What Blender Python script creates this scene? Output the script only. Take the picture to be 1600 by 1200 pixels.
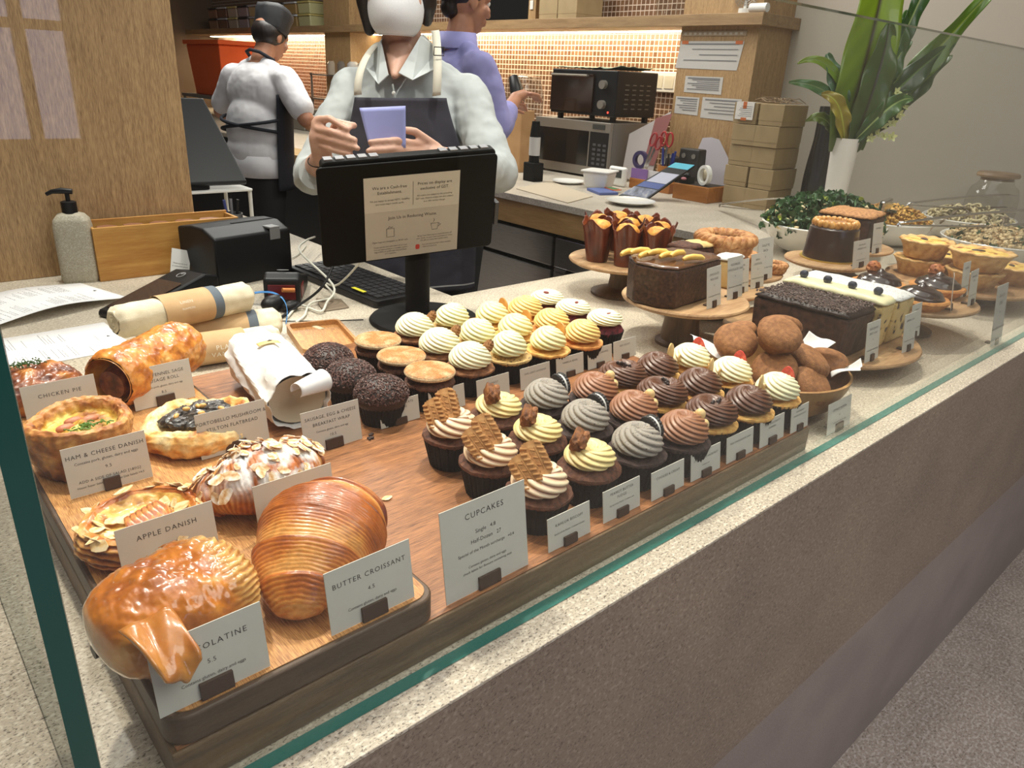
import bpy, bmesh, math, random
from math import sin, cos, pi, sqrt, exp, atan2, radians
from mathutils import Vector, Matrix, noise
# ------------------------------------------------------------ clear
for o in list(bpy.data.objects): bpy.data.objects.remove(o)
scn = bpy.context.scene
COL = scn.collection
random.seed(7)
# world origin: top of the stone counter below the camera; floor at z = -0.91
FLOOR = -0.91
# ------------------------------------------------------------ camera
cd = bpy.data.cameras.new('camera'); cam = bpy.data.objects.new('camera', cd); COL.objects.link(cam)
cd.sensor_width = 36; cd.lens = 1154.6/1600*36; cd.clip_start = 0.02; cd.clip_end = 60
YAW, PIT, ROLL = 0.827788, -0.392135, 0.051079
fw = Vector((cos(PIT)*cos(YAW), cos(PIT)*sin(YAW), sin(PIT)))
rt = Vector((sin(YAW), -cos(YAW), 0)); up = rt.cross(fw)
r2 = cos(ROLL)*rt + sin(ROLL)*up; u2 = -sin(ROLL)*rt + cos(ROLL)*up
M = Matrix.Identity(4)
for i in range(3): M[i][0] = r2[i]; M[i][1] = u2[i]; M[i][2] = -fw[i]
M[0][3] = 0; M[1][3] = 0; M[2][3] = 0.5
cam.matrix_world = M
scn.camera = cam
# ------------------------------------------------------------ world + lights
w = bpy.data.worlds.new('world'); scn.world = w; w.use_nodes = True
w.node_tree.nodes['Background'].inputs[0].default_value = (0.93, 0.96, 1.0, 1)
w.node_tree.nodes['Background'].inputs[1].default_value = 0.08
def area(name, loc, size, power, color, target=None, sy=None, spread=None):
    l = bpy.data.lights.new(name, 'AREA'); l.energy = power; l.color = color; l.size = size
    if sy: l.shape = 'RECTANGLE'; l.size_y = sy
    if spread: l.spread = spread
    o = bpy.data.objects.new(name, l); COL.objects.link(o); o.location = loc
    if target is not None:
        d = Vector(target)-Vector(loc); o.rotation_euler = d.to_track_quat('-Z', 'Y').to_euler()
    return o
def spot(name, loc, target, power, color, ang=70, blend=0.6, rad=0.04):
    l = bpy.data.lights.new(name, 'SPOT'); l.energy = power; l.color = color
    l.spot_size = radians(ang); l.spot_blend = blend; l.shadow_soft_size = rad
    o = bpy.data.objects.new(name, l); COL.objects.link(o); o.location = loc
    d = Vector(target)-Vector(loc); o.rotation_euler = d.to_track_quat('-Z', 'Y').to_euler()
    return o
WARM = (1.0, 0.91, 0.78); NEU = (1.0, 0.95, 0.88)
spot('display_downlight', (0.25, 1.25, 1.75), (0.28, 0.75, 0), 84, WARM, 62, .7)
spot('display_downlight', (1.00, 1.10, 1.75), (0.80, 0.72, 0), 96, WARM, 58, .7)
spot('display_downlight', (1.80, 1.05, 1.75), (1.60, 0.72, 0), 88, WARM, 58, .7)
spot('display_downlight', (2.70, 1.05, 1.75), (2.60, 0.85, 0), 110, NEU, 60, .7)
spot('service_downlight', (0.45, 2.00, 1.80), (0.45, 1.70, 0), 84, NEU, 75, .7)
spot('service_downlight', (1.20, 1.20, 1.85), (1.25, 1.80, 0.3), 62, NEU, 60, .8)
area('kitchen_ceiling_light', (2.2, 4.2, 1.95), 1.2, 80, (1, .95, .9))
area('overhead_fill', (1.0, 1.0, 2.3), 2.6, 40, (1, .97, .93))  # added soft fill from above
area('shop_ceiling_light', (1.0, -1.3, 2.1), 1.8, 46, (1, .95, .90))
vs = scn.view_settings
vs.view_transform = 'Standard'; vs.look = 'None'; vs.exposure = 0.0; vs.gamma = 1.0; vs.use_curve_mapping = False
area('side_counter_light', (2.9, 2.3, 1.95), .7, 26, NEU)
# ------------------------------------------------------------ geometry helper
class G:
    def __init__(s): s.v = []; s.f = []; s.c = []
    def add(s, vs, fs, col=None):
        n = len(s.v); s.v += [tuple(p) for p in vs]; s.f += [tuple(i+n for i in f) for f in fs]
        s.c += (col if isinstance(col, list) else [col or (1, 1, 1)]*len(vs)); return s
    def box(s, x0, y0, z0, x1, y1, z1, M=None, taper=0, col=None):
        cx, cy = (x0+x1)/2, (y0+y1)/2; k = 1-taper
        v = [Vector((x, y, z0)) for x, y in ((cx+(x0-cx)*k, cy+(y0-cy)*k), (cx+(x1-cx)*k, cy+(y0-cy)*k), (cx+(x1-cx)*k, cy+(y1-cy)*k), (cx+(x0-cx)*k, cy+(y1-cy)*k))]
        v += [Vector((x, y, z1)) for x, y in ((x0, y0), (x1, y0), (x1, y1), (x0, y1))]
        if M: v = [M@p for p in v]
        return s.add(v, [(3, 2, 1, 0), (4, 5, 6, 7), (0, 1, 5, 4), (1, 2, 6, 5), (2, 3, 7, 6), (3, 0, 4, 7)], col)
    def lathe(s, prof, n=48, cx=0, cy=0, cz=0, cap=True, fn=None, M=None, ex=1, ey=1, col=None):
        vs = []; fs = []; m = len(prof)
        for i, (r, z) in enumerate(prof):
            for k in range(n):
                a = 2*pi*k/n; rr = r; zz = z
                if fn: rr, zz = fn(r, z, a, i)
                p = Vector((cx+rr*cos(a)*ex, cy+rr*sin(a)*ey, cz+zz)); vs.append(M@p if M else p)
        for i in range(m-1):
            for k in range(n):
                k2 = (k+1) % n; fs.append((i*n+k, i*n+k2, (i+1)*n+k2, (i+1)*n+k))
        if cap:
            fs.append(tuple(range(n-1, -1, -1))); fs.append(tuple((m-1)*n+k for k in range(n)))
        return s.add(vs, fs, col)
    def grid(s, fn, nu, nv, cu=False, cv=False, colfn=None):
        vs = []; cs = []
        for i in range(nu):
            for j in range(nv):
                u = i/(nu if cu else nu-1); v = j/(nv if cv else nv-1)
                r = fn(u, v)
                if len(r) == 2: vs.append(r[0]); cs.append(r[1])
                else: vs.append(r); cs.append((1, 1, 1))
        fs = []
        for i in range(nu if cu else nu-1):
            for j in range(nv if cv else nv-1):
                a = i*nv+j; b = i*nv+(j+1) % nv; c = ((i+1) % nu)*nv+(j+1) % nv; d = ((i+1) % nu)*nv+j
                fs.append((a, b, c, d))
        return s.add(vs, fs, cs)
    def tube(s, pts, r, n=10, cap=True, col=None):
        pts = [Vector(p) for p in pts]; m = len(pts); rs = r if isinstance(r, (list, tuple)) else [r]*m
        vs = []; prev = None
        for i, p in enumerate(pts):
            t = (pts[min(i+1, m-1)]-pts[max(i-1, 0)])
            t = t.normalized() if t.length > 1e-9 else Vector((0, 0, 1))
            if prev is None:
                a = Vector((0, 0, 1)) if abs(t.z) < .9 else Vector((1, 0, 0)); n1 = t.cross(a).normalized()
            else:
                n1 = (prev-t*prev.dot(t)).normalized()
            prev = n1; n2 = t.cross(n1)
            for k in range(n):
                a = 2*pi*k/n; vs.append(p+(n1*cos(a)+n2*sin(a))*rs[i])
        fs = []
        for i in range(m-1):
            for k in range(n):
                k2 = (k+1) % n; fs.append((i*n+k, i*n+k2, (i+1)*n+k2, (i+1)*n+k))
        if cap: fs.append(tuple(range(n-1, -1, -1))); fs.append(tuple((m-1)*n+k for k in range(n)))
        return s.add(vs, fs, col)
    def ball(s, c, r, nu=16, nv=12, sc=(1, 1, 1), M=None, fn=None, col=None):
        vs = []; fs = []
        for j in range(nv+1):
            th = pi*j/nv
            for k in range(nu):
                a = 2*pi*k/nu; d = Vector((sin(th)*cos(a), sin(th)*sin(a), cos(th)))
                rr = r*(fn(d) if fn else 1)
                p = Vector((d.x*rr*sc[0], d.y*rr*sc[1], d.z*rr*sc[2]))
                if M: p = M@p
                vs.append(p+Vector(c))
        for j in range(nv):
            for k in range(nu):
                k2 = (k+1) % nu; fs.append((j*nu+k, (j+1)*nu+k, (j+1)*nu+k2, j*nu+k2))
        return s.add(vs, fs, col)
    def prism(s, poly, z0, z1, M=None, scale_top=1, col=None):
        n = len(poly); cx = sum(p[0] for p in poly)/n; cy = sum(p[1] for p in poly)/n
        v = [Vector((x, y, z0)) for x, y in poly]+[Vector((cx+(x-cx)*scale_top, cy+(y-cy)*scale_top, z1)) for x, y in poly]
        if M: v = [M@p for p in v]
        f = [tuple(range(n-1, -1, -1)), tuple(range(n, 2*n))]+[(i, (i+1) % n, n+(i+1) % n, n+i) for i in range(n)]
        return s.add(v, f, col)
    def cap(s, a, b, ra, rb, n=14):   # tapered capsule
        a = Vector(a); b = Vector(b); d = b-a; L = d.length; q = d.to_track_quat('Z', 'Y').to_matrix()
        prof = []
        for i in range(6): t = -pi/2+pi/2*i/5; prof.append((max(ra*cos(t), 1e-5), ra*sin(t)))
        for i in range(6): t = pi/2*i/5; prof.append((max(rb*cos(t), 1e-5), L+rb*sin(t)))
        Mx = Matrix.Translation(a) @ q.to_4x4()
        return s.lathe(prof, n, M=Mx)
    def obj(s, name, mat, parent=None, loc=None, rot=None, smooth=True, sharp=0.7, bevel=0, bseg=2, remesh=0, rsm=3, sub=0, solid=0, mats=None, mi=None):
        me = bpy.data.meshes.new(name); me.from_pydata(s.v, [], s.f)
        if any(c != (1, 1, 1) for c in s.c):
            at = me.color_attributes.new('tone', 'FLOAT_COLOR', 'POINT')
            flat = []
            for c in s.c: flat += [c[0], c[1], c[2], 1.0]
            at.data.foreach_set('color', flat)
        me.materials.append(mat)
        if mats:
            for m in mats: me.materials.append(m)
            for p, k in zip(me.polygons, mi): p.material_index = k
        if smooth:
            me.polygons.foreach_set('use_smooth', [True]*len(me.polygons))
            if sharp and not remesh: me.set_sharp_from_angle(angle=sharp)
        me.update()
        o = bpy.data.objects.new(name, me); COL.objects.link(o)
        if parent: o.parent = parent
        if loc is not None: o.location = loc
        if rot is not None: o.rotation_euler = rot
        if solid:
            m = o.modifiers.new('s', 'SOLIDIFY'); m.thickness = solid; m.offset = 0
        if bevel:
            m = o.modifiers.new('b', 'BEVEL'); m.width = bevel; m.segments = bseg; m.limit_method = 'ANGLE'
        if remesh:
            m = o.modifiers.new('r', 'REMESH'); m.mode = 'VOXEL'; m.voxel_size = remesh; m.use_smooth_shade = True
            if rsm: m = o.modifiers.new('sm', 'SMOOTH'); m.iterations = rsm; m.factor = .6
        if sub: m = o.modifiers.new('ss', 'SUBSURF'); m.levels = sub; m.render_levels = sub
        return o
def tag(o, label, cat, group=None, kind=None):
    o['label'] = label; o['category'] = cat
    if group: o['group'] = group
    if kind: o['kind'] = kind
    return o
def thing(name, label, cat, loc=(0, 0, 0), rz=0, group=None, rot=None):
    o = bpy.data.objects.new(name, None); COL.objects.link(o); o.empty_display_size = .02
    o.location = loc; o.rotation_euler = rot if rot else (0, 0, rz)
    return tag(o, label, cat, group)
def struct(o): o['kind'] = 'structure'; return o
KIDS = {}
def kids(o): return [c for c in bpy.data.objects if c.parent == o]
def dup(root, label, loc, rz=None, rot=None, group=None, scale=None, skip=()):
    r = root.copy(); COL.objects.link(r); r.location = loc
    if rz is not None: r.rotation_euler = (0, 0, rz)
    if rot is not None: r.rotation_euler = rot
    if scale: r.scale = (scale,)*3 if isinstance(scale, (int, float)) else scale
    r['label'] = label
    if group: r['group'] = group
    for ch in kids(root):
        if ch.name.split('.')[0] in skip: continue
        c = ch.copy(); COL.objects.link(c); c.parent = r
        for g in kids(ch):
            d = g.copy(); COL.objects.link(d); d.parent = c
    return r
def N3(x, y, z, s=1.0): return noise.noise(Vector((x*s, y*s, z*s)))
def fbm(p, s, o=4): return noise.fractal(Vector(p)*s, 1.0, 2.0, o)
# ------------------------------------------------------------ materials
def srgb(r, g, b): 
    f = lambda c: (c/255/12.92) if c/255 <= .04045 else ((c/255+.055)/1.055)**2.4
    return (f(r), f(g), f(b))
MATS = {}
def newmat(name):
    m = bpy.data.materials.new(name); m.use_nodes = True; nt = m.node_tree
    return m, nt, nt.nodes['Principled BSDF']
def nd(nt, t, **k):
    n = nt.nodes.new(t)
    for a, b in k.items(): setattr(n, a, b)
    return n
def setc(s, c): s.default_value = (c[0], c[1], c[2], 1)
def plain(name, c, rough=.5, metal=0, coat=0, spec=None, bump=0, bs=200, sss=0, emit=None, es=0, alpha=1, trans=0, ior=None, detail=2):
    if name in MATS: return MATS[name]
    m, nt, b = newmat(name); setc(b.inputs['Base Color'], c); b.inputs['Roughness'].default_value = rough
    b.inputs['Metallic'].default_value = metal; b.inputs['Coat Weight'].default_value = coat
    if spec is not None: b.inputs['Specular IOR Level'].default_value = spec
    if ior: b.inputs['IOR'].default_value = ior
    if trans: b.inputs['Transmission Weight'].default_value = trans
    if sss: b.inputs['Subsurface Weight'].default_value = sss; b.inputs['Subsurface Radius'].default_value = (.01, .006, .004); b.inputs['Subsurface Scale'].default_value = .5
    if emit: setc(b.inputs['Emission Color'], emit); b.inputs['Emission Strength'].default_value = es
    b.inputs['Alpha'].default_value = alpha
    if bump:
        tc = nd(nt, 'ShaderNodeTexCoord'); no = nd(nt, 'ShaderNodeTexNoise'); no.inputs['Scale'].default_value = bs; no.inputs['Detail'].default_value = detail
        bp = nd(nt, 'ShaderNodeBump'); bp.inputs['Strength'].default_value = bump; bp.inputs['Distance'].default_value = .002
        nt.links.new(tc.outputs['Object'], no.inputs['Vector']); nt.links.new(no.outputs['Fac'], bp.inputs['Height']); nt.links.new(bp.outputs[0], b.inputs['Normal'])
    MATS[name] = m; return m
def mottled(name, cols, scale=80, rough=.6, bump=.3, detail=4, coat=0, stretch=(1, 1, 1), dist=.002, sss=0, bs=None, lo=.3, hi=.7, crough=.15, tone=False, spec=None, metal=0, distort=0):
    """noise driven ramp between several true surface colours"""
    if name in MATS: return MATS[name]
    m, nt, b = newmat(name); L = nt.links
    tc = nd(nt, 'ShaderNodeTexCoord'); mp = nd(nt, 'ShaderNodeMapping'); mp.inputs['Scale'].default_value = stretch
    no = nd(nt, 'ShaderNodeTexNoise'); no.inputs['Scale'].default_value = scale; no.inputs['Detail'].default_value = detail; no.inputs['Distortion'].default_value = distort
    cr = nd(nt, 'ShaderNodeValToRGB'); e = cr.color_ramp.elements
    n = len(cols)
    for i, c in enumerate(cols):
        pos = lo+(hi-lo)*i/max(n-1, 1)
        if i < 2: el = e[i]; el.position = pos
        else: el = e.new(pos)
    for i, c in enumerate(cols):
        pos = lo+(hi-lo)*i/max(n-1, 1); e[i].position = pos; e[i].color = (c[0], c[1], c[2], 1)
    L.new(tc.outputs['Object'], mp.inputs[0]); L.new(mp.outputs[0], no.inputs['Vector']); L.new(no.outputs['Fac'], cr.inputs[0])
    src = cr.outputs[0]
    if tone:
        a = nd(nt, 'ShaderNodeVertexColor'); a.layer_name = 'tone'
        mx = nd(nt, 'ShaderNodeMix', data_type='RGBA', blend_type='MULTIPLY'); mx.inputs[0].default_value = 1
        L.new(src, mx.inputs[6]); L.new(a.outputs[0], mx.inputs[7]); src = mx.outputs[2]
    L.new(src, b.inputs['Base Color'])
    b.inputs['Roughness'].default_value = rough; b.inputs['Coat Weight'].default_value = coat; b.inputs['Coat Roughness'].default_value = crough; b.inputs['Metallic'].default_value = metal
    if spec is not None: b.inputs['Specular IOR Level'].default_value = spec
    if sss: b.inputs['Subsurface Weight'].default_value = sss; b.inputs['Subsurface Radius'].default_value = (.01, .006, .003); b.inputs['Subsurface Scale'].default_value = .4
    if bump:
        n2 = no
        if bs:
            n2 = nd(nt, 'ShaderNodeTexNoise'); n2.inputs['Scale'].default_value = bs; n2.inputs['Detail'].default_value = 3
            L.new(mp.outputs[0], n2.inputs['Vector'])
        bp = nd(nt, 'ShaderNodeBump'); bp.inputs['Strength'].default_value = bump; bp.inputs['Distance'].default_value = dist
        L.new(n2.outputs['Fac'], bp.inputs['Height']); L.new(bp.outputs[0], b.inputs['Normal'])
    MATS[name] = m; return m
def vcol(name, rough=.5, coat=0, bump=.2, bs=150, sss=0, crough=.15, nscale=120, namt=.25, dist=.0015):
    """per-vertex surface colour with a little fine noise"""
    if name in MATS: return MATS[name]
    m, nt, b = newmat(name); L = nt.links
    a = nd(nt, 'ShaderNodeVertexColor'); a.layer_name = 'tone'
    tc = nd(nt, 'ShaderNodeTexCoord'); no = nd(nt, 'ShaderNodeTexNoise'); no.inputs['Scale'].default_value = nscale; no.inputs['Detail'].default_value = 4
    L.new(tc.outputs['Object'], no.inputs['Vector'])
    mr = nd(nt, 'ShaderNodeMapRange'); mr.inputs[1].default_value = .3; mr.inputs[2].default_value = .7; mr.inputs[3].default_value = 1-namt; mr.inputs[4].default_value = 1+namt
    L.new(no.outputs['Fac'], mr.inputs[0])
    mx = nd(nt, 'ShaderNodeVectorMath', operation='SCALE'); L.new(a.outputs[0], mx.inputs[0]); L.new(mr.outputs[0], mx.inputs['Scale'])
    L.new(mx.outputs[0], b.inputs['Base Color'])
    b.inputs['Roughness'].default_value = rough; b.inputs['Coat Weight'].default_value = coat; b.inputs['Coat Roughness'].default_value = crough
    if sss: b.inputs['Subsurface Weight'].default_value = sss; b.inputs['Subsurface Radius'].default_value = (.01, .006, .003); b.inputs['Subsurface Scale'].default_value = .4
    if bump:
        n2 = nd(nt, 'ShaderNodeTexNoise'); n2.inputs['Scale'].default_value = bs; n2.inputs['Detail'].default_value = 3; L.new(tc.outputs['Object'], n2.inputs['Vector'])
        bp = nd(nt, 'ShaderNodeBump'); bp.inputs['Strength'].default_value = bump; bp.inputs['Distance'].default_value = dist
        L.new(n2.outputs['Fac'], bp.inputs['Height']); L.new(bp.outputs[0], b.inputs['Normal'])
    MATS[name] = m; return m
def wood(name, c1, c2, axis=0, scale=14, rough=.45, stretch=14, bump=.15, fine=.35, coat=0):
    if name in MATS: return MATS[name]
    m, nt, b = newmat(name); L = nt.links
    tc = nd(nt, 'ShaderNodeTexCoord')
    s = [stretch]*3; s[axis] = 1.0
    mp = nd(nt, 'ShaderNodeMapping'); mp.inputs['Scale'].default_value = s; L.new(tc.outputs['Object'], mp.inputs[0])
    a = nd(nt, 'ShaderNodeTexNoise'); a.inputs['Scale'].default_value = scale*.25; a.inputs['Detail'].default_value = 3; a.inputs['Distortion'].default_value = .6
    f = nd(nt, 'ShaderNodeTexNoise'); f.inputs['Scale'].default_value = scale*1.6; f.inputs['Detail'].default_value = 5
    L.new(mp.outputs[0], a.inputs['Vector']); L.new(mp.outputs[0], f.inputs['Vector'])
    mx = nd(nt, 'ShaderNodeMix', data_type='FLOAT'); mx.inputs[0].default_value = fine; L.new(a.outputs[0], mx.inputs[2]); L.new(f.outputs[0], mx.inputs[3])
    cr = nd(nt, 'ShaderNodeValToRGB'); cr.color_ramp.elements[0].position = .34; cr.color_ramp.elements[1].position = .66
    cr.color_ramp.elements[0].color = (*c2, 1); cr.color_ramp.elements[1].color = (*c1, 1)
    L.new(mx.outputs[0], cr.inputs[0]); L.new(cr.outputs[0], b.inputs['Base Color'])
    b.inputs['Roughness'].default_value = rough; b.inputs['Coat Weight'].default_value = coat
    bp = nd(nt, 'ShaderNodeBump'); bp.inputs['Strength'].default_value = bump; bp.inputs['Distance'].default_value = .001
    L.new(mx.outputs[0], bp.inputs['Height']); L.new(bp.outputs[0], b.inputs['Normal'])
    MATS[name] = m; return m
def stone(name, base, dark, light, scale=260, rough=.35, dens=.62):
    if name in MATS: return MATS[name]
    m, nt, b = newmat(name); L = nt.links
    tc = nd(nt, 'ShaderNodeTexCoord'); mp = nd(nt, 'ShaderNodeMapping'); L.new(tc.outputs['Object'], mp.inputs[0]); mp.inputs['Scale'].default_value = (1, 1.5, 1.2)
    n1 = nd(nt, 'ShaderNodeTexNoise'); n1.inputs['Scale'].default_value = scale; n1.inputs['Detail'].default_value = 3; n1.inputs['Distortion'].default_value = .8
    n2 = nd(nt, 'ShaderNodeTexNoise'); n2.inputs['Scale'].default_value = scale*.55; n2.inputs['Detail'].default_value = 4
    n3 = nd(nt, 'ShaderNodeTexNoise'); n3.inputs['Scale'].default_value = 6; n3.inputs['Detail'].default_value = 4
    for n in (n1, n2, n3): L.new(mp.outputs[0], n.inputs['Vector'])
    r1 = nd(nt, 'ShaderNodeValToRGB'); r1.color_ramp.elements[0].position = .34; r1.color_ramp.elements[1].position = .47
    r1.color_ramp.elements[0].color = (*dark, 1); r1.color_ramp.elements[1].color = (*base, 1)
    L.new(n1.outputs[0], r1.inputs[0])
    r2 = nd(nt, 'ShaderNodeValToRGB'); r2.color_ramp.elements[0].position = dens-.1; r2.color_ramp.elements[1].position = dens+.05
    r2.color_ramp.elements[0].color = (0, 0, 0, 1); r2.color_ramp.elements[1].color = (1, 1, 1, 1); L.new(n2.outputs[0], r2.inputs[0])
    mx = nd(nt, 'ShaderNodeMix', data_type='RGBA'); L.new(r2.outputs[0], mx.inputs[0]); L.new(r1.outputs[0], mx.inputs[6]); setc(mx.inputs[7], light)
    mr = nd(nt, 'ShaderNodeMapRange'); mr.inputs[1].default_value = .3; mr.inputs[2].default_value = .7; mr.inputs[3].default_value = .88; mr.inputs[4].default_value = 1.1; L.new(n3.outputs[0], mr.inputs[0])
    v = nd(nt, 'ShaderNodeVectorMath', operation='SCALE'); L.new(mx.outputs[2], v.inputs[0]); L.new(mr.outputs[0], v.inputs['Scale'])
    L.new(v.outputs[0], b.inputs['Base Color']); b.inputs['Roughness'].default_value = rough
    MATS[name] = m; return m
def paneglass(name, tint=(.95, .975, .965), base=.04, gain=1.0):
    if name in MATS: return MATS[name]
    m = bpy.data.materials.new(name); m.use_nodes = True; nt = m.node_tree; L = nt.links; nt.nodes.clear()
    out = nd(nt, 'ShaderNodeOutputMaterial'); tr = nd(nt, 'ShaderNodeBsdfTransparent'); setc(tr.inputs[0], tint)
    gl = nd(nt, 'ShaderNodeBsdfGlossy'); gl.inputs['Roughness'].default_value = 0.0
    lw = nd(nt, 'ShaderNodeLayerWeight'); lw.inputs[0].default_value = .5
    pw = nd(nt, 'ShaderNodeMath', operation='POWER'); pw.inputs[1].default_value = 5; L.new(lw.outputs['Facing'], pw.inputs[0])
    ml = nd(nt, 'ShaderNodeMath', operation='MULTIPLY_ADD'); ml.inputs[1].default_value = gain*(1-base); ml.inputs[2].default_value = base; L.new(pw.outputs[0], ml.inputs[0]); ml.use_clamp = True
    mx = nd(nt, 'ShaderNodeMixShader'); L.new(ml.outputs[0], mx.inputs[0]); L.new(tr.outputs[0], mx.inputs[1]); L.new(gl.outputs[0], mx.inputs[2]); L.new(mx.outputs[0], out.inputs[0])
    MATS[name] = m; return m
# ------------------------------------------------------------ lettering
def textgeo(g, lines, x0, z0, M=None):
    """lines: (string, x, y, size, spacing, align) laid out in the x/y plane of M"""
    for (s, x, y, size, sp, al) in lines:
        cu = bpy.data.curves.new('lettering', 'FONT'); cu.body = s; cu.size = size; cu.space_character = sp; cu.align_x = al; cu.resolution_u = 2; cu.space_line = 1.15
        to = bpy.data.objects.new('lettering_source', cu); COL.objects.link(to)
        dg = bpy.context.evaluated_depsgraph_get(); me = bpy.data.meshes.new_from_object(to.evaluated_get(dg))
        vs = [Vector((v.co.x+x+x0, v.co.y+y+z0, 0)) for v in me.vertices]
        if M: vs = [M@v for v in vs]
        g.add(vs, [tuple(p.vertices) for p in me.polygons])
        bpy.data.objects.remove(to); bpy.data.curves.remove(cu); bpy.data.meshes.remove(me)
    return g
INK = plain('ink', (.06, .055, .05), .8)
# ============================================================ SETTING
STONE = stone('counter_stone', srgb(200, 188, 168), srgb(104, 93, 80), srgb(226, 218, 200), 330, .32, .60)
STONE_SHADED = stone('counter_front_shaded', srgb(150, 133, 117), srgb(116, 101, 87), srgb(170, 154, 137), 300, .55, .62)  # same stone as the top, shade of the unlit face painted in
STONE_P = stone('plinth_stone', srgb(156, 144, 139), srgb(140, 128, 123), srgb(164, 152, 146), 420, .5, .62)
FLOORM = stone('floor_terrazzo', srgb(168, 156, 146), srgb(120, 108, 100), srgb(196, 188, 182), 190, .35, .58)
OAK = wood('oak_veneer', srgb(196, 162, 116), srgb(136, 104, 68), axis=2, scale=34, stretch=12, rough=.5, fine=.65)
OAK_H = wood('oak_shelf', srgb(166, 136, 98), srgb(134, 106, 74), axis=1, scale=20, stretch=9, rough=.5)
GREY = plain('grey_plaster', srgb(178, 170, 156), .7, bump=.1, bs=30)
DARKW = plain('kitchen_brown_wall', srgb(120, 98, 76), .6)
g = G(); g.box(-6, -5, FLOOR-.05, 8, 11, FLOOR); struct(g.obj('floor', FLOORM, smooth=False))
# oak partition to the left, standing on the counter
g = G(); g.box(-1.6, 2.05, 0.0, 0.70, 2.11, 1.9)
p_ = struct(g.obj('wall_left', OAK, smooth=False, bevel=.002))
# tiled wall, grey wall
def tilemat():
    m, nt, b = newmat('brown_mosaic'); L = nt.links
    tc = nd(nt, 'ShaderNodeTexCoord'); sp = nd(nt, 'ShaderNodeSeparateXYZ'); cb = nd(nt, 'ShaderNodeCombineXYZ')
    L.new(tc.outputs['Object'], sp.inputs[0]); L.new(sp.outputs[1], cb.inputs[0]); L.new(sp.outputs[2], cb.inputs[1])
    br = nd(nt, 'ShaderNodeTexBrick'); br.offset = 0; br.inputs['Scale'].default_value = 1
    br.inputs['Brick Width'].default_value = .032; br.inputs['Row Height'].default_value = .031; br.inputs['Mortar Size'].default_value = .0030; br.inputs['Mortar Smooth'].default_value = .25; br.inputs['Bias'].default_value = 0
    setc(br.inputs['Color1'], srgb(104, 72, 50)); setc(br.inputs['Color2'], srgb(132, 96, 68)); setc(br.inputs['Mortar'], srgb(220, 200, 182))
    L.new(cb.outputs[0], br.inputs['Vector']); L.new(br.outputs[0], b.inputs['Base Color'])
    b.inputs['Roughness'].default_value = .3
    bp = nd(nt, 'ShaderNodeBump'); bp.inputs['Strength'].default_value = .6; bp.inputs['Distance'].default_value = .002; bp.invert = True
    L.new(br.outputs['Fac'], bp.inputs['Height']); L.new(bp.outputs[0], b.inputs['Normal'])
    return m
g = G(); g.box(3.75, 2.60, FLOOR, 3.85, 10.6, 2.2); struct(g.obj('wall_back', tilemat(), smooth=False))
g = G(); g.box(3.75, -4.0, FLOOR, 3.85, 2.60, 2.2); struct(g.obj('wall_right', GREY, smooth=False))
g = G(); g.box(0.4, 9.6, FLOOR, 3.75, 9.7, 2.2); struct(g.obj('wall_kitchen', DARKW, smooth=False))
g = G(); g.box(3.45, 2.145, FLOOR, 3.749, 2.60, 2.2); struct(g.obj('trim_1', OAK, smooth=False, bevel=.002))
g = G(); g.box(3.45, 5.95, FLOOR, 3.749, 6.38, 2.2); struct(g.obj('trim_2', OAK, smooth=False, bevel=.002))
# shop front wall with its window, behind the photographer
WALLF = plain('shopfront_wall', srgb(66, 62, 60), .7)
g = G()
for a in ((-3, -1.0, FLOOR, 2.2), (1.12, 7.9, FLOOR, 2.2)): g.box(a[0], -4.2, a[2], a[1], -4.1, a[3])
g.box(-1.0, -4.2, FLOOR, 1.12, -4.1, -.02); g.box(-1.0, -4.2, 1.6, 1.12, -4.1, 2.2)
struct(g.obj('wall_front', WALLF, smooth=False))
g = G(); g.box(-1.0, -4.2, -.02, 1.12, -4.18, 1.6); struct(g.obj('window_1', plain('daylight_pane', (0, 0, 0), .5, emit=(.60, .66, 1), es=2.0), smooth=False))
g = G()
for x in (-.3, .34, .90): g.box(x-.03, -4.17, -.02, x+.03, -4.12, 1.6)
g.box(-1, -4.17, .62, 1.12, -4.12, .67); g.box(-1, -4.17, -.02, 1.12, -4.12, .06)
struct(g.obj('trim_3', plain('frame_dark', (.03, .03, .03), .5), smooth=False))
# ---- display counter
t = thing('display_counter', 'long speckled stone service counter running across the picture under the pastries', 'counter', (0, 0, 0))
g = G(); SL = .03
poly = [(-1.6, .383), (3.745, .383), (3.745, 1.40), (1.07, 1.40), (1.07, 2.75), (-1.6, 2.75)]
g.prism(poly, -.004, 0); g.obj('countertop', STONE, t, smooth=False, bevel=.0008)
g = G(); g.box(-1.6, .3835, -.465, 3.745, .42, -.0045); g.obj('front_panel', STONE_SHADED, t, smooth=False)
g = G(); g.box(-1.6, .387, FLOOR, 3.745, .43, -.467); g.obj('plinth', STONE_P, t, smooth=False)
g = G(); g.box(1.09, 1.34, FLOOR, 3.74, 1.36, -.005); g.box(1.03, 1.42, FLOOR, 1.05, 2.74, -.005); g.obj('rear_panel', plain('black_carcass', (.012, .012, .013), .5), t, smooth=False)
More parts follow.
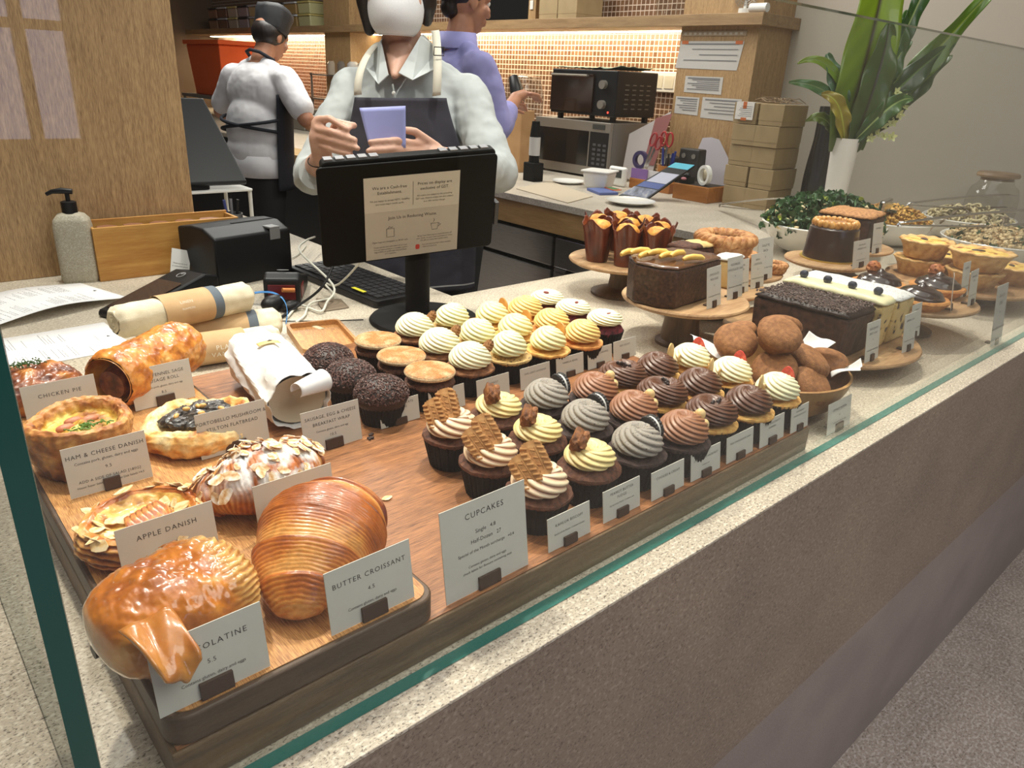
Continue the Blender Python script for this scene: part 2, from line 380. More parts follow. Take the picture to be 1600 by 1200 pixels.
# ---- glass guard
GL = paneglass('guard_glass', (.955, .972, .962), .038); EDGE = plain('glass_edge', (.008, .085, .068), .2, coat=.3)
g = G(); g.box(.0445, .417, .0010, 3.74, .430, .58)
o = g.obj('glass_guard', GL, smooth=False, mats=[EDGE, plain('glass_base_glow', (.02, .17, .14), .3)], mi=[2, 1, 0, 1, 0, 1])  # base edge painted brighter green to imitate light carried through the glass
tag(o, 'long clear glass guard standing along the front of the stone counter', 'glass screen')
g = G(); g.box(.0310, .417, .0010, .0440, 2.049, .58)
o = g.obj('glass_guard', GL, smooth=False, mats=[EDGE], mi=[1, 1, 1, 0, 1, 0])
tag(o, 'side glass pane whose thick green edge crosses the left of the picture', 'glass screen')
# ---- back counter
t = thing('back_counter', 'side counter with stone top and wooden fascia below the ovens', 'counter', (0, 0, 0))
g = G(); g.box(2.355, 1.402, -SL, 3.745, 9.55, 0); g.obj('countertop', stone('side_stone', srgb(190, 180, 164), srgb(150, 138, 122), srgb(208, 200, 186), 160, .4), t, smooth=False, bevel=.0015)
g = G(); g.box(2.362, 1.404, -.135, 2.38, 5.2, -SL-.001); g.obj('fascia', wood('fascia_wood', srgb(180, 142, 92), srgb(146, 110, 66), axis=1, scale=16, stretch=8), t, smooth=False)
g = G(); g.box(2.42, 1.41, FLOOR+.08, 3.74, 9.5, -SL-.002); g.obj('carcass', plain('black_carcass', (.012, .012, .013), .5), t, smooth=False)
STEEL = mottled('brushed_steel', [(.42, .40, .38), (.55, .53, .5)], 20, .32, .05, metal=1, stretch=(1, 1, 30))
for k, y in enumerate((2.02, 2.70, 3.38)):
    f = thing('under_counter_fridge', ['stainless under-counter fridge door with round black badge, behind the muffin stand', 'stainless under-counter fridge door, second along from the muffin stand', 'stainless under-counter fridge door deepest into the kitchen side'][k], 'fridge', (2.40, y, FLOOR+.1), 0, 'under-counter fridges')
    g = G(); g.box(-.02, -.33, 0, .018, .33, .50); g.obj('door', STEEL, f, smooth=False, bevel=.004)
    g = G(); g.box(-.02, -.33, .52, .018, .33, .655); g.obj('vent_panel', STEEL, f, smooth=False, bevel=.004)
    g = G(); g.box(-.026, .25, .505, -.018, .32, .518); g.obj('handle', plain('steel_plain', (.5, .5, .5), .3, 1), f, smooth=False)
    if k == 0:
        g = G(); g.lathe([(.0001, 0), (.033, 0), (.033, .006), (.0001, .006)], 32, M=Matrix.Translation((-.0205, -.22, .40)) @ Matrix.Rotation(-pi/2, 4, 'Y'))
        g.obj('badge', plain('badge_black', (.02, .03, .03), .4), f)
# ---- shelf with the light strip under it
t = thing('wall_shelf', 'long oak shelf with warm light strip above the brown tiles', 'shelf', (0, 0, 0))
g = G(); g.box(3.40, 2.106, .785, 3.748, 9.55, .838); g.obj('board', OAK_H, t, smooth=False, bevel=.002)
g = G(); g.box(3.66, 2.62, .778, 3.70, 5.94, .7845); g.box(3.66, 6.39, .778, 3.70, 9.5, .7845)
g.obj('light_strip', plain('led', (.9, .8, .6), .5, emit=(1, .82, .56), es=16), t, smooth=False)
area('shelf_led', (3.62, 4.03, .772), .04, 17, (1, .82, .58), (3.70, 4.03, 0), sy=2.75)
bpy.data.objects['shelf_led'].rotation_euler = (0, radians(-14), 0)
l2 = bpy.data.objects['shelf_led'].copy(); COL.objects.link(l2); l2.location = (3.62, 7.9, .772)
# ============================================================ BOARD, TRAY, CARDS
WAL = wood('walnut_board', srgb(182, 124, 78), srgb(100, 62, 38), axis=0, scale=30, stretch=13, rough=.42, fine=.6)
WAL_E = wood('board_edge', srgb(120, 92, 58), srgb(74, 54, 34), axis=0, scale=22, stretch=10, rough=.55)
BAM = wood('bamboo_tray', srgb(226, 172, 106), srgb(140, 84, 42), axis=1, scale=46, stretch=18, rough=.4, fine=.75)
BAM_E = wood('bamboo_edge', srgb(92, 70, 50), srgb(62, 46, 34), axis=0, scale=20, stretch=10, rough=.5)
t = thing('serving_board', 'long walnut board carrying the cupcakes behind the glass', 'board', (.55, .745, 0))
g = G(); g.prism([(-.46, -.308), (.462, -.308), (.497, .392), (-.46, .392)], 0, .039); g.obj('slab', WAL_E, t, smooth=False, bevel=.002)
g = G(); g.prism([(-.456, -.305), (.459, -.305), (.493, .388), (-.456, .388)], .0392, .0402); g.obj('top_face', WAL, t, smooth=False)
def rrect(x0, y0, x1, y1, r, n=6):
    P = []
    for cx, cy, a0 in ((x1-r, y1-r, 0), (x0+r, y1-r, pi/2), (x0+r, y0+r, pi), (x1-r, y0+r, 1.5*pi)):
        for i in range(n+1): a = a0+pi/2*i/n; P.append((cx+r*cos(a), cy+r*sin(a)))
    return P
t = thing('bamboo_tray', 'striped bamboo tray under the croissants and danishes at front left', 'tray', (.208, .78, .0405))
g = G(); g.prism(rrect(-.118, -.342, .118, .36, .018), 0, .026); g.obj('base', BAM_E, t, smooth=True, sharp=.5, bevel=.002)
g = G(); g.prism(rrect(-.113, -.337, .113, .355, .016), .0262, .0272); g.obj('top_face', BAM, t, smooth=False)
g = G()
P0 = rrect(-.118, -.342, .118, .36, .018); P1 = rrect(-.112, -.336, .112, .354, .014)
TT = .0405+.0272   # top of tray
CARD = mottled('card_paper', [srgb(206, 204, 192), srgb(216, 214, 204)], 12, .75, .05)
CLIP = plain('clip_walnut', srgb(70, 50, 38), .55)
CG = 'gluten, dairy and eggs'
def card(x, y, z, w, h, lines, label, rz=0, lean=.15, group='price cards', clipx=0, cl=.3, both=False):
    """x, y, z: lower left corner of the sheet"""
    t = thing('price_card', label, 'price card', (x+w/2*cos(rz), y+w/2*sin(rz), z), rz)
    if group: t['group'] = group
    M = Matrix.Rotation(-lean, 4, 'X') @ Matrix.Rotation(pi/2, 4, 'X')
    g = G(); g.prism([(-w/2, .0008), (w/2, .0008), (w/2, h), (-w/2, h)], -.0004, .0004, M); g.obj('sheet', CARD, t, smooth=False)
    g = G(); cw = w*cl; chh = h*.28 if h < .05 else .014
    g.prism([(clipx*w-cw/2, .0006), (clipx*w+cw/2, .0006), (clipx*w+cw/2, chh), (clipx*w-cw/2, chh)], .0005, .0035, M)
    g.box(clipx*w-cw/2, -.003, 0.0003, clipx*w+cw/2, .02, .0032)
    g.obj('clip', CLIP, t, smooth=False, bevel=.0004)
    if lines:
        g = G(); L = []
        for s, yy, size, sp in lines: L.append((s, 0, yy*h, size, sp, 'CENTER'))
        textgeo(g, L, 0, 0, M @ Matrix.Translation((0, 0, .0006))); g.obj('lettering', INK, t, smooth=False)
    return t
# main row along the front of board: x, w, h, lines, what
S = .0046
def two(a, b=None, c=None, sc=1.0):
    l = []
    if b: l += [(a, .78, S*sc, 1.18), (b, .62, S*sc, 1.18)]
    else: l += [(a, .68, S*sc, 1.18)]
    if c: l += [(c, .44, S*.62, 1.0)]
    return l
card(.475, .447, .0402, .064, .039, two('KAHLUA BISCOFF', None, 'Special of the Month - Contains alcohol'), 'small card leftmost in the front row, right beside the large CUPCAKES card')
card(.563, .449, .0402, .064, .039, two('PEANUT BUTTER', 'FUDGE', 'Special of the Month - Contains nuts'), 'small card PEANUT BUTTER FUDGE at the front edge of the board')
card(.645, .446, .0402, .064, .037, two('COOKIES & CREAM'), 'small card COOKIES & CREAM at the front edge of the board')
card(.722, .445, .0402, .064, .037, two('CHOCOLATE HAZELNUT', None, 'Contains nuts', .88), 'small card CHOCOLATE HAZELNUT at the front edge of the board')
card(.801, .445, .0402, .064, .037, two('MILK CHOCOLATE CHIP', sc=.85), 'small card MILK CHOCOLATE CHIP at the front edge of the board')
card(.879, .443, .0402, .064, .038, two('MILK CHOCOLATE', 'BANANA', sc=.9), 'small card MILK CHOCOLATE BANANA at the front edge of the board')
card(.959, .441, .0402, .050, .038, two('STRAWBERRY', 'WHITE CHOCOLATE', sc=.72), 'small card STRAWBERRY WHITE CHOCOLATE at the right end of the board')
card(.341, .446, .0402, .104, .095, [('CUPCAKES', .82, .0085, 1.2), ('Single   4.8', .64, .0058, 1), ('Half-Dozen   27', .54, .0058, 1), ('Special of the Month surcharge   +0.4', .44, .0046, 1), ('Contains gluten, dairy and eggs', .29, .0038, 1), ('check labels for flavours containing nuts', .235, .0038, 1)], 'largest card, headed CUPCAKES, at the front of the board', cl=.26)
card(.0885, .447, TT, .082, .058, [('CHOCOLATINE', .68, .0068, 1.25), ('5.5', .46, .0052, 1.1), ('Contains '+CG, .27, .0038, 1)], 'card CHOCOLATINE propped before the glossy pastry at the tray corner')
card(.2235, .447, TT, .082, .058, [('BUTTER CROISSANT', .70, .0066, 1.2), ('4.5', .47, .0052, 1.1), ('Contains '+CG, .27, .0038, 1)], 'card BUTTER CROISSANT at the front of the bamboo tray')
card(.112, .798, TT, .082, .056, [('HAM & CHEESE DANISH', .76, .0064, 1.15), ('Contains pork, '+CG, .63, .0042, 1), ('9.5', .45, .005, 1.1), ('ADD A SIDE OF SALAD [180G]', .26, .0042, 1.1), ('House Super Salad +2 - All other Deli Salads +4.5', .16, .0033, 1)], 'card HAM & CHEESE DANISH behind the apple danish', clipx=.0, cl=.2)
card(.112, 1.000, TT, .082, .056, [('CHICKEN PIE', .68, .0068, 1.25), ('9.5', .46, .0052, 1.1)], 'card CHICKEN PIE behind the ham and cheese danish')
card(.231, .985, TT, .080, .056, [('PORK FENNEL SAGE', .74, .0062, 1.1), ('SAUSAGE ROLL', .60, .0062, 1.1), ('Contains pork, gluten, dairy and egg', .46, .0036, 1), ('8.5', .30, .005, 1.1)], 'card PORK FENNEL SAGE SAUSAGE ROLL behind the mushroom flatbread', rz=.06)
card(.250, .803, TT, .084, .056, [('PORTOBELLO MUSHROOM &', .74, .006, 1.1), ('STILTON FLATBREAD', .58, .006, 1.1)], 'card PORTOBELLO MUSHROOM & STILTON FLATBREAD behind the almond croissant')
card(.3735, .79, .0402, .083, .057, [('SAUSAGE, EGG & CHEESE', .78, .006, 1.1), ('BREAKFAST WRAP', .62, .006, 1.1), ('Contains gluten, dairy and egg', .46, .0038, 1), ('10.5', .31, .0052, 1.1)], 'card SAUSAGE, EGG & CHEESE BREAKFAST WRAP in front of the white paper parcel')
card(.113, .612, TT, .084, .056, [('APPLE DANISH', .72, .0068, 1.2)], 'card ending in DANISH half hidden behind the chocolatine')
card(.236, .612, TT, .084, .056, [], 'blank-looking card between the almond croissant and butter croissant')
# second row of cupcake cards
card(.492, .799, .0402, .065, .036, two('DARK CHOCOLATE', 'GANACHE'), 'small card DARK CHOCOLATE GANACHE before the nib-covered cupcakes')
card(.572, .795, .0402, .065, .036, two('CINNAMON'), 'small card ending in ON behind the nearest biscuit cupcake')
card(.657, .790, .0402, .065, .036, two('CARROT'), 'small card behind the fudge cupcake and before the walnut cupcakes')
card(.744, .788, .0402, .065, .036, two('EARL GREY LAVENDER', sc=.88), 'small card EARL GREY LAVENDER')
card(.824, .788, .0402, .065, .036, two('VANILLA BEAN'), 'small card VANILLA BEAN')
card(.900, .788, .0402, .062, .036, two('SALTED CARAMEL'), 'small card SALTED CARAMEL')
card(.970, .791, .0402, .062, .036, two('RED VELVET'), 'small card RED VELVET at the right end of the second row')
card(1.084, .440, .0004, .078, .052, [('DONUT MUFFIN', .7, .0056, 1.1), ('4.2', .5, .005, 1), ('Contains '+CG, .3, .0036, 1)], 'card standing on the stone before the bowl of sugared muffins')
# ============================================================ PASTRIES ON THE TRAY
def lerp(a, b, t): return tuple(a[i]+(b[i]-a[i])*t for i in range(3))
def ramp(t, *cs):
    t = max(0, min(.9999, t))*(len(cs)-1); i = int(t); return lerp(cs[i], cs[i+1], t-i)
def clamp(x, a=0, b=1): return max(a, min(b, x))
def bezp4(P, s):
    P = [Vector(p) for p in P]
    while len(P) > 1: P = [P[i].lerp(P[i+1], s) for i in range(len(P)-1)]
    return P[0]
PD = srgb(126, 58, 18); PM = srgb(186, 104, 36); PG = srgb(212, 140, 62); PL = srgb(232, 180, 108); PP = srgb(240, 208, 150)
CRUST = vcol('glazed_crust', rough=.38, coat=.55, crough=.16, bump=.35, bs=260, namt=.16, nscale=160, sss=.05)
CRUST_M = vcol('matte_crust', rough=.55, coat=.12, crough=.3, bump=.5, bs=220, namt=.18, nscale=160, sss=.05)
def croissant_mesh(g, path, rmax, rtip, nseg=7, nu=220, nv=84, flat=.82, lam=1.0, seed=0, dark=PD):
    P = [Vector(p) for p in path]
    def bez(s):
        a, b, c, d = P; q = 1-s
        return a*q**3+b*3*q*q*s+c*3*q*s*s+d*s**3
    vs = []; cs = []
    for i in range(nu):
        s = i/(nu-1); c = bez(s); tn = (bez(min(s+.01, 1))-bez(max(s-.01, 0))).normalized()
        side = tn.cross(Vector((0, 0, 1))).normalized(); upv = side.cross(tn)
        env = sin(pi*clamp(s, .002, .998))**.75
        q = abs(s-.5)*2*nseg/2+.5; fr = q-math.floor(q); stepi = math.floor(q)
        base = rtip+(rmax-rtip)*env
        lip = 1.0-.11*fr**1.0 if stepi > 0 else 1-.05*abs(s-.5)*2
        if fr < .10 and stepi > 0: lip = 1.0-.11+(.11)*(fr/.10)
        end = min(1, min(s, 1-s)/.03); base *= sqrt(max(end, 0.0))*.999+.001
        for j in range(nv):
            a = 2*pi*j/nv
            wob = (1+.05*fbm((c.x*1+cos(a)*.03+seed, c.y+sin(a)*.03, s*.2), 22))
            stepph = .35*sin(a*1.0+seed)*.2
            ln = sin((fr*9+.6*fbm((s*3, cos(a)*.5, sin(a)*.5+seed), 2.5))*2*pi)
            ridge = 1+.010*lam*ln*(1 if 0.18 < fr else .2)
            r = base*lip*wob*ridge
            p = c+side*cos(a)*r+upv*sin(a)*r*flat
            up_ = sin(a)
            # true bake colours: dark glazed lip of each turn, pale layered sides
            t = clamp(.18+fr*.85+.22*ln+.35*fbm((p.x, p.y, p.z+seed), 40))
            if stepi == 0: t = clamp(.25+.3*fbm((p.x, p.y, p.z), 40)+.15*abs(cos(a)))
            col = ramp(t*.92, dark, srgb(168, 88, 28), PM, PG, srgb(226, 168, 96))
            vs.append(p); cs.append(col)
    zmin = min(p.z for p in vs)
    for p in vs:
        if p.z < 0.002: p.z = 0.002+(p.z-.002)*.08
    fs = []
    for i in range(nu-1):
        for j in range(nv): fs.append((i*nv+j, i*nv+(j+1) % nv, (i+1)*nv+(j+1) % nv, (i+1)*nv+j))
    fs.append(tuple(range(nv-1, -1, -1))); fs.append(tuple((nu-1)*nv+k for k in range(nv)))
    g.add(vs, fs, cs)
# --- butter croissant
t = thing('butter_croissant', 'large plain butter croissant with layered ridges at the front of the tray', 'croissant', (.262, .530, TT))
g = G()
croissant_mesh(g, [(-.056, -.060, .012), (-.024, -.004, .044), (.030, .022, .046), (.062, .052, .020)], .059, .013, nseg=7, flat=.74)
g.obj('dough', CRUST, t, sharp=0)
# --- almond croissant
def flake_mesh(g, r=.0075, seed=0):
    n = 12; vs = []
    for zz in (0, .0007):
        for k in range(n):
            a = 2*pi*k/n; rr = r*(1+.3*cos(a)*(1 if cos(a) > 0 else .4))*(.95+.1*sin(seed+k*2.1))
            x = rr*cos(a); y = rr*.72*sin(a); vs.append((x, y, zz+ (x*x+y*y)*9))
    g.add(vs, [tuple(range(n-1, -1, -1)), tuple(range(n, 2*n))]+[(i, (i+1) % n, n+(i+1) % n, n+i) for i in range(n)])
ALM = mottled('almond_flake', [srgb(196, 138, 70), srgb(236, 200, 140), srgb(244, 220, 176)], 120, .5, .1, lo=.3, hi=.6)
ALMS = mottled('sugared_flake', [srgb(206, 148, 84), srgb(236, 204, 160), srgb(248, 240, 230)], 140, .65, .2, lo=.36, hi=.66)
FL = []
def sampler(g, cond):
    c = []
    for f in g.f:
        if len(f) != 4: continue
        a, b, d = Vector(g.v[f[0]]), Vector(g.v[f[1]]), Vector(g.v[f[3]]); n = (b-a).cross(d-a)
        ar = n.length
        if ar < 1e-12: continue
        n = n/ar
        if n.z < 0 and a.z > .02: n = -n
        if cond(a, n): c.append((a, n, ar))
    cum = []; s = 0
    for x in c: s += x[2]; cum.append(s)
    import bisect
    def fn(r):
        a, n, ar = c[min(bisect.bisect(cum, r.random()*s), len(c)-1)]; return a.copy(), n.copy()
    return fn
def flakes(parent, n, surf, mat, r0=.0075, tilt=.5, seed=1, grp=None, edge=None):
    rnd = random.Random(seed)
    base = []
    for k in range(4):
        g = G(); flake_mesh(g, r0*(.85+.12*k), k); me = g.obj('almond_flake', mat, parent); base.append(me)
    for i in range(n):
        o = base[i] if i < 4 else base[i % 4].copy()
        if i >= 4: COL.objects.link(o); o.parent = parent
        p, nn = surf(rnd)
        q = nn.normalized().to_track_quat('Z', 'Y') @ Matrix.Rotation(rnd.uniform(0, 6.28), 3, 'Z').to_quaternion() @ Matrix.Rotation(rnd.uniform(-tilt, tilt), 3, 'X').to_quaternion()
        o.rotation_euler = q.to_euler(); o.location = p+nn.normalized()*rnd.uniform(.0006, .0032)
        s = rnd.uniform(.75, 1.15); o.scale = (s, s*rnd.uniform(.8, 1.1), s)
t = thing('almond_croissant', 'almond croissant dusted with icing sugar and covered in flaked almonds', 'croissant', (.272, .695, TT))
g = G()
croissant_mesh(g, [(-.058, .010, .012), (-.040, -.030, .038), (.030, -.045, .040), (.066, .030, .016)], .046, .014, nseg=5, flat=.74, seed=3, dark=srgb(112, 50, 18))
# sugar falls on upward faces: real powder, part of the surface colour
nc = []
for p, c in zip(g.v, g.c):
    k = clamp((p[2]-.030)/.022)*clamp(.65+1.6*fbm((p[0], p[1], p[2]), 70)); nc.append(lerp(c, (.86, .84, .82), clamp(k)))
g.c = nc
g.obj('dough', CRUST_M, t, sharp=0)
SM_ALM = sampler(g, lambda p, n: n.z > .30 and p.z > .030)
def s_alm0(r):
    x = r.uniform(-.052, .056); y = r.gauss(-.008, .019); y = clamp(y, -.045, .038)
    z = .052+.020*sqrt(max(0, 1-(x/.064)**2-(y+.01)**2/.0030)) if (x/.064)**2+(y+.01)**2/.0030 < 1 else .046
    z = .030+.046*sqrt(max(0.02, 1-(x/.068)**2-((y+.012)/.052)**2))
    return Vector((x, y+.004, z)), Vector((x*8, (y+.01)*14, .75))
flakes(t, 78, SM_ALM, ALMS, .0070, .5, 5)
# --- chocolatine (pillow with laminated end)
t = thing('chocolatine', 'big shiny chocolatine bulging at the nearest corner of the tray', 'pastry', (.128, .520, TT), .12)
def choc_fn(u, v):
    # u along X axis (length), v around
    x = (u-.5)*.124; a = 2*pi*v
    e = 1-abs(2*u-1)**3.4; e = max(e, 0)**.42
    cy, cz = cos(a), sin(a)
    ry = .050*e*(1+.05*sin(x*60)); rz = .036*e
    k = (abs(cy)**2.6+abs(cz)**2.6)**(-1/2.6)
    y = cy*k*ry; z = .036+cz*k*rz
    top = clamp((z-.03)/.03)
    b = fbm((x, y, z), 24)*.0046+abs(fbm((x+3, y, z), 55))*.0026
    endp = clamp((u-.66)/.16)                       # laminated right end
    lam = sin((z*1.0+y*.55+.002*fbm((x, y, z), 60))*2*pi/.0056)
    x2 = x+endp*lam*.0007; n = Vector((0, cy, cz)); p = Vector((x2, y, z))+n*(b*(1-.7*endp)*e+endp*lam*.0011)
    if p.z < .002: p.z = .002+(p.z-.002)*.05
    t1 = clamp(.30-.25*top+.55*fbm((x, y, z), 45)+.20); glaze = ramp(t1, srgb(158, 80, 16), srgb(204, 120, 32), srgb(226, 156, 64))
    lamc = ramp(clamp(.5+.38*lam+.4*fbm((x, y, z), 50)), srgb(178, 110, 44), srgb(218, 162, 84), srgb(238, 196, 122))
    return p, lerp(glaze, lamc, endp)
g = G(); g.grid(choc_fn, 150, 150, False, True)
g.obj('dough', vcol('chocolatine_glaze', rough=.28, coat=1.0, crough=.10, bump=.25, bs=120, namt=.12, nscale=120, dist=.002, sss=.05), t, sharp=0)
g = G()
def flap(u, v):
    q = bezp4([(0, .018, .017), (0, -.008, .0195), (.002, -.026, .013), (.003, -.0285, -.001)], v); x = (u-.5)*.036*(1-.30*v)+.0012*v*sin(u*7)
    z = q.z-.010*v*sin(u*pi); return Vector((x+q.x, q.y+.0022*fbm((x, z, 0), 90)-.002*abs(u-.5), z+.002*sin(u*9+v*5))), ramp(clamp(.5+.8*fbm((x, z, 1), 60)), srgb(178, 100, 30), srgb(208, 140, 62))
g.grid(flap, 18, 18); g.obj('torn_flap', MATS['chocolatine_glaze'], t, loc=(-.036, -.0535, .0455), solid=.0028, sharp=0)
g = G(); 
for zz in (.022,): g.tube([(-.0612, .006, zz), (.045, .006, zz)], .0055, 12)
g.obj('chocolate_baton', plain('dark_chocolate', srgb(44, 24, 16), .35), t)
# --- apple danish
t = thing('apple_danish', 'round apple danish with caramelised fruit and flaked almonds on the left of the tray', 'pastry', (.150, .672, TT), .3)
def dan(u, v):
    a = 2*pi*v; r1 = .057*(1+.02*sin(3*a)+.015*sin(7*a+1))
    prof = [(0.001, .001), (.80, .001), (.97, .006), (1.03, .014), (1.0, .024), (.92, .032), (.82, .0335), (.72, .029), (.6, .024), (.4, .0235), (.2, .025), (0.001, .025)]
    k = u*(len(prof)-1); i = min(int(k), len(prof)-2); f = k-i
    r = prof[i][0]+(prof[i+1][0]-prof[i][0])*f; z = prof[i][1]+(prof[i+1][1]-prof[i][1])*f
    lam = sin((z-.004*a/(2*pi)*1.0)*2*pi/.0058) if .15 < u < .55 else 0
    rr = r*r1*(1+.030*lam)+.0025*fbm((cos(a), sin(a), z*20), 4)*(r > .5)
    b = fbm((cos(a)*r*.06, sin(a)*r*.06, z), 60)*.0022
    p = Vector((rr*cos(a), rr*sin(a), z+b))
    if u > .6: c = ramp(clamp(.55+.9*fbm((p.x, p.y, 0), 55)), srgb(172, 104, 30), srgb(222, 170, 78), srgb(240, 208, 120))
    else: c = ramp(clamp(.42+.34*lam+.4*fbm((p.x, p.y, p.z), 40)), PD, PM, PG, PL)
    return p, c
g = G(); g.grid(dan, 90, 140, False, True); G_DAN = g; g.obj('dough', CRUST, t, sharp=0)
APP = mottled('baked_apple', [srgb(120, 48, 16), srgb(186, 104, 44), srgb(222, 160, 84)], 70, .4, .4, stretch=(4, 1, 1), coat=.5)
ap0 = None
for k in range(6):
    g = G()
    def sl(u, v, k=k):
        a = (u-.5)*2.0; R = .024; w = .007*cos((u-.5)*2.7)+.0006
        return Vector(((v-.5)*2*w, R*sin(a), R*cos(a)*.35-.012+.002*cos((v-.5)*3)))
    if ap0 is None: g.grid(sl, 24, 8); ap0 = g.obj('apple_slice', APP, t, solid=.0025); o = ap0
    else: o = ap0.copy(); COL.objects.link(o); o.parent = t
    o.location = (-.006+.0068*k-.010, -.012+.0016*k, .036-.0006*k); o.rotation_euler = (.05, .38, -.35)
def s_dan(r):
    while True:
        a = r.uniform(0, 6.28); q = r.uniform(.018, .052)
        x, y = q*cos(a), q*sin(a)
        if not (-.018 < x < .03 and -.038 < y < .010): break
    z = .0335 if q > .034 else .029
    return Vector((x, y, z)), Vector((x*6, y*6, 1))
SM_DAN = sampler(G_DAN, lambda p, n: n.z > .4 and p.z > .020 and math.hypot(p.x, p.y) > .014 and not (-.016 < p.x < .034 and -.040 < p.y < .006))
flakes(t, 44, SM_DAN, ALM, .0074, .4, 8)
# --- ham and cheese danish
t = thing('ham_cheese_danish', 'tall cup-shaped ham and cheese danish with browned custard and chives', 'pastry', (.145, .876, TT), .2)
def ham(u, v):
    a = 2*pi*v
    prof = [(0.001, 0), (.82, 0), (.88, .004), (.93, .018), (.97, .034), (1.02, .043), (1.04, .051), (1.0, .058), (.92, .0605), (.82, .058), (.76, .053), (.72, .048), (.68, .0455), (.4, .045), (.2, .047), (.001, .048)]
    k = u*(len(prof)-1); i = min(int(k), len(prof)-2); f = k-i
    r = prof[i][0]+(prof[i+1][0]-prof[i][0])*f; z = prof[i][1]+(prof[i+1][1]-prof[i][1])*f
    R = .0535*(1+.02*sin(2*a+.4)+.02*sin(5*a))
    rr = R*r+.0028*fbm((cos(a)*2, sin(a)*2, z*30), 3)*(r > .5); zz = z+.0028*sin(2*a)*(u > .3)+.0016*fbm((cos(a)*r, sin(a)*r, z*9), 8)
    p = Vector((rr*cos(a), rr*sin(a), max(zz, 0)))
    n = fbm((p.x, p.y, p.z), 60); n2 = fbm((p.x+1, p.y, p.z), 28)
    crust = ramp(clamp(.5+.7*n+.25*(z-.03)/.03), srgb(120, 66, 28), srgb(176, 108, 50), srgb(216, 158, 88))
    fill = ramp(clamp(.62+1.1*n2), srgb(140, 78, 24), srgb(206, 158, 52), srgb(232, 206, 110))
    m = clamp((u-.66)/.08); return p, lerp(crust, fill, m)
g = G(); g.grid(ham, 100, 140, False, True); g.obj('dough', CRUST_M, t, sharp=0)
def herb(parent, n, cx, cy, cz, sx, sy, seed, col=srgb(58, 96, 24), L=.006, name='chopped_chives', r=.0009):
    rnd = random.Random(seed); g = G()
    for i in range(n):
        x, y = cx+rnd.gauss(0, sx), cy+rnd.gauss(0, sy); a = rnd.uniform(0, 6.28); zz = cz+rnd.uniform(0, .0025); l = L*rnd.uniform(.4, 1)
        g.tube([(x-cos(a)*l/2, y-sin(a)*l/2, zz), (x, y, zz+.001), (x+cos(a)*l/2, y+sin(a)*l/2, zz+rnd.uniform(-.001, .002))], r, 5)
    o = g.obj(name, plain(name+'_green', col, .6), parent); o['kind'] = 'stuff'; return o
herb(t, 44, .004, -.010, .0475, .010, .005, 3, srgb(86, 124, 34), .008)
HAMM = plain('ham_piece', srgb(190, 120, 84), .5, bump=.3)
for k, (x, y) in enumerate(((-.012, .006), (.016, .010), (.002, .018))):
    g = G(); g.ball((x, y, .0465), .008, 12, 8, (1.3, .8, .55)); g.obj('ham_piece', HAMM, t)
# --- mushroom flatbread
t = thing('mushroom_flatbread', 'puffy golden flatbread topped with dark roasted mushrooms and pine nuts', 'pastry', (.272, .862, TT), .1)
def fl(u, v):
    a = 2*pi*v
    prof = [(0.001, 0), (.85, 0), (.97, .006), (1.03, .014), (1.02, .022), (.95, .029), (.85, .032), (.74, .029), (.66, .024), (.5, .022), (.2, .022), (.001, .022)]
    k = u*(len(prof)-1); i = min(int(k), len(prof)-2); f = k-i
    r = prof[i][0]+(prof[i+1][0]-prof[i][0])*f; z = prof[i][1]+(prof[i+1][1]-prof[i][1])*f
    R = .066*(1+.04*sin(2*a+1)+.025*sin(5*a))
    rr = R*r+.003*fbm((cos(a)*2, sin(a)*2, z*20), 2)*(r > .5); p = Vector((rr*cos(a), rr*sin(a)*.98, max(0, z*(1+.12*sin(3*a+2))+.0024*fbm((cos(a)*r, sin(a)*r, 0), 6)*(z > .004))))
    n = fbm((p.x, p.y, p.z), 45)
    c = ramp(clamp(.60+.95*n), srgb(176, 104, 40), srgb(222, 168, 90), srgb(240, 206, 140), srgb(246, 224, 170))
    return p, c
g = G(); g.grid(fl, 80, 130, False, True); g.obj('dough', CRUST_M, t, sharp=0)
MUSH = mottled('roasted_mushroom', [srgb(22, 20, 20), srgb(52, 46, 44), srgb(92, 82, 72)], 90, .45, .6, coat=.35, dist=.004)
rnd = random.Random(4)
mp = [(-.028, .016, .017), (-.010, .024, .016), (.010, .022, .018), (.030, .014, .016), (-.026, -.004, .016), (-.004, .004, .019), (.018, -.002, .017), (-.014, -.018, .012), (.004, -.020, .012), (.030, -.008, .010), (-.004, .030, .010)]
for k, (x, y, r) in enumerate(mp):
    g = G(); g.ball((0, 0, 0), r, 24, 14, (1, .72, .42), fn=lambda d, k=k: 1+.22*fbm((d.x, d.y+k, d.z), 1.8)+.1*sin(d.y*14))
    g.obj('mushroom_slice', MUSH, t, loc=(x, y, .028+.003*rnd.random()), rot=(rnd.uniform(-.3, .3), rnd.uniform(-.3, .3), rnd.uniform(0, 3)))
PN = plain('pine_nut', srgb(226, 176, 104), .4)
for k, (x, y) in enumerate(((-.010, .011), (.004, .010), (.009, .008), (-.028, -.001), (.022, -.015), (-.002, -.012))):
    g = G(); g.ball((0, 0, 0), .0034, 10, 8, (1.5, .9, .9)); g.obj('pine_nut', PN, t, loc=(x, y, .0385), rot=(0, .2, k*1.3))
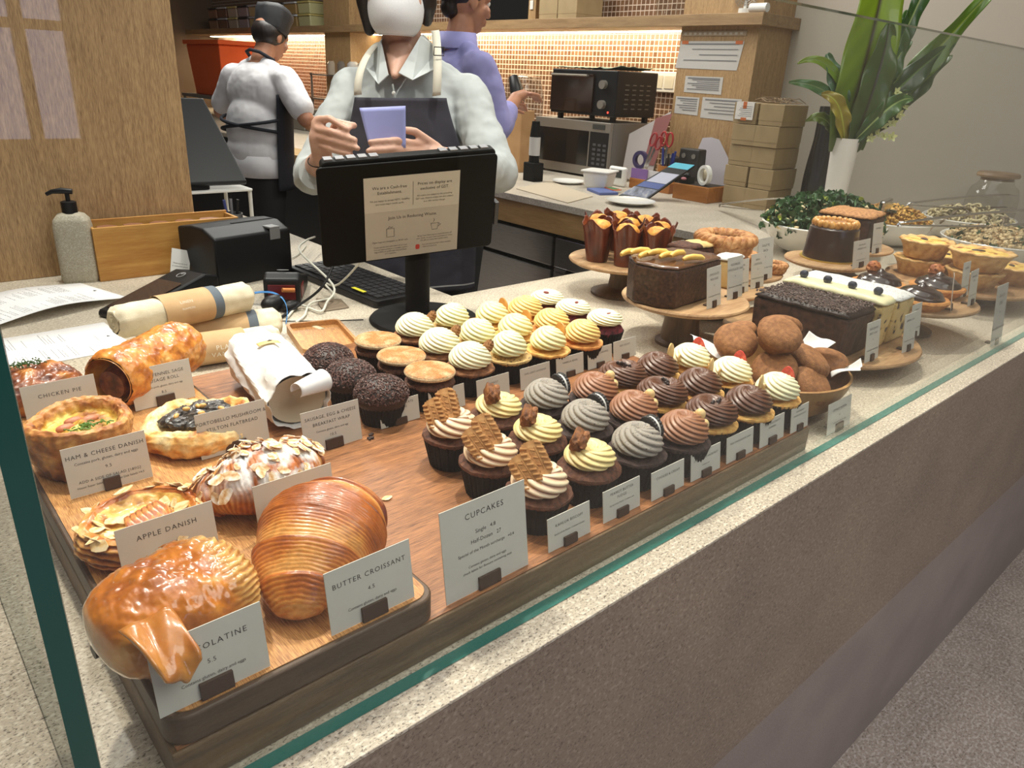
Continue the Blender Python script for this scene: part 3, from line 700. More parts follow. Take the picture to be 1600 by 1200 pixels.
# --- sausage roll
t = thing('sausage_roll', 'golden puff pastry sausage roll with open end facing forward', 'pastry', (.276, 1.047, TT))
A = Vector((-.066, -.038, .040)); B = Vector((.066, .050, .042)); ax = (B-A); LN = ax.length; axn = ax.normalized(); sd = axn.cross(Vector((0, 0, 1))).normalized()
def roll(u, v):
    a = 2*pi*v; e = 1
    if u < .08: e = .86+.14*sqrt(u/.08)
    if u > .9: e = sqrt(max(0, 1-((u-.9)/.1)**2)); e = max(e, .02)
    r = .041*e*(1+.025*sin(u*9+1)); bump = .0025*fbm((cos(a), sin(a), u*3), 3)+.0012*fbm((cos(a)*2, sin(a)*2, u*9), 5)
    p = A+axn*(LN*(u if u < .9 else .9+.1*sin((u-.9)/.1*pi/2)))+sd*cos(a)*(r+bump)+Vector((0, 0, 1))*sin(a)*(r*.92+bump)
    if p.z < .002: p.z = .002
    n = fbm((p.x, p.y, p.z), 55)
    return p, ramp(clamp(.42+.55*n-.12*sin(a)+.35*(u > .93)), srgb(160, 84, 24), srgb(206, 128, 44), srgb(226, 160, 76), srgb(240, 196, 120))
g = G(); g.grid(roll, 110, 90, False, True)
def inner(u, v):
    a = 2*pi*v; r = .0345*(1-.9*u**3); c = A+axn*(.0+.03*u); p = c+sd*cos(a)*r+Vector((0, 0, 1))*sin(a)*r*.9
    if p.z < .003: p.z = .003
    return p, ramp(clamp(.5+fbm((p.x, p.y, p.z), 60)), srgb(150, 88, 30), srgb(196, 140, 60))
g.grid(inner, 14, 90, False, True)
def rim(u, v):
    a = 2*pi*v; r = .0345+(.040*.86-.0345)*u; p = A+sd*cos(a)*r+Vector((0, 0, 1))*sin(a)*r*.92-axn*.002*sin(pi*u)
    if p.z < .0025: p.z = .0025
    return p, srgb(196, 130, 58)
g.grid(rim, 4, 90, False, True)
g.obj('pastry', CRUST, t, sharp=0)
g = G(); g.tube([A+axn*.004+Vector((0, 0, -.006)), A+axn*.02+Vector((0, 0, -.006)), A+axn*.09+Vector((0, 0, -.004))], [.019, .023, .023], 24)
g.obj('sausage_filling', mottled('sausage_meat', [srgb(60, 26, 18), srgb(112, 56, 36), srgb(150, 96, 60)], 90, .45, .7, coat=.3, dist=.004), t)
# --- chicken pie
t = thing('chicken_pie', 'dark glazed puff pastry pie with a pinch of chopped herbs, far left', 'pie', (.140, 1.085, TT), .05)
def pie(u, v):
    a = 2*pi*v; k = (abs(cos(a))**3+abs(sin(a))**3)**(-1/3)
    prof = [(0.001, 0), (.86, 0), (.93, .008), (1.0, .018), (1.02, .026), (.95, .034), (.82, .042), (.6, .047), (.3, .049), (.001, .050)]
    q = u*(len(prof)-1); i = min(int(q), len(prof)-2); f = q-i
    r = prof[i][0]+(prof[i+1][0]-prof[i][0])*f; z = prof[i][1]+(prof[i+1][1]-prof[i][1])*f
    x = .056*r*cos(a)*k; y = .044*r*sin(a)*k; b = fbm((x, y, z), 40)
    p = Vector((x*(1+.05*b), y*(1+.05*b), max(0, z+(.0045*b+.002*fbm((x, y, z), 110))*(z > .01))))
    return p, ramp(clamp(.45+.9*b), srgb(92, 40, 18), srgb(150, 78, 30), srgb(196, 128, 60))
g = G(); g.grid(pie, 80, 120, False, True); g.obj('pastry', CRUST, t, sharp=0)
herb(t, 110, -.006, .014, .0515, .012, .007, 9, srgb(52, 84, 22), .0035, 'chopped_herbs', .0008)
# loose flake and crumbs on the board
g = G(); flake_mesh(g, .006, 2); tag(g.obj('loose_almond', ALM, None, loc=(.3985, .640, .0412)), 'single almond flake lying alone on the walnut board', 'almond flake')
for k, (x, y) in enumerate(((.470, .792), (.4655, .783))):
    g = G(); rr = random.Random(k)
    for i in range(6): g.ball((rr.uniform(-.004, .004), rr.uniform(-.0025, .0025), .0018), .0022, 6, 5, (1.2, .7, .7), col=None)
    tag(g.obj('chocolate_crumb', plain('nib_dark', srgb(58, 38, 32), .6), None, loc=(x, y, .0404)), ['dark crumbs by the GANACHE card, the heap farther from the viewer', 'dark crumbs by the GANACHE card, the heap nearer the viewer'][k], 'crumbs')
# --- paper wrapped breakfast wrap
PAPER = plain('white_paper', srgb(240, 240, 240), .55, bump=.15, bs=40)
t = thing('paper_parcel', 'white paper-wrapped breakfast parcel with gold sticker, open end folded', 'wrapped food', (.413, .985, .0405))
A2 = Vector((-.005, -.118, .040)); B2 = Vector((.022, .118, .044)); an = (B2-A2).normalized(); LL = (B2-A2).length; s2 = an.cross(Vector((0, 0, 1))).normalized()
def par(u, v):
    a = 2*pi*v; e = 1.0
    if u > .80: e = sqrt(max(0.0, 1-((u-.80)/.2)**2))*.8+.2*(1-(u-.8)/.2)
    crease = .0022*sin(7*a+u*6+3*fbm((u, cos(a), sin(a)), 1.2))+.003*fbm((cos(a), sin(a), u*3), 1.6)
    rx = (.047*e)*(1-.10*(1-u)); rz = (.040*e)*(1-.05*(1-u))
    k = (abs(cos(a))**2.4+abs(sin(a))**2.4)**(-1/2.4)
    p = A2+an*LL*u+s2*cos(a)*k*(rx+crease)+Vector((0, 0, 1))*sin(a)*k*(rz+crease)
    if p.z < .001: p.z = .001
    return p
g = G(); g.grid(par, 70, 72, False, True); g.obj('paper', PAPER, t, sharp=.35, solid=.0006)
g = G(); g.grid(lambda u, v: A2+an*(.012+.02*(1-u))+s2*cos(2*pi*v)*.040*u+Vector((0, 0, 1))*(sin(2*pi*v)*.034*u-.002), 8, 40, False, True)
g.obj('inner_paper', plain('kraft_inner', srgb(196, 182, 158), .7), t)
g = G()
def curl(u, v):
    a = -1.2+u*4.6; r = .010+.009*u
    return Vector((-.018+cos(a)*r+.03*v, -.012+.0*u-.018*v*0, sin(a)*r))
g.grid(lambda u, v: Vector(((v-.5)*.052, -.004+cos(-.4+u*4.3)*(.010+.006*v), .0+sin(-.4+u*4.3)*(.010+.006*v))), 26, 10)
g.obj('folded_flap', PAPER, t, loc=(.004, -.124, .064), rot=(0, .05, .35), solid=.0006)
g = G()
def sticker(u, v):
    a = pi/2-.35+.7*u; yy = .50+.045*v+.0*u
    return A2+an*LL*(.49+.055*v)+s2*cos(a)*(.0468*1.03)+Vector((0, 0, 1))*sin(a)*(.0425)*1.06
g.grid(sticker, 16, 5); g.obj('sticker', plain('gold_sticker', srgb(206, 176, 112), .45), t, solid=.0004)
# logo mark on the sticker
g = G(); g.prism([(-.004, -.002), (.004, -.002), (.001, .003), (-.001, .0005)], 0, .0003)
g.obj('printed_mark', INK, t, loc=(.012, .008, .0879), rot=(0, .0, 0))
# ============================================================ CUPCAKES
LINER = plain('black_paper_case', (.006, .0055, .0055), .7, spec=.25)
def liner_geo(g, r0=.0280, r1=.0368, h=.040, n=96, pl=24):
    prof = [(r0, 0.0), (r0+(r1-r0)*.5, h*.5), (r1, h)]
    g.lathe([(r0*.98, 0)]+[(r, z) for r, z in prof]+[(r1-.0008, h)], n, fn=lambda r, z, a, i: (r*(1+.022*cos(a*n/2 if False else a*36)), z), cap=True)
def cake_geo(g, r=.0368, h0=.0375, dome=.012, seed=0, over=1.0):
    prof = [(r*.90, h0-.005), (r*1.0*over, h0+.001), (r*.985*over, h0+.0035), (r*.85, h0+dome*.55), (r*.6, h0+dome*.85), (r*.3, h0+dome), (.0003, h0+dome*1.02)]
    g.lathe(prof, 72, fn=lambda rr, z, a, i: (rr*(1+.012*sin(a*36)*(i in (1, 2)))+.0012*fbm((cos(a)*1.5, sin(a)*1.5, seed+z*20), 2), z+.0016*fbm((cos(a)*rr*60, sin(a)*rr*60, seed), 1.2)*(i > 1)), cap=True)
def swirl_geo(g, z0, R=.031, H=.030, n=13, twist=2.3, **_):
    pass
def swirl_geo(g, z0, R=.031, H=.030, n=13, twist=2.3, kind='tall', amp=.13, seed=0, nu=60, nv=208, colf=None):
    if kind == 'tall': prof = [(.60, -.02), (.93, .06), (1.0, .22), (.97, .42), (.86, .62), (.70, .80), (.50, .93), (.30, .97), (.14, .90), (.001, .84)]
    else: prof = [(.66, -.02), (.96, .05), (1.04, .24), (1.0, .45), (.88, .66), (.70, .83), (.50, .86), (.30, .74), (.14, .62), (.001, .56)]
    n = max(8, round(n*.72)); twist = twist*2.0; R *= 1.07
    m = len(prof)-1
    def fn(u, v):
        k = u*m; i = min(int(k), m-1); f = k-i
        pm = prof[max(i-1, 0)]; p0 = prof[i]; p1 = prof[i+1]; p2 = prof[min(i+2, m)]
        def cr(a, b, c, d, t): return .5*((2*b)+(-a+c)*t+(2*a-5*b+4*c-d)*t*t+(-a+3*b-3*c+d)*t*t*t)
        r = cr(pm[0], p0[0], p1[0], p2[0], f); z = cr(pm[1], p0[1], p1[1], p2[1], f)
        a = 2*pi*v; ph = a+twist*u*1.25
        c = abs(sin(ph*n/2)); rid = (c**.8)
        A = amp*(1-.35*u)
        # one-turn spiral lift: the rope climbs as it goes round
        lift = .22*(((a+.8) % (2*pi))/(2*pi)-.5)*clamp(u*1.6)*(1-u)
        rr = max(r, .001)*R*(1-A+A*rid); zz = z0+H*(z+lift+ (A*.55*(rid-.5))*clamp((u-.45)*3))
        off = .0012*sin(a*2+seed)
        p = Vector(((rr+off*(r > .3))*cos(a), (rr+off*(r > .3))*sin(a), zz))
        if colf: return p, colf(rid, u, a)
        return p
    g.grid(fn, nu, nv, False, True)
def cream(name, c, rough=.38, bump=.12, sss=.15, specks=None):
    if specks: return mottled(name, [specks, c, c, c], 420, .6, .35, detail=3, lo=.33, hi=.45, sss=sss)
    return plain(name, c, rough, bump=bump, bs=300, sss=sss)
CAKE_C = mottled('chocolate_sponge', [srgb(62, 34, 22), srgb(98, 58, 38), srgb(122, 78, 54)], 150, .75, .6, dist=.003)
CAKE_D = mottled('dark_sponge', [srgb(34, 22, 20), srgb(62, 44, 40), srgb(78, 58, 52)], 150, .75, .6, dist=.003)
CAKE_V = mottled('golden_sponge', [srgb(190, 128, 60), srgb(224, 172, 92), srgb(238, 196, 120)], 130, .7, .5, dist=.003)
CAKE_E = mottled('speckled_sponge', [srgb(70, 56, 40), srgb(196, 158, 98), srgb(214, 180, 118)], 260, .7, .5, dist=.003, lo=.34, hi=.5)
CAKE_S = mottled('caramel_sponge', [srgb(176, 104, 46), srgb(214, 146, 74), srgb(226, 166, 92)], 130, .7, .5, dist=.003)
CAKE_K = mottled('carrot_sponge', [srgb(84, 50, 30), srgb(140, 90, 54), srgb(166, 114, 72)], 130, .75, .7, dist=.004)
CAKE_R = mottled('red_velvet_sponge', [srgb(58, 10, 20), srgb(104, 26, 36), srgb(128, 42, 50)], 140, .75, .7, dist=.003)
CR_W = cream('cream_cheese_frosting', srgb(246, 240, 200)); CR_V = cream('vanilla_frosting', srgb(248, 238, 176)); CR_L = cream('lavender_frosting', srgb(248, 244, 192))
CR_S = cream('caramel_frosting', srgb(240, 206, 128)); CR_P = cream('peanut_frosting', srgb(236, 214, 150)); CR_H = cream('hazelnut_frosting', srgb(158, 108, 78), .35)
CR_C = cream('chocolate_frosting', srgb(96, 60, 42), .3, sss=.05); CR_O = cream('cookie_frosting', srgb(158, 150, 140), specks=srgb(60, 56, 54))
BIS = mottled('spiced_biscuit', [srgb(150, 100, 52), srgb(184, 132, 76), srgb(200, 150, 92)], 120, .7, .6, dist=.002)
CR_B = vcol('biscuit_frosting', rough=.35, bump=.1, bs=200, namt=.05, sss=.1)
def biscuit_geo(g, L=.043, W=.028, T=.0066):
    # scalloped slab with cross bars and a bitten end
    n = 60; P = []
    for k in range(n):
        a = 2*pi*k/n; c, s = cos(a), sin(a); kk = (abs(c)**3.4+abs(s)**3.4)**(-1/3.4)
        sc = 1+.03*sin(a*26)
        P.append((L/2*c*kk*sc, W/2*s*kk*(1+.05*sin(a*26))))
    g.prism(P, -T/2, T/2, scale_top=.96)
    for i in range(6):
        x = -L*.36+L*.72*i/5
        g.tube([(x-.001, -W*.42, T/2), (x+.002, -W*.20, T/2+.0006)], .0014, 6); g.tube([(x+.001, W*.42, T/2), (x-.002, W*.20, T/2+.0006)], .0014, 6)
    g.tube([(-L*.30, -W*.12, T/2), (L*.30, -W*.12, T/2)], .0006, 6); g.tube([(-L*.30, W*.12, T/2), (L*.30, W*.12, T/2)], .0006, 6)
    for i in range(3): x = -L*.2+L*.2*i; g.tube([(x, -W*.08, T/2), (x+.003, W*.08, T/2)], .0009, 6)
BZ = .0403
PTS = dict(biscuit_cupcake=[(.507, .499), (.508, .584), (.515, .668)], fudge_cupcake=[(.592, .503), (.590, .590), (.597, .674)], cookie_cupcake=[(.668, .494), (.666, .580), (.674, .662)],
    hazelnut_cupcake=[(.743, .481), (.741, .561), (.748, .638)], chocolate_chip_cupcake=[(.822, .492), (.820, .574), (.824, .652)], banana_cupcake=[(.899, .482), (.898, .564), (.900, .645)], strawberry_cupcake=[(.976, .482), (.977, .562), (.976, .638)],
    nib_cupcake=[(.510, .826), (.506, .904), (.514, .984)], cinnamon_cupcake=[(.595, .828), (.597, .906), (.606, .988)], walnut_cupcake=[(.679, .838), (.680, .920), (.694, 1.010)], lavender_cupcake=[(.762, .842), (.761, .922), (.778, 1.016)],
    vanilla_cupcake=[(.838, .828), (.839, .912), (.853, .992)], caramel_cupcake=[(.915, .822), (.917, .900), (.930, .986)], red_velvet_cupcake=[(1.004, .850), (1.003, .930), (1.006, 1.006)])
def cup(name, cake, label, x, y, rz=0, over=1.0, dome=.012, seed=0, group=None):
    x, y = PTS[name][0]; t = thing(name, label, 'cupcake', (x, y, BZ), rz, group)
    g = G(); liner_geo(g); g.obj('paper_case', LINER, t, sharp=.4)
    g = G(); cake_geo(g, over=over, dome=dome, seed=seed); g.obj('sponge', cake, t, sharp=.6)
    return t
def frost(t, mat, **k):
    g = G(); z0 = k.pop('z0', .050); swirl_geo(g, z0, **k); return g.obj('frosting', mat, t, sharp=0)
POS = ['nearest the glass', 'middle', 'farthest from the glass']
def row(first, what, pts, rots, group, words=('nearest the viewer', 'in the middle', 'farthest back')):
    for ch in kids(first):
        if not ch.name.startswith('paper_case'): ch.location.z -= .0035 if not ch.name.startswith('sponge') else 0
    nm = first.name.split('.')[0]
    for i, (x, y) in enumerate(PTS[nm][1:], 1): dup(first, what % words[i], (x, y, BZ), rz=rots[i], group=group)
Yf = (.478, .560, .645); Yb = (.806, .884, .966)
# biscuit cupcakes
t = cup('biscuit_cupcake', CAKE_C, 'cupcake topped with two spiced biscuits, nearest the viewer of three', .490, Yf[0], .0, 1.03, .010, 1, 'biscuit cupcakes')
t['label'] = 'cupcake topped with two spiced biscuits, nearest the viewer of three'
frost(t, CR_B, R=.030, H=.026, kind='flat', n=11, amp=.16, twist=2.0, colf=lambda r, u, a: lerp(srgb(190, 130, 104), srgb(238, 216, 182), clamp(r*1.5-.25)))
def bis_at(t, loc, rot):
    g = G(); biscuit_geo(g); return g.obj('biscuit', BIS, t, loc=loc, rot=rot, smooth=False)
def face_rot(n, roll):
    n = Vector(n).normalized(); a = Vector((0, 0, 1)); a = (a-n*a.dot(n)).normalized(); l = n.cross(a); x = a*cos(roll)+l*sin(roll); y = n.cross(x)
    return Matrix(((x.x, y.x, n.x), (x.y, y.y, n.y), (x.z, y.z, n.z))).to_euler()
bis_at(t, (-.022, .000, .074), face_rot((-.75, -.50, .62), .75))
bis_at(t, (-.006, .002, .084), face_rot((-.52, -.62, .62), .45))
row(t, 'cupcake topped with two spiced biscuits, %s of three', [(0, 0), (.492, Yf[1]), (.500, Yf[2])], [0, .12, -.3], 'biscuit cupcakes')
# peanut butter fudge
t = cup('fudge_cupcake', CAKE_C, 'cupcake with brown fudge chunk stuck in peanut-coloured swirl, nearest the viewer of three', .580, Yf[0]+.008, 0, 1.05, .016, 2, 'fudge cupcakes')
frost(t, CR_P, R=.029, H=.022, kind='flat', n=10, amp=.16, twist=2.2, z0=.053)
g = G(); g.ball((0, 0, 0), .015, 26, 18, (1, .7, .8), fn=lambda d: (abs(d.x)**5+abs(d.y)**5+abs(d.z)**5)**(-1/5)*(.86+.22*fbm((d.x, d.y, d.z), 2.4)))
FUD = mottled('blondie_chunk', [srgb(84, 46, 22), srgb(138, 84, 40), srgb(170, 112, 58)], 110, .7, .7, dist=.004)
g.obj('fudge_chunk', FUD, t, loc=(-.014, .006, .080), rot=(.3, -.5, .4), sharp=.6)
row(t, 'cupcake with a brown fudge chunk in its cream swirl, %s of three', [(0, 0), (.583, Yf[1]+.006), (.590, Yf[2]+.006)], [0, .25, .6], 'fudge cupcakes')
t['label'] = 'cupcake with a brown fudge chunk in its cream swirl, nearest the viewer of three'
# cookies and cream
t = cup('cookie_cupcake', CAKE_D, 'cupcake with speckled grey swirl and black sandwich cookie, nearest the viewer of three', .655, Yf[0]-.002, .0, 1.03, .010, 3, 'cookies and cream cupcakes')
frost(t, CR_O, R=.031, H=.030, n=13, twist=2.0)
ck = plain('cookie_black', (.02, .018, .018), .6, bump=.3)
g = G()
for z0_, z1_ in ((-.0055, -.0018), (.0018, .0055)):
    g.lathe([(.0001, z0_), (.0165, z0_), (.017, (z0_+z1_)/2), (.0165, z1_), (.0001, z1_)], 48, fn=lambda r, z, a, i: (r*(1+.03*cos(a*24)*(r > .01)), z))
c_ = g.obj('sandwich_cookie', ck, t, loc=(.031, .004, .066), rot=(radians(8), radians(82), 0), sharp=.5)
g = G(); g.lathe([(.0001, -.0018), (.0155, -.0018), (.0155, .0018), (.0001, .0018)], 32); g.obj('cream_filling', plain('cookie_cream', srgb(236, 232, 224), .5), c_)
row(t, 'cupcake with speckled grey swirl and black sandwich cookie, %s of three', [(0, 0), (.653, Yf[1]+.006), (.660, Yf[2])], [0, .1, .0], 'cookies and cream cupcakes')
# hazelnut
t = cup('hazelnut_cupcake', CAKE_D, 'cupcake with mid-brown swirl and pale hazelnuts at its side, nearest the viewer of three', .722, Yf[0]-.010, 0, 1.02, .010, 4, 'hazelnut cupcakes')
frost(t, CR_H, R=.032, H=.031, n=15, twist=2.2)
HZ = mottled('hazelnut_skinless', [srgb(220, 180, 118), srgb(240, 212, 156)], 60, .5, .15)
for (dx, dy, dz) in ((.031, -.002, .072), (.033, .008, .063), (.030, -.010, .061)):
    g = G(); g.ball((0, 0, 0), .0072, 16, 12, (1, 1, 1.05)); g.obj('hazelnut', HZ, t, loc=(dx, dy, dz))
row(t, 'cupcake with mid-brown swirl and pale hazelnuts at its side, %s of three', [(0, 0), (.720, Yf[1]-.006), (.724, Yf[2]-.014)], [0, .05, .1], 'hazelnut cupcakes')
# milk chocolate chip
t = cup('chocolate_chip_cupcake', CAKE_V, 'golden cupcake with dark chocolate rosette and chips in its centre, nearest the viewer of three', .812, Yf[0]-.002, 0, 1.03, .010, 5, 'chocolate chip cupcakes')
frost(t, CR_C, R=.033, H=.028, n=15, twist=2.6, kind='flat', z0=.051)
for k in range(5):
    g = G(); g.lathe([(.0001, 0), (.0028, 0), (.0026, .0014), (.0012, .003), (.0001, .0036)], 12)
    g.obj('chocolate_chip', plain('chip_dark', srgb(40, 26, 24), .3), t, loc=(-.008+.005*k, -.004+.002*sin(k*2), .0735))
row(t, 'golden cupcake with dark chocolate rosette and chips in its centre, %s of three', [(0, 0), (.810, Yf[1]), (.812, Yf[2]-.008)], [0, .9, 1.7], 'chocolate chip cupcakes')
# milk chocolate banana
t = cup('banana_cupcake', CAKE_V, 'cupcake with dark chocolate swirl and upright banana crisp, nearest the viewer of three', .874, Yf[0]-.008, 0, 1.03, .008, 6, 'banana cupcakes')
frost(t, CR_C, R=.032, H=.028, n=15, twist=1.9)
BAN = mottled('banana_crisp', [srgb(196, 150, 84), srgb(232, 200, 134)], 70, .5, .2)
g = G(); g.prism([(.019*cos(2*pi*k/28)*1.0, .012*sin(2*pi*k/28)) for k in range(28)], -.0012, .0012); g.obj('banana_crisp', BAN, t, loc=(.0325, .004, .070), rot=(radians(85), radians(80), radians(12)), bevel=.0004)
row(t, 'cupcake with dark chocolate swirl and upright banana crisp, %s of three', [(0, 0), (.875, Yf[1]-.010), (.876, Yf[2]-.014)], [0, .05, -.05], 'banana cupcakes')
# strawberry white chocolate
t = cup('strawberry_cupcake', CAKE_V, 'golden cupcake with cream swirl and red strawberry slice, nearest the viewer of three', .955, Yf[0]-.006, 0, 1.0, .008, 7, 'strawberry cupcakes')
frost(t, CR_W, R=.031, H=.030, n=14, twist=2.1)
ST = mottled('strawberry_slice', [srgb(150, 20, 18), srgb(206, 50, 40), srgb(232, 120, 96)], 110, .4, .2, coat=.3)
g = G(); g.prism([(.0115*cos(2*pi*k/24)*(1-.25*sin(2*pi*k/24)), .0135*sin(2*pi*k/24)) for k in range(24)], -.0013, .0013); g.obj('strawberry_slice', ST, t, loc=(.030, .003, .072), rot=(radians(86), radians(4), radians(84)), bevel=.0004)
g = G(); g.prism([(.012*cos(2*pi*k/24), .008*sin(2*pi*k/24)) for k in range(24)], -.0012, .0012); g.obj('white_chocolate_crisp', BAN, t, loc=(-.032, .004, .060), rot=(radians(85), radians(80), radians(12)))
row(t, 'golden cupcake with cream swirl and red strawberry slice, %s of three', [(0, 0), (.957, Yf[1]-.010), (.949, Yf[2]-.024)], [0, .1, .15], 'strawberry cupcakes')
# ---- second row
def nibs(t, seed=0, n=900):
    rnd = random.Random(seed); g = G()
    for i in range(n):
        u = rnd.random(); th = math.acos(1-u*.98); a = rnd.uniform(0, 6.283)
        d = Vector((sin(th)*cos(a), sin(th)*sin(a), cos(th))); c = Vector((d.x*.039, d.y*.039, .043+d.z*.027))
        M = d.to_track_quat('Z', 'Y').to_matrix() @ Matrix.Rotation(rnd.uniform(0, 3.1), 3, 'Z') @ Matrix.Rotation(rnd.uniform(-.6, .6), 3, 'X')
        l, w_, h = rnd.uniform(.0016, .003), rnd.uniform(.0009, .0015), rnd.uniform(.0006, .001)
        k = rnd.uniform(.55, 1.7)
        g.add([c+M@Vector(q) for q in ((-l, -w_*.6, -h), (l, -w_, -h), (l*.8, w_, -h), (-l, w_*.7, -h), (-l*.7, -w_*.4, h), (l*.7, -w_*.7, h), (l*.6, w_*.5, h*.8), (-l*.6, w_*.5, h))], [(3, 2, 1, 0), (4, 5, 6, 7), (0, 1, 5, 4), (1, 2, 6, 5), (2, 3, 7, 6), (3, 0, 4, 7)], lerp((0, 0, 0), srgb(84, 58, 52), k))
    o = g.obj('chocolate_nibs', vcol('nibs', rough=.5, bump=0, namt=.1), t, smooth=False); o['kind'] = 'stuff'
t = cup('nib_cupcake', CAKE_D, 'cupcake fully coated in dark chocolate nibs, nearest the viewer of three', .481, .770, 0, 1, .012, 8, 'nib-covered cupcakes')
g = G(); g.ball((0, 0, .043), .038, 40, 20, (1, 1, .70)); g.obj('ganache', plain('ganache_dark', srgb(44, 28, 24), .5), t); nibs(t, 1)
row(t, 'cupcake fully coated in dark chocolate nibs, %s of three', [(0, 0), (.484, .850), (.500, .934)], [0, 1.3, 2.4], 'nib-covered cupcakes')
t = cup('cinnamon_cupcake', CAKE_C, 'cupcake with a flat cream disc dusted with cinnamon, nearest the viewer of three', .573, .790, 0, 1.02, .010, 9, 'cinnamon cupcakes')
def cind(c1=srgb(232, 200, 150)):
    def fn(u, v):
        a = 2*pi*v; prof = [(.001, 0), (.8, 0), (.98, .0025), (1.02, .006), (.97, .0095), (.8, .0118), (.5, .0128), (.001, .0132)]
        k = u*7; i = min(int(k), 6); f = k-i; r = prof[i][0]+(prof[i+1][0]-prof[i][0])*f; z = prof[i][1]+(prof[i+1][1]-prof[i][1])*f
        p = Vector((r*.0375*cos(a), r*.0375*sin(a), .052+z)); m = clamp((z-.006)*300)
        return p, lerp(srgb(240, 220, 180), (0, 0, 0), 0) if m <= 0 else lerp(srgb(236, 212, 168), srgb(188, 122, 66), m*clamp(.80+.5*fbm((p.x, p.y, 0), 60)+.2*(1-r)))
    g = G(); g.grid(fn, 30, 72, False, True); return g
cind().obj('cinnamon_frosting', vcol('cinnamon_dust', rough=.75, bump=.5, bs=500, namt=.35, nscale=420), t, sharp=0)
row(t, 'cupcake with a flat cream disc dusted with cinnamon, %s of three', [(0, 0), (.577, .866), (.586, .946)], [0, 1.3, 2.4], 'cinnamon cupcakes')
WN = mottled('walnut_half', [srgb(120, 76, 38), srgb(186, 134, 78)], 100, .6, .7, dist=.004)
t = cup('walnut_cupcake', CAKE_K, 'carrot cupcake with white swirl and a walnut half, nearest the viewer of three', .664, .812, 0, 1.06, .012, 10, 'walnut cupcakes')
frost(t, CR_W, R=.033, H=.032, n=16, twist=2.0)
g = G(); g.ball((0, 0, 0), .0125, 30, 20, (.55, .8, 1), fn=lambda d: 1+.16*sin(d.z*16+3*sin(d.y*7))+.12*fbm((d.x, d.y, d.z), 3)); g.obj('walnut', WN, t, loc=(.029, -.006, .072), rot=(.2, .5, -.3))
row(t, 'carrot cupcake with white swirl and a walnut half, %s of three', [(0, 0), (.667, .892), (.684, .978)], [0, .15, .0], 'walnut cupcakes')
t = cup('lavender_cupcake', CAKE_E, 'speckled-sponge cupcake with pale yellow peaked swirl, nearest the viewer of three', .744, .812, 0, 1.05, .006, 11, 'lavender cupcakes')
frost(t, CR_L, R=.0295, H=.034, n=13, twist=2.5)
row(t, 'speckled-sponge cupcake with pale yellow peaked swirl, %s of three', [(0, 0), (.746, .890), (.765, .980)], [0, .9, 2.2], 'lavender cupcakes')
CD = mottled('chocolate_disc', [srgb(206, 140, 70), srgb(224, 166, 92)], 60, .4, .1)
t = cup('vanilla_cupcake', CAKE_V, 'golden cupcake with yellow swirl and caramel-coloured disc, nearest the viewer of three', .806, .796, 0, 1.05, .007, 12, 'vanilla cupcakes')
frost(t, CR_V, R=.030, H=.032, n=13, twist=2.1)
g = G(); g.prism([(.013*cos(2*pi*k/28), .013*sin(2*pi*k/28)) for k in range(28)], -.001, .001); g.obj('chocolate_disc', CD, t, loc=(.031, .002, .072), rot=(radians(85), radians(5), radians(80)))
row(t, 'golden cupcake with yellow swirl and caramel-coloured disc, %s of three', [(0, 0), (.812, .880), (.820, .958)], [0, .08, .1], 'vanilla cupcakes')
t = cup('caramel_cupcake', CAKE_S, 'cupcake with deep caramel-yellow swirl, nearest the viewer of three', .881, .790, 0, 1.04, .008, 13, 'caramel cupcakes')
frost(t, CR_S, R=.031, H=.032, n=14, twist=2.3)
row(t, 'cupcake with deep caramel-yellow swirl, %s of three', [(0, 0), (.886, .872), (.898, .956)], [0, .8, 2.0], 'caramel cupcakes')
t = cup('red_velvet_cupcake', CAKE_R, 'dark red velvet cupcake with white rosette, nearest the viewer of three', .992, .818, 0, .98, .018, 14, 'red velvet cupcakes')
frost(t, CR_W, R=.031, H=.022, n=12, twist=2.7, kind='flat', z0=.057)
g = G(); g.ball((0, 0, 0), .004, 12, 8, (1.6, 1, .5), fn=lambda d: 1+.4*fbm((d.x, d.y, d.z), 3)); g.obj('red_crumb', plain('red_crumb', srgb(110, 20, 24), .6), t, loc=(.005, -.006, .073))
row(t, 'dark red velvet cupcake with white rosette, %s of three', [(0, 0), (.990, .896), (.984, .976)], [0, .7, 2.0], 'red velvet cupcakes')
# ============================================================ CAKE STANDS
STW = wood('stand_wood', srgb(202, 166, 122), srgb(150, 110, 74), axis=0, scale=20, stretch=9, rough=.5, fine=.5)
STD = wood('stand_wood_dark', srgb(118, 92, 68), srgb(78, 58, 42), axis=2, scale=16, stretch=8, rough=.55)
def stand(x, y, z, r, label, base=.07, stem=.03, dark=True, rz=0, name='cake_stand'):
    t = thing(name, label, 'cake stand', (x, y, 0), rz, 'wooden cake stands')
    g = G(); g.lathe([(.001, z-.012), (r-.012, z-.012), (r-.002, z-.007), (r, z-.003), (r-.002, z), (.001, z)], 80); g.obj('plate', STW, t, sharp=.6)
    if z > .03:
        g = G(); g.lathe([(.001, 0), (base, 0), (base, .006), (base-.01, .010), (stem+.004, .018), (stem, z*.5), (stem+.008, z-.013), (.001, z-.013)], 56)
        g.obj('foot', STD if dark else STW, t, sharp=.6)
    return t
stand(1.45, 1.190, .09, .135, 'round wooden cake stand holding the tulip-wrapped muffins', .072, .026)
stand(1.261, .859, .10, .130, 'round wooden cake stand under the dark mud cake', .050, .036)
stand(1.490, .955, .074, .132, 'round wooden cake stand behind the mud cake, under the braided tarts', .06, .03)
stand(1.467, .660, .04, .195, 'wide low wooden stand under the blueberry and nib loaf cakes', .10, .05)
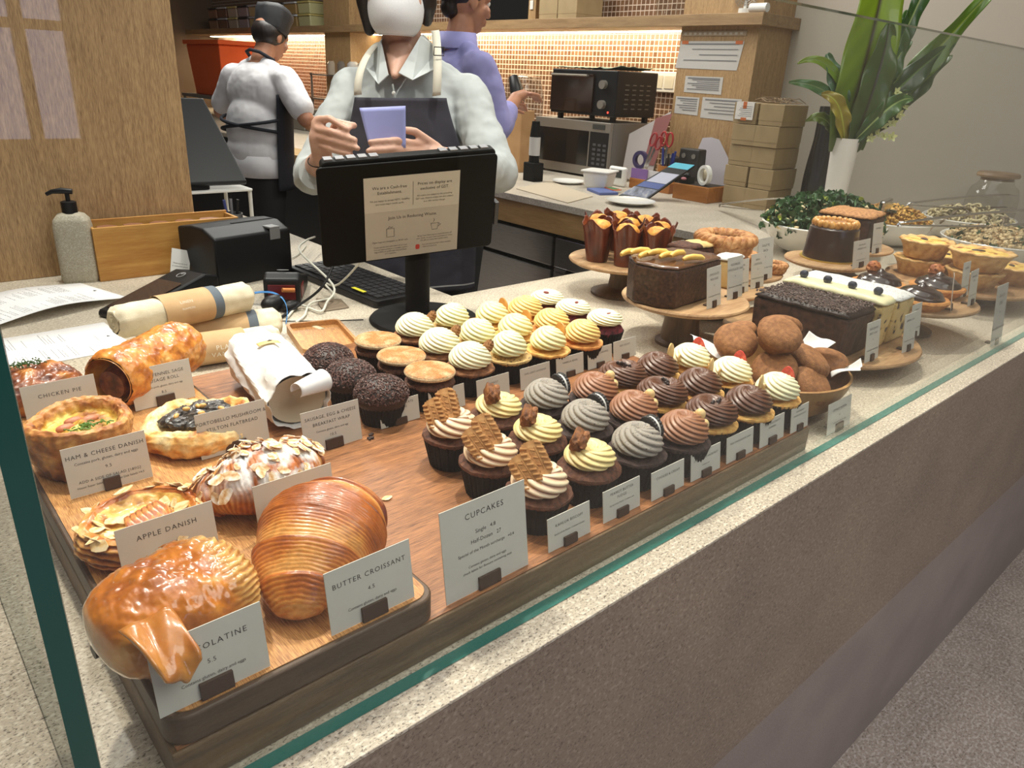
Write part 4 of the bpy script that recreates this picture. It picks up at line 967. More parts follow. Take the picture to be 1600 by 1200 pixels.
stand(1.790, .622, .08, .150, 'round wooden stand carrying the shiny chocolate-topped tarts', .07, .035)
stand(1.907, .875, .10, .110, 'round wooden stand under the glossy chocolate cake ringed with hazelnuts', .06, .03)
stand(2.160, .940, .10, .120, 'round wooden stand under the crumb-topped dark cake', .06, .03)
stand(1.745, 1.035, .058, .115, 'low wooden stand with the tall card, half hidden behind the loaves', .06, .03)
stand(2.250, .655, .05, .190, 'wide low wooden stand under the stacked quiches at right', .10, .05)
# ---- tulip muffins
TUL = mottled('tulip_paper', [srgb(62, 24, 12), srgb(104, 44, 22), srgb(130, 60, 30)], 45, .38, .5, stretch=(1, 1, .3), coat=.25, dist=.004)
MUF = mottled('muffin_top', [srgb(178, 100, 30), srgb(222, 150, 58), srgb(240, 192, 92)], 60, .6, .6, dist=.004)
BER = plain('berry', srgb(36, 24, 34), .35)
def tulip(label, x, y, rz):
    t = thing('tulip_muffin', label, 'muffin', (x, y, .0902), rz, 'muffins in brown tulip papers')
    g = G()
    def fn(u, v):
        a = 2*pi*v; top = .086+.020*abs(cos(2*a))**2.2*(1 if u > .5 else 1)
        z = top*u; r = .026+.010*u+.0035*abs(sin(2*a))*u+.010*max(0, u-.75)*4*.5*abs(cos(2*a)); r *= 1+.04*sin(14*a+u*4)*u
        return Vector((r*cos(a), r*sin(a), z))
    g.grid(fn, 26, 72, False, True); g.lathe([(.001, 0), (.026, 0)], 72, cap=False); g.obj('tulip_paper', TUL, t, solid=.0006, sharp=0)
    g = G(); g.lathe([(.024, .06), (.031, .078), (.030, .086), (.022, .096), (.010, .101), (.001, .102)], 40, fn=lambda r, z, a, i: (r*(1+.06*fbm((cos(a)+x*9, sin(a), z*20), 2)), z+.003*fbm((cos(a)*r*50, sin(a)*r*50, x*9), 1.5)))
    g.obj('cake_top', MUF, t, sharp=0)
    g = G(); g.ball((.016, -.012, .092), .006, 10, 8); g.obj('berry', BER, t)
    return t
m0 = tulip('muffin in brown tulip paper at the left end of the front row on its stand', 1.378, 1.212, .2)
for lb, x, y, rz in (('muffin in brown tulip paper second along the front row on its stand', 1.398, 1.140, .7), ('muffin in brown tulip paper third in the front row, dark berry showing', 1.436, 1.078, 1.1),
                     ('muffin in brown tulip paper right of the berry one, behind the blank card', 1.500, 1.120, 2.0), ('muffin in brown tulip paper farthest back left on its stand', 1.440, 1.268, 2.5),
                     ('muffin in brown tulip paper in the middle of its stand', 1.468, 1.195, .5), ('muffin in brown tulip paper farthest right on its stand', 1.540, 1.200, 3.0), ('muffin in brown tulip paper at the far rear of its stand', 1.520, 1.275, 1.7)):
    dup(m0, lb, (x, y, .0902), rz=rz, scale=(.93, .93, 1.0))
# ---- mud cake
MUD = mottled('mud_cake', [srgb(44, 24, 16), srgb(72, 44, 30), srgb(96, 64, 44)], 160, .6, .5, coat=.15, dist=.003)
t = thing('mud_cake', 'cut dark mud cake with yellow candied fingers on its glossy top', 'cake', (1.236, .872, .1002), 0)
g = G(); ou = [(-.108, .020), (-.100, -.035), (-.078, -.062), (.085, -.048), (.092, .030), (.070, .066), (-.040, .076), (-.085, .058)]
g.prism([(x*.97, y*.97) for x, y in ou], 0, .078, scale_top=1.03); g.obj('sponge', MUD, t, bevel=.006, bseg=3, sharp=.5)
g = G(); g.prism(ou, .0782, .084, scale_top=.97); g.obj('glaze', plain('mud_glaze', srgb(96, 64, 44), .18, coat=.6), t, bevel=.004, bseg=3, sharp=.5)
YF = mottled('candied_finger', [srgb(214, 164, 66), srgb(240, 208, 118)], 60, .4, .2)
for k, (x, y, a) in enumerate(((-.092, .052, .1), (-.078, .034, -.15), (-.074, .020, .05), (-.056, .008, -.2), (-.042, -.006, 0), (-.030, -.020, .1), (-.016, -.048, -.25))):
    g = G(); g.tube([(-.026, 0, 0), (-.018, 0, .003), (0, .001, .0042), (.018, 0, .003), (.026, 0, 0)], [.0035, .0055, .006, .0055, .0035], 10); g.obj('candied_finger', YF, t, loc=(x, y, .0905+.0045*(k % 2)), rot=(0, .02, a))
BRW = mottled('brownie', [srgb(46, 24, 16), srgb(84, 48, 34), srgb(104, 66, 48)], 140, .75, .7, dist=.004)
BUT = mottled('pale_icing', [srgb(226, 192, 124), srgb(240, 212, 150)], 30, .5, .2)
def slab(name, label, cat, x, y, z, w, d, h, m1, m2, rz, th=.010, grp=None):
    t = thing(name, label, cat, (x, y, z), rz, grp)
    g = G(); g.box(-w/2, -d/2, 0, w/2, d/2, h-th, taper=.04); g.obj('sponge', m1, t, smooth=False, bevel=.006, bseg=3)
    g = G(); g.grid(lambda u, v: Vector(((u-.5)*w*1.02*(1-.04*abs(2*v-1)**6), (v-.5)*d*1.02*(1-.04*abs(2*u-1)**6), h-th+th*(1-max(abs(2*u-1), abs(2*v-1))**8*.75)+.0022*fbm((u*w+x, v*d, 0), 40))), 30, 30)
    g.obj('topping', m2, t, sharp=0, solid=.002); return t
slab('brownie_slab', 'brown brownie slab right behind the mud cake glaze', 'cake', 1.335, .900, .1002, .070, .080, .074, BRW, BRW, .1)
slab('brownie_slab', 'brown brownie slab farther back, under the blank card', 'cake', 1.440, 1.000, .0742, .060, .062, .092, BRW, BRW, .1)
slab('iced_slab', 'dark cake slab with pale yellow icing behind the brownies', 'cake', 1.505, 1.010, .0742, .060, .062, .088, BRW, BUT, -.1)
slab('iced_slab', 'white powdered cake block left of the braided tarts and behind the standing cards', 'cake', 1.512, .925, .0742, .070, .050, .072, BUT, plain('white_icing', srgb(236, 236, 232), .6, bump=.3, bs=60), .2)
# ---- braided tarts
BRD = mottled('braided_crust', [srgb(152, 88, 44), srgb(200, 142, 86), srgb(222, 172, 118)], 90, .65, .6, dist=.003)
def braid(label, x, y, z, r, rz, grp='braided jam tarts'):
    t = thing('braided_tart', label, 'tart', (x, y, z), rz, grp)
    g = G(); g.lathe([(.001, 0), (r*.8, 0), (r*.93, .012), (r*.98, .028), (r*.7, .034), (.001, .034)], 56, fn=lambda q, zz, a, i: (q*(1+.02*sin(9*a)), zz)); g.obj('crust', BRD, t, sharp=0)
    g = G()
    for s in (0, pi):
        pts = []; n = 132
        for k in range(n+1):
            a = 2*pi*k/n; ph = a*11+s; pts.append(((r*.80+.0085*cos(ph))*cos(a), (r*.80+.0085*cos(ph))*sin(a), .038+.006*sin(ph)))
        g.tube(pts, .0098, 10)
    g.obj('braid', BRD, t, sharp=0)
    g = G(); g.lathe([(.001, .034), (r*.62, .034), (r*.6, .039), (.001, .040)], 40, fn=lambda q, zz, a, i: (q, zz+.0015*fbm((cos(a)*q*60, sin(a)*q*60, 0), 1.5))); g.obj('jam', plain('berry_jam', srgb(66, 20, 22), .3, coat=.4, bump=.4), t)
    return t
b0 = braid('lower of the two stacked braided jam tarts', 1.592, .995, .0742, .062, .3)
dup(b0, 'upper of the two stacked braided jam tarts, dark jam in its centre', (1.592, .992, .1245), rz=1.2, scale=(1.15, 1.15, 1.05))
dup(b0, 'braided tart half hidden behind the tall card on the low stand', (1.775, 1.055, .0582), rz=.5, scale=.8)
dup(b0, 'braided tart at the right rim of the low stand behind the tall card', (1.800, .965, .0582), rz=1.5, scale=.55)
# ---- loaf cakes on the low stand
LD = mottled('loaf_dark', [srgb(34, 18, 14), srgb(70, 42, 32), srgb(90, 58, 44)], 90, .6, .6, dist=.004)
LV = mottled('loaf_light', [srgb(60, 44, 60), srgb(210, 180, 112), srgb(226, 200, 138)], 60, .7, .5, lo=.36, hi=.5, dist=.004)
t = slab('nib_loaf', 'dark chocolate loaf cake covered in chocolate nibs', 'cake', 1.385, .645, .0402, .118, .195, .092, LD, plain('loaf_ganache', srgb(48, 32, 28), .5), 0, .012)
rnd = random.Random(11); g = G()
for i in range(1500):
    x, y = rnd.uniform(-.058, .058), rnd.uniform(-.095, .095); z = .0925+rnd.uniform(-.001, .0025)
    M3 = Matrix.Rotation(rnd.uniform(0, 3.1), 3, 'Z') @ Matrix.Rotation(rnd.uniform(-.6, .6), 3, 'X')
    l, w_, h = rnd.uniform(.0016, .003), rnd.uniform(.0009, .0016), .0008
    g.add([Vector((x, y, z))+M3@Vector(q) for q in ((-l, -w_*.6, -h), (l, -w_, -h), (l*.8, w_, -h), (-l, w_*.7, -h), (-l*.7, -w_*.4, h), (l*.7, -w_*.7, h), (l*.6, w_*.5, h*.8), (-l*.6, w_*.5, h))], [(3, 2, 1, 0), (4, 5, 6, 7), (0, 1, 5, 4), (1, 2, 6, 5), (2, 3, 7, 6), (3, 0, 4, 7)], lerp((0, 0, 0), srgb(96, 78, 72), rnd.uniform(.5, 1.7)))
o = g.obj('chocolate_nibs', MATS['nibs'], t, smooth=False); o['kind'] = 'stuff'
t = slab('blueberry_loaf', 'loaf cake with cream frosting and a row of blueberries', 'cake', 1.476, .645, .0402, .058, .215, .102, LV, plain('cream_icing', srgb(240, 232, 188), .4, sss=.1), 0, .014)
BLU = mottled('blueberry_skin', [srgb(34, 38, 52), srgb(58, 64, 84)], 90, .4, .1)
for k in range(4):
    o = G().lathe([(.0003, 0), (.006, .001), (.0088, .006), (.0085, .011), (.005, .0148), (.0038, .0142), (.0003, .0132)], 20).obj('blueberry', BLU, t, loc=(.004, .078-.052*k, .1015)) if k == 0 else o.copy()
    if k: COL.objects.link(o); o.parent = t; o.location = (.004, .078-.052*k, .1015)
SPK = mottled('speckled_icing', [srgb(50, 46, 44), srgb(236, 236, 232), srgb(244, 244, 240)], 420, .6, .2, lo=.36, hi=.44)
slab('poppy_loaf', 'loaf cake with speckled white icing right of the blueberries', 'cake', 1.556, .650, .0402, .090, .225, .098, LV, SPK, 0, .012)
# ---- chocolate topped tarts
def dome(label, x, y, rz, chunk=True):
    t = thing('chocolate_tart', label, 'tart', (x, y, .0802), rz, 'chocolate-topped tarts')
    g = G(); g.lathe([(.001, 0), (.046, 0), (.054, .010), (.060, .018), (.057, .022), (.001, .022)], 60, fn=lambda q, zz, a, i: (q*(1+.025*sin(13*a)*(i > 1)), zz)); g.obj('tart_shell', CAKE_S, t, sharp=.6)
    g = G()
    def fn(u, v):
        a = 2*pi*v; r = .050*(1-u**1.5*.98); z = .020+.026*sin(u*pi/2)**.9; sw = .0016*sin(2*a+u*16)
        z += .007*exp(-((1-u)/.10)**2); return Vector((max(r, .0006)*cos(a), max(r, .0006)*sin(a), z+sw*(1-u)*1.0))
    g.grid(fn, 50, 72, False, True); g.obj('ganache', plain('shiny_ganache', srgb(52, 34, 30), .22, coat=.7), t, sharp=0)
    if chunk:
        g = G(); g.ball((0, 0, 0), .019, 22, 16, (1, .8, .8), fn=lambda d: 1+.25*fbm((d.x, d.y, d.z), 2.5)); g.obj('honeycomb_chunk', mottled('honeycomb', [srgb(140, 64, 34), srgb(196, 120, 62), srgb(216, 150, 90)], 80, .6, .7), t, loc=(.012, .020, .050))
    return t
d0 = dome('shiny chocolate-domed tart with orange chunk, farthest back', 1.770, .682, .2)
dup(d0, 'shiny chocolate-domed tart with orange chunk, right one of the three', (1.868, .588, .0802), rz=-.3)
dup(d0, 'shiny chocolate-domed tart without a chunk, nearest the viewer', (1.715, .568, .0802), rz=.9, skip=('honeycomb_chunk',))
# ---- hazelnut cake, crumb cake
t = thing('hazelnut_cake', 'tall glossy chocolate cake crowned with a ring of caramel hazelnuts', 'cake', (1.922, .882, .1002), 0)
g = G(); g.lathe([(.001, 0), (.073, 0), (.073, .003), (.001, .003)], 60); g.obj('gold_board', plain('gold_board', srgb(206, 176, 90), .35, metal=.6), t)
g = G(); g.lathe([(.001, .0035), (.067, .0035), (.066, .02), (.061, .080), (.057, .084), (.001, .084)], 64); g.obj('glazed_body', plain('cake_glaze', srgb(62, 44, 38), .3, coat=.3), t, sharp=.6)
CH = mottled('caramel_nut', [srgb(166, 104, 40), srgb(214, 156, 76), srgb(232, 184, 108)], 60, .4, .3, coat=.3)
n0 = None
for k in range(22):
    a = 2*pi*k/22
    if n0 is None: g = G(); g.ball((0, 0, 0), .0098, 14, 10, (1, .9, 1.15)); n0 = g.obj('caramel_hazelnut', CH, t); o = n0
    else: o = n0.copy(); COL.objects.link(o); o.parent = t
    o.location = (.050*cos(a), .050*sin(a), .0915); o.rotation_euler = (.3*sin(k*3), .3*cos(k*5), k)
g = G(); g.lathe([(.001, .0842), (.040, .0842), (.038, .094), (.001, .097)], 40, fn=lambda q, zz, a, i: (q, zz+.002*fbm((cos(a)*q*60, sin(a)*q*60, 0), 1.5)*(i > 1))); CRM = mottled('cocoa_crumb', [srgb(120, 78, 44), srgb(168, 118, 70), srgb(190, 140, 90)], 150, .8, .8, dist=.003); g.obj('crumb_top', CRM, t)
slab('crumb_cake', 'tall dark cake block with cocoa crumb top behind the hazelnut cake', 'cake', 2.150, .945, .1002, .150, .145, .100, LD, CRM, .15, .014)
# ---- quiches
QC = mottled('quiche_crust', [srgb(176, 122, 62), srgb(220, 174, 108), srgb(236, 198, 138)], 60, .65, .4, dist=.003)
QF = mottled('quiche_filling', [srgb(150, 70, 44), srgb(232, 186, 82), srgb(244, 212, 120)], 55, .5, .4, lo=.36, hi=.55, dist=.003)
def quiche(label, x, y, z, r, rz, h=.045):
    t = thing('quiche', label, 'quiche', (x, y, z), rz, 'stacked quiches')
    g = G(); k = r/.066
    def f(q, zz, a, i): return (q*(1+.025*sin(13*a+1)*(i in (3, 4, 5))), zz+.0013*sin(13*a+.6)*(i in (3, 4, 5)))
    g.lathe([(.001, 0), (.048*k, 0), (.056*k, h*.6), (.062*k, h*.85), (.068*k, h*.98), (.062*k, h*1.06), (.054*k, h*.96), (.001, h*.9)], 90, fn=f); g.obj('crust', QC, t, sharp=0)
    g = G(); g.lathe([(.001, h*.93), (.054*k, h*.93), (.05*k, h*.985), (.001, h*1.0)], 50, fn=lambda q, zz, a, i: (q, zz+.002*fbm((cos(a)*q*60, sin(a)*q*60, x), 1.4)*(i > 1))); g.obj('filling', QF, t)
    g = G(); g.ball((.008, .004, h*1.02), .009, 12, 6, (1.6, .6, .3), fn=lambda d: 1+.4*fbm((d.x, d.y, d.z), 3)); g.obj('onion_piece', plain('dark_onion', srgb(60, 34, 40), .5), t)
    return t
q0 = quiche('lower quiche of the left stack', 2.200, .752, .0502, .068, 0)
dup(q0, 'upper quiche of the left stack, custard and dark onion on top', (2.200, .748, .1000), rz=1.0)
dup(q0, 'lower quiche of the right stack near the glass', (2.170, .605, .0502), rz=.3)
dup(q0, 'upper quiche of the right stack near the glass', (2.178, .604, .1000), rz=2.0, scale=(1.12, 1.12, 1))
dup(q0, 'quiche standing alone at the right edge of the picture', (2.330, .560, .0502), rz=.7)
dup(q0, 'quiche peeping out between the two stacks', (2.325, .725, .0502), rz=1.5)
# ---- bowl of sugared muffins
t = thing('wooden_bowl', 'wooden bowl piled with sugared donut muffins', 'bowl', (1.130, .566, 0))
g = G(); g.lathe([(.001, 0), (.070, 0), (.100, .022), (.116, .055), (.119, .070), (.115, .071), (.110, .056), (.094, .028), (.060, .010), (.001, .008)], 72); g.obj('bowl', wood('bowl_wood', srgb(190, 146, 88), srgb(140, 98, 54), axis=2, scale=12, stretch=5), t, sharp=.8)
def napkin(label, x, y, z, rz, s, tilt=0):
    g = G(); g.grid(lambda u, v: Vector(((u-.5)*s, (v-.5)*s, .004*sin(u*4+v*3)+.003*sin(v*7))), 24, 24)
    tag(g.obj('paper_napkin', plain('napkin_white', srgb(232, 232, 230), .7), None, loc=(x, y, z), rot=(tilt, -.55, rz), solid=.0006), label, 'napkin', 'paper napkins in the muffin bowl')
napkin('white paper napkin corner poking out at the right of the muffin bowl', 1.236, .560, .086, -.1, .052)
napkin('white paper napkin corner poking out at the left of the muffin bowl', 1.045, .650, .094, 2.4, .060)
napkin('white paper napkin strip at the front of the muffin bowl', 1.175, .470, .085, -1.2, .045)
DON = mottled('sugared_muffin', [srgb(124, 78, 44), srgb(148, 98, 56), srgb(168, 116, 70)], 160, .75, .7, dist=.0015, bs=700)
def donut(label, x, y, z, rot, s=1):
    t = thing('sugared_muffin', label, 'muffin', (x, y, z), 0, 'sugared donut muffins in the bowl', rot)
    g = G(); g.lathe([(.001, -.021), (.023, -.021), (.0275, -.017), (.0322, -.002), (.0358, .0005), (.0362, .004), (.0345, .010), (.030, .0155), (.021, .0195), (.010, .0200), (.001, .0185)], 44, fn=lambda q, zz, a, i: (q*(1+.015*fbm((cos(a), sin(a), x*30+zz*20), 1.0)), zz)); g.obj('muffin', DON, t, sharp=0)
    return t
n0 = donut('sugared muffin highest in the centre of the bowl', 1.078, .548, .138, (.42, -.30, 0))
for lb, x, y, z, r in (('sugared muffin at the upper left of the pile', 1.060, .612, .112, (.35, -.45, 0)), ('sugared muffin behind the topmost one, to its right', 1.152, .586, .126, (-.3, .45, 0)),
                       ('sugared muffin half hidden at the rear of the pile', 1.118, .645, .104, (-.4, -.2, 0)), ('sugared muffin below the topmost, left of centre', 1.062, .536, .086, (.1, -.7, 0)),
                       ('sugared muffin below the topmost, right of centre', 1.128, .514, .092, (.5, .25, 0)), ('sugared muffin at the right rim of the bowl', 1.190, .512, .078, (-.2, .7, 0)),
                       ('sugared muffin lowest at the front of the bowl', 1.098, .490, .066, (.75, 0, 0)), ('sugared muffin buried at the right rear of the pile', 1.200, .600, .085, (-.2, .6, 0)), ('sugared muffin buried in the middle of the bowl', 1.130, .570, .062, (0, 0, 0))):
    dup(n0, lb, (x, y, z), rot=r)
# ---- cards on the stands
def scard(x, y, z, w, h, label, n=2, rz=0, txt=('', '')):
    a, b = txt
    L = [(a, .80, h*.075, 1.1), (b, .68, h*.075, 1.1), ('9', .52, h*.07, 1), ('Contains gluten, dairy and egg', .28, h*.05, 1)]
    return card(x, y, z, w, h, L, label, rz=rz, cl=.24)
scard(1.218, .776, .1002, .058, .080, 'left card on the mud cake stand', rz=.12, txt=('CHOCOLATE', 'MUD CAKE'))
scard(1.312, .792, .1002, .060, .086, 'right card on the mud cake stand', rz=.05, txt=('FLOURLESS', 'CHOCOLATE CAKE'))
scard(1.455, .862, .0742, .056, .076, 'left card at the front rim of the braided tart stand', txt=('BUTTER', 'CAKE'))
scard(1.530, .868, .0742, .056, .080, 'right card at the front rim of the braided tart stand', txt=('BERRY', 'CROSTATA'))
scard(1.672, .935, .0582, .072, .105, 'tall card standing alone on the low stand behind the loaves', txt=('GALETTE', 'EACH'))
card(1.520, 1.095, .0902, .060, .052, [('MUFFINS', .55, .0045, 1.1), ('Contains gluten, dairy and eggs', .35, .003, 1)], 'pale almost blank card leaning against the tulip muffins')
scard(1.358, .514, .0402, .056, .076, 'card at the front left of the loaf stand', txt=('CHOCOLATE', 'MINT LOAF'))
scard(1.480, .496, .0402, .056, .076, 'card at the front right of the loaf stand', txt=('LEMON LOAF', ''))
scard(1.585, .524, .0402, .050, .072, 'rearmost card on the loaf stand, half hidden by another card', txt=('POPPY', ''))
scard(1.730, .505, .0802, .046, .078, 'left card on the chocolate tart stand', rz=.35, txt=('DARK', 'TART'))
scard(1.812, .500, .0802, .058, .078, 'right card on the chocolate tart stand', rz=.05, txt=('BANOFFEE', 'TART'))
scard(1.885, .540, .0802, .046, .080, 'card on the chocolate tart stand behind the right one, before the quiches', txt=('QUICHE', ''))
scard(1.828, .438, .0004, .072, .135, 'tall card standing on the stone by the glass at far right', txt=('SALADS', 'DELI'))
card(1.846, .782, .1002, .092, .068, [('MINI MOCHA', .80, .0055, 1.1), ('HAZELNUT CAKE', .67, .0055, 1.1), ('9.5', .48, .005, 1), ('Contains gluten, dairy, egg and nuts', .28, .0036, 1)], 'wide card MOCHA HAZELNUT CAKE before the glossy chocolate cake', cl=.24)
scard(2.085, .840, .1002, .060, .082, 'card before the crumb-topped cake', txt=('BROWNIE', ''))
# ---- salad bowls, utensils
WH = plain('white_ceramic', srgb(232, 230, 222), .2, coat=.3)
def sbowl(label, x, y, rx, ry, h, rz=0, grp='white salad bowls'):
    t = thing('salad_bowl', label, 'bowl', (x, y, 0), rz, grp)
    g = G(); g.lathe([(.001, 0), (.5, 0), (.72, .2), (.92, .7), (1.0, 1.0), (.985, 1.03), (.955, 1.0), (.86, .68), (.66, .24), (.4, .08), (.001, .08)], 80, fn=lambda r, z, a, i: (r, z*h), ex=rx, ey=ry); g.obj('bowl', WH, t, sharp=.9)
    return t
def heap(name, label, cat, x, y, z, rx, ry, h, mats, n, piece, seed, rz=0):
    """loose salad: one object of countless bits over a mound"""
    rnd = random.Random(seed); t = G()
    t.ball((0, 0, 0), 1, 40, 20, (rx*.9, ry*.9, h*.8), col=piece[0][1])
    for i in range(n):
        u = rnd.random(); th = math.acos(1-u*.97); a = rnd.uniform(0, 6.283); d = Vector((sin(th)*cos(a), sin(th)*sin(a), cos(th)))
        kind = rnd.choices(piece, weights=[p[3] for p in piece])[0]; kk_ = (1.10 if kind[0] == 'bit' and piece[0][0] == 'leaf' else rnd.uniform(.95, 1.08))*(1+.10*fbm((d.x, d.y, d.z), 3)); c = Vector((d.x*rx*kk_, d.y*ry*kk_, d.z*h*kk_))
        s = kind[2]*rnd.uniform(.6, 1.3); Mx = Matrix.Translation(c) @ Matrix.Rotation(rnd.uniform(0, 6.3), 4, 'Z') @ Matrix.Rotation(rnd.uniform(-1.2, 1.2), 4, 'X') @ Matrix.Rotation(rnd.uniform(-.8, .8), 4, 'Y')
        col = lerp((0, 0, 0), kind[1], rnd.uniform(.5, 1.7) if kind[0] == 'leaf' else rnd.uniform(.6, 1.15))
        if kind[0] == 'leaf':
            g2 = []; nu, nv = 5, 7
            for p in range(nu):
                for q in range(nv):
                    uu, vv = p/(nu-1)-.5, q/(nv-1)-.5; g2.append(Mx@Vector((uu*s*(1-abs(vv)), vv*s*1.7, .22*s*sin(p*2.6+q*2.1)+.3*s*uu*uu*4)))
            t.add(g2, [(p*nv+q, p*nv+q+1, (p+1)*nv+q+1, (p+1)*nv+q) for p in range(nu-1) for q in range(nv-1)], col)
        elif kind[0] == 'bit': t.ball((0, 0, 0), s, 6, 4, (1, .75, .6), M=Mx, col=col) if False else t.add([Mx@Vector(v)*1 for v in ((s, 0, 0), (-s, 0, 0), (0, s*.8, 0), (0, -s*.8, 0), (0, 0, s*.6), (0, 0, -s*.6))], [(0, 2, 4), (2, 1, 4), (1, 3, 4), (3, 0, 4), (2, 0, 5), (1, 2, 5), (3, 1, 5), (0, 3, 5)], col)
        else:
            pts = [Mx@Vector((s*cos(k*.55), s*sin(k*.55), s*.12*k)) for k in range(8)]; t.tube(pts, s*.26, 6, col=col)
    o = t.obj(name, mats, None, loc=(x, y, z), rot=(0, 0, rz), sharp=0); o['kind'] = 'stuff'; return tag(o, label, cat)
sbowl('large white salad bowl heaped with dark kale', 2.462, 1.170, .222, .190, .10, -.1)
KL = vcol('salad_bits', rough=.55, bump=.1, namt=.2, coat=.1)
heap('kale_salad', 'dark green kale salad with pale nut flakes in the big bowl', 'salad', 2.462, 1.170, .080, .190, .160, .095, KL, 1500, [('leaf', srgb(64, 98, 56), .030, .55), ('leaf', srgb(112, 140, 108), .024, .22), ('bit', srgb(240, 216, 164), .011, .17), ('leaf', srgb(168, 178, 70), .026, .06)], 1)
sbowl('oval white bowl of roasted corn salad', 2.865, 1.120, .150, .150, .085)
heap('corn_salad', 'golden roasted corn salad in a white bowl behind the crumb cake', 'salad', 2.865, 1.120, .072, .125, .125, .062, KL, 1100, [('bit', srgb(216, 168, 80), .0085, .7), ('bit', srgb(170, 120, 60), .0085, .2), ('leaf', srgb(120, 120, 60), .009, .1)], 2)
sbowl('long white bowl of pasta salad in front of the glass jar', 3.270, .985, .190, .160, .085)
heap('pasta_salad', 'pale shell pasta salad in the farthest white bowl', 'salad', 3.270, .985, .070, .155, .125, .040, KL, 420, [('curl', srgb(214, 200, 156), .014, .65), ('curl', srgb(128, 112, 92), .014, .2), ('leaf', srgb(70, 92, 50), .012, .15)], 3)
sbowl('white bowl of flaked almond salad at the right edge', 2.845, .742, .200, .180, .085)
heap('almond_salad', 'pale flaked almond salad with green leaves at the right edge', 'salad', 2.845, .742, .073, .172, .152, .045, KL, 1500, [('bit', srgb(226, 200, 150), .0095, .8), ('bit', srgb(190, 150, 96), .008, .14), ('leaf', srgb(50, 84, 50), .020, .03)], 4)
STL = plain('polished_steel', (.62, .6, .57), .18, 1)
def tongs(label, p0, p1, w=.022, lift=.02):
    t = thing('serving_tongs', label, 'tongs', p0, 0, 'steel serving tongs')
    d = Vector(p1)-Vector(p0); L = d.length; q = d.to_track_quat('X', 'Z'); t.rotation_mode = 'XYZ'; t.rotation_euler = q.to_euler()
    for s in (-1, 1):
        g = G(); g.grid(lambda u, v: Vector((u*L, (v-.5)*w*(.8+.6*u), s*(.004+lift*sin(u*pi*.55))*1.0+.004*(v-.5)**2*4)), 24, 8); g.obj('arm', STL, t, solid=.0012, sharp=0)
    g = G(); g.tube([(-.004, 0, -.004), (-.008, 0, 0), (-.004, 0, .004)], .004, 8); g.obj('hinge', STL, t); return t
tongs('steel tongs resting across the almond bowl', (2.52, .95, .125), (2.98, .70, .150))
tongs('steel tongs resting across the pasta bowl', (2.96, 1.10, .135), (3.42, .90, .145))
tongs('steel tongs lying left of the kale bowl', (2.90, 1.86, .022), (2.60, 1.36, .120))
t = thing('scoop', 'wide steel scoop handle sticking up between kale and corn bowls', 'scoop', (2.72, 1.085, .145), .2)
g = G(); g.box(-.075, -.010, -.012, .055, .010, .030); g.obj('handle', STL, t, smooth=False, bevel=.008)
g = G(); g.prism([(.0, -.03), (.07, -.02), (.07, .02), (0, .03)], -.02, -.012); g.obj('blade', STL, t, loc=(.05, 0, 0), smooth=False)
# ---- glass jar
JG = paneglass('jar_glass', (.93, .94, .92), .05, .9)
t = thing('glass_jar', 'clear glass jar with wide cork-rimmed lid at far right', 'jar', (3.585, 1.015, 0))
g = G(); g.lathe([(.001, .002), (.082, .002), (.094, .02), (.098, .08), (.096, .14), (.086, .175), (.066, .192), (.062, .215)], 64, cap=False); g.obj('glass_body', JG, t, sharp=0)
g = G(); g.lathe([(.0005, .205), (.060, .205), (.060, .216), (.078, .219), (.080, .226), (.074, .236), (.0005, .239)], 60); g.obj('lid', wood('lid_wood', srgb(170, 140, 104), srgb(128, 100, 70), axis=0, scale=14, stretch=5), t, sharp=.6)
# ---- vase and plant
t = thing('flower_vase', 'tapered white vase holding the tall green leaves', 'vase', (3.000, 1.405, 0))
g = G(); g.lathe([(.001, 0), (.034, 0), (.036, .01), (.052, .345), (.049, .345), (.034, .05), (.001, .04)], 56); g.obj('vase', plain('vase_white', srgb(226, 222, 214), .35), t, sharp=.6)
# ============================================================ PLANT
def leafmat(name, c1, c2, rib, axisy=.5):
    m, nt, b = newmat(name); L = nt.links
    a = nd(nt, 'ShaderNodeVertexColor'); a.layer_name = 'tone'; L.new(a.outputs[0], b.inputs['Base Color'])
    b.inputs['Roughness'].default_value = .35; b.inputs['Coat Weight'].default_value = .2
    b.inputs['Transmission Weight'].default_value = 0
    return m
LF = leafmat('leaf_green', 0, 0, 0)
def bezp(P, s):
    P = [Vector(p) for p in P]
    while len(P) > 1: P = [P[i].lerp(P[i+1], s) for i in range(len(P)-1)]
    return P[0]
def leaf(parent, path, w, c1, c2, rib=(.2, .26, .08), face=None, wav=.010, tip=.9, prof=None, name='leaf', nn=9):
    g = G(); nu, nv = 44, 15; face = Vector(face or (-.68, -.73, .1))
    def fn(u, v):
        p = bezp(path, u); tn = (bezp(path, min(u+.02, 1))-bezp(path, max(u-.02, 0))).normalized()
        sd = tn.cross(face).normalized(); nrm = sd.cross(tn)
        ww = w*(prof(u) if prof else (sin(pi*min(u*.92+.06, 1))**.7)); s = 2*v-1
        q = p+sd*s*ww*(1)+nrm*(abs(s)*ww*.25+wav*abs(s)**2*sin(u*nn*2.2+s*1.2))
        c = lerp(c1, c2, clamp(u*1.1-.1+.15*sin(u*40+abs(s)*9)*.5))
        if abs(s) < .08: c = rib
        return q, c
    g.grid(fn, nu, nv); return g.obj(name, LF, parent, solid=.0012, sharp=0)
t = thing('leaf_arrangement', 'tall arrangement of bird nest fern, dark leaves and pale orchids in the white vase', 'plant', (3.000, 1.405, .05))
g1, g2, g3 = srgb(74, 104, 30), srgb(140, 172, 36), srgb(48, 74, 34); yl = srgb(156, 140, 48)
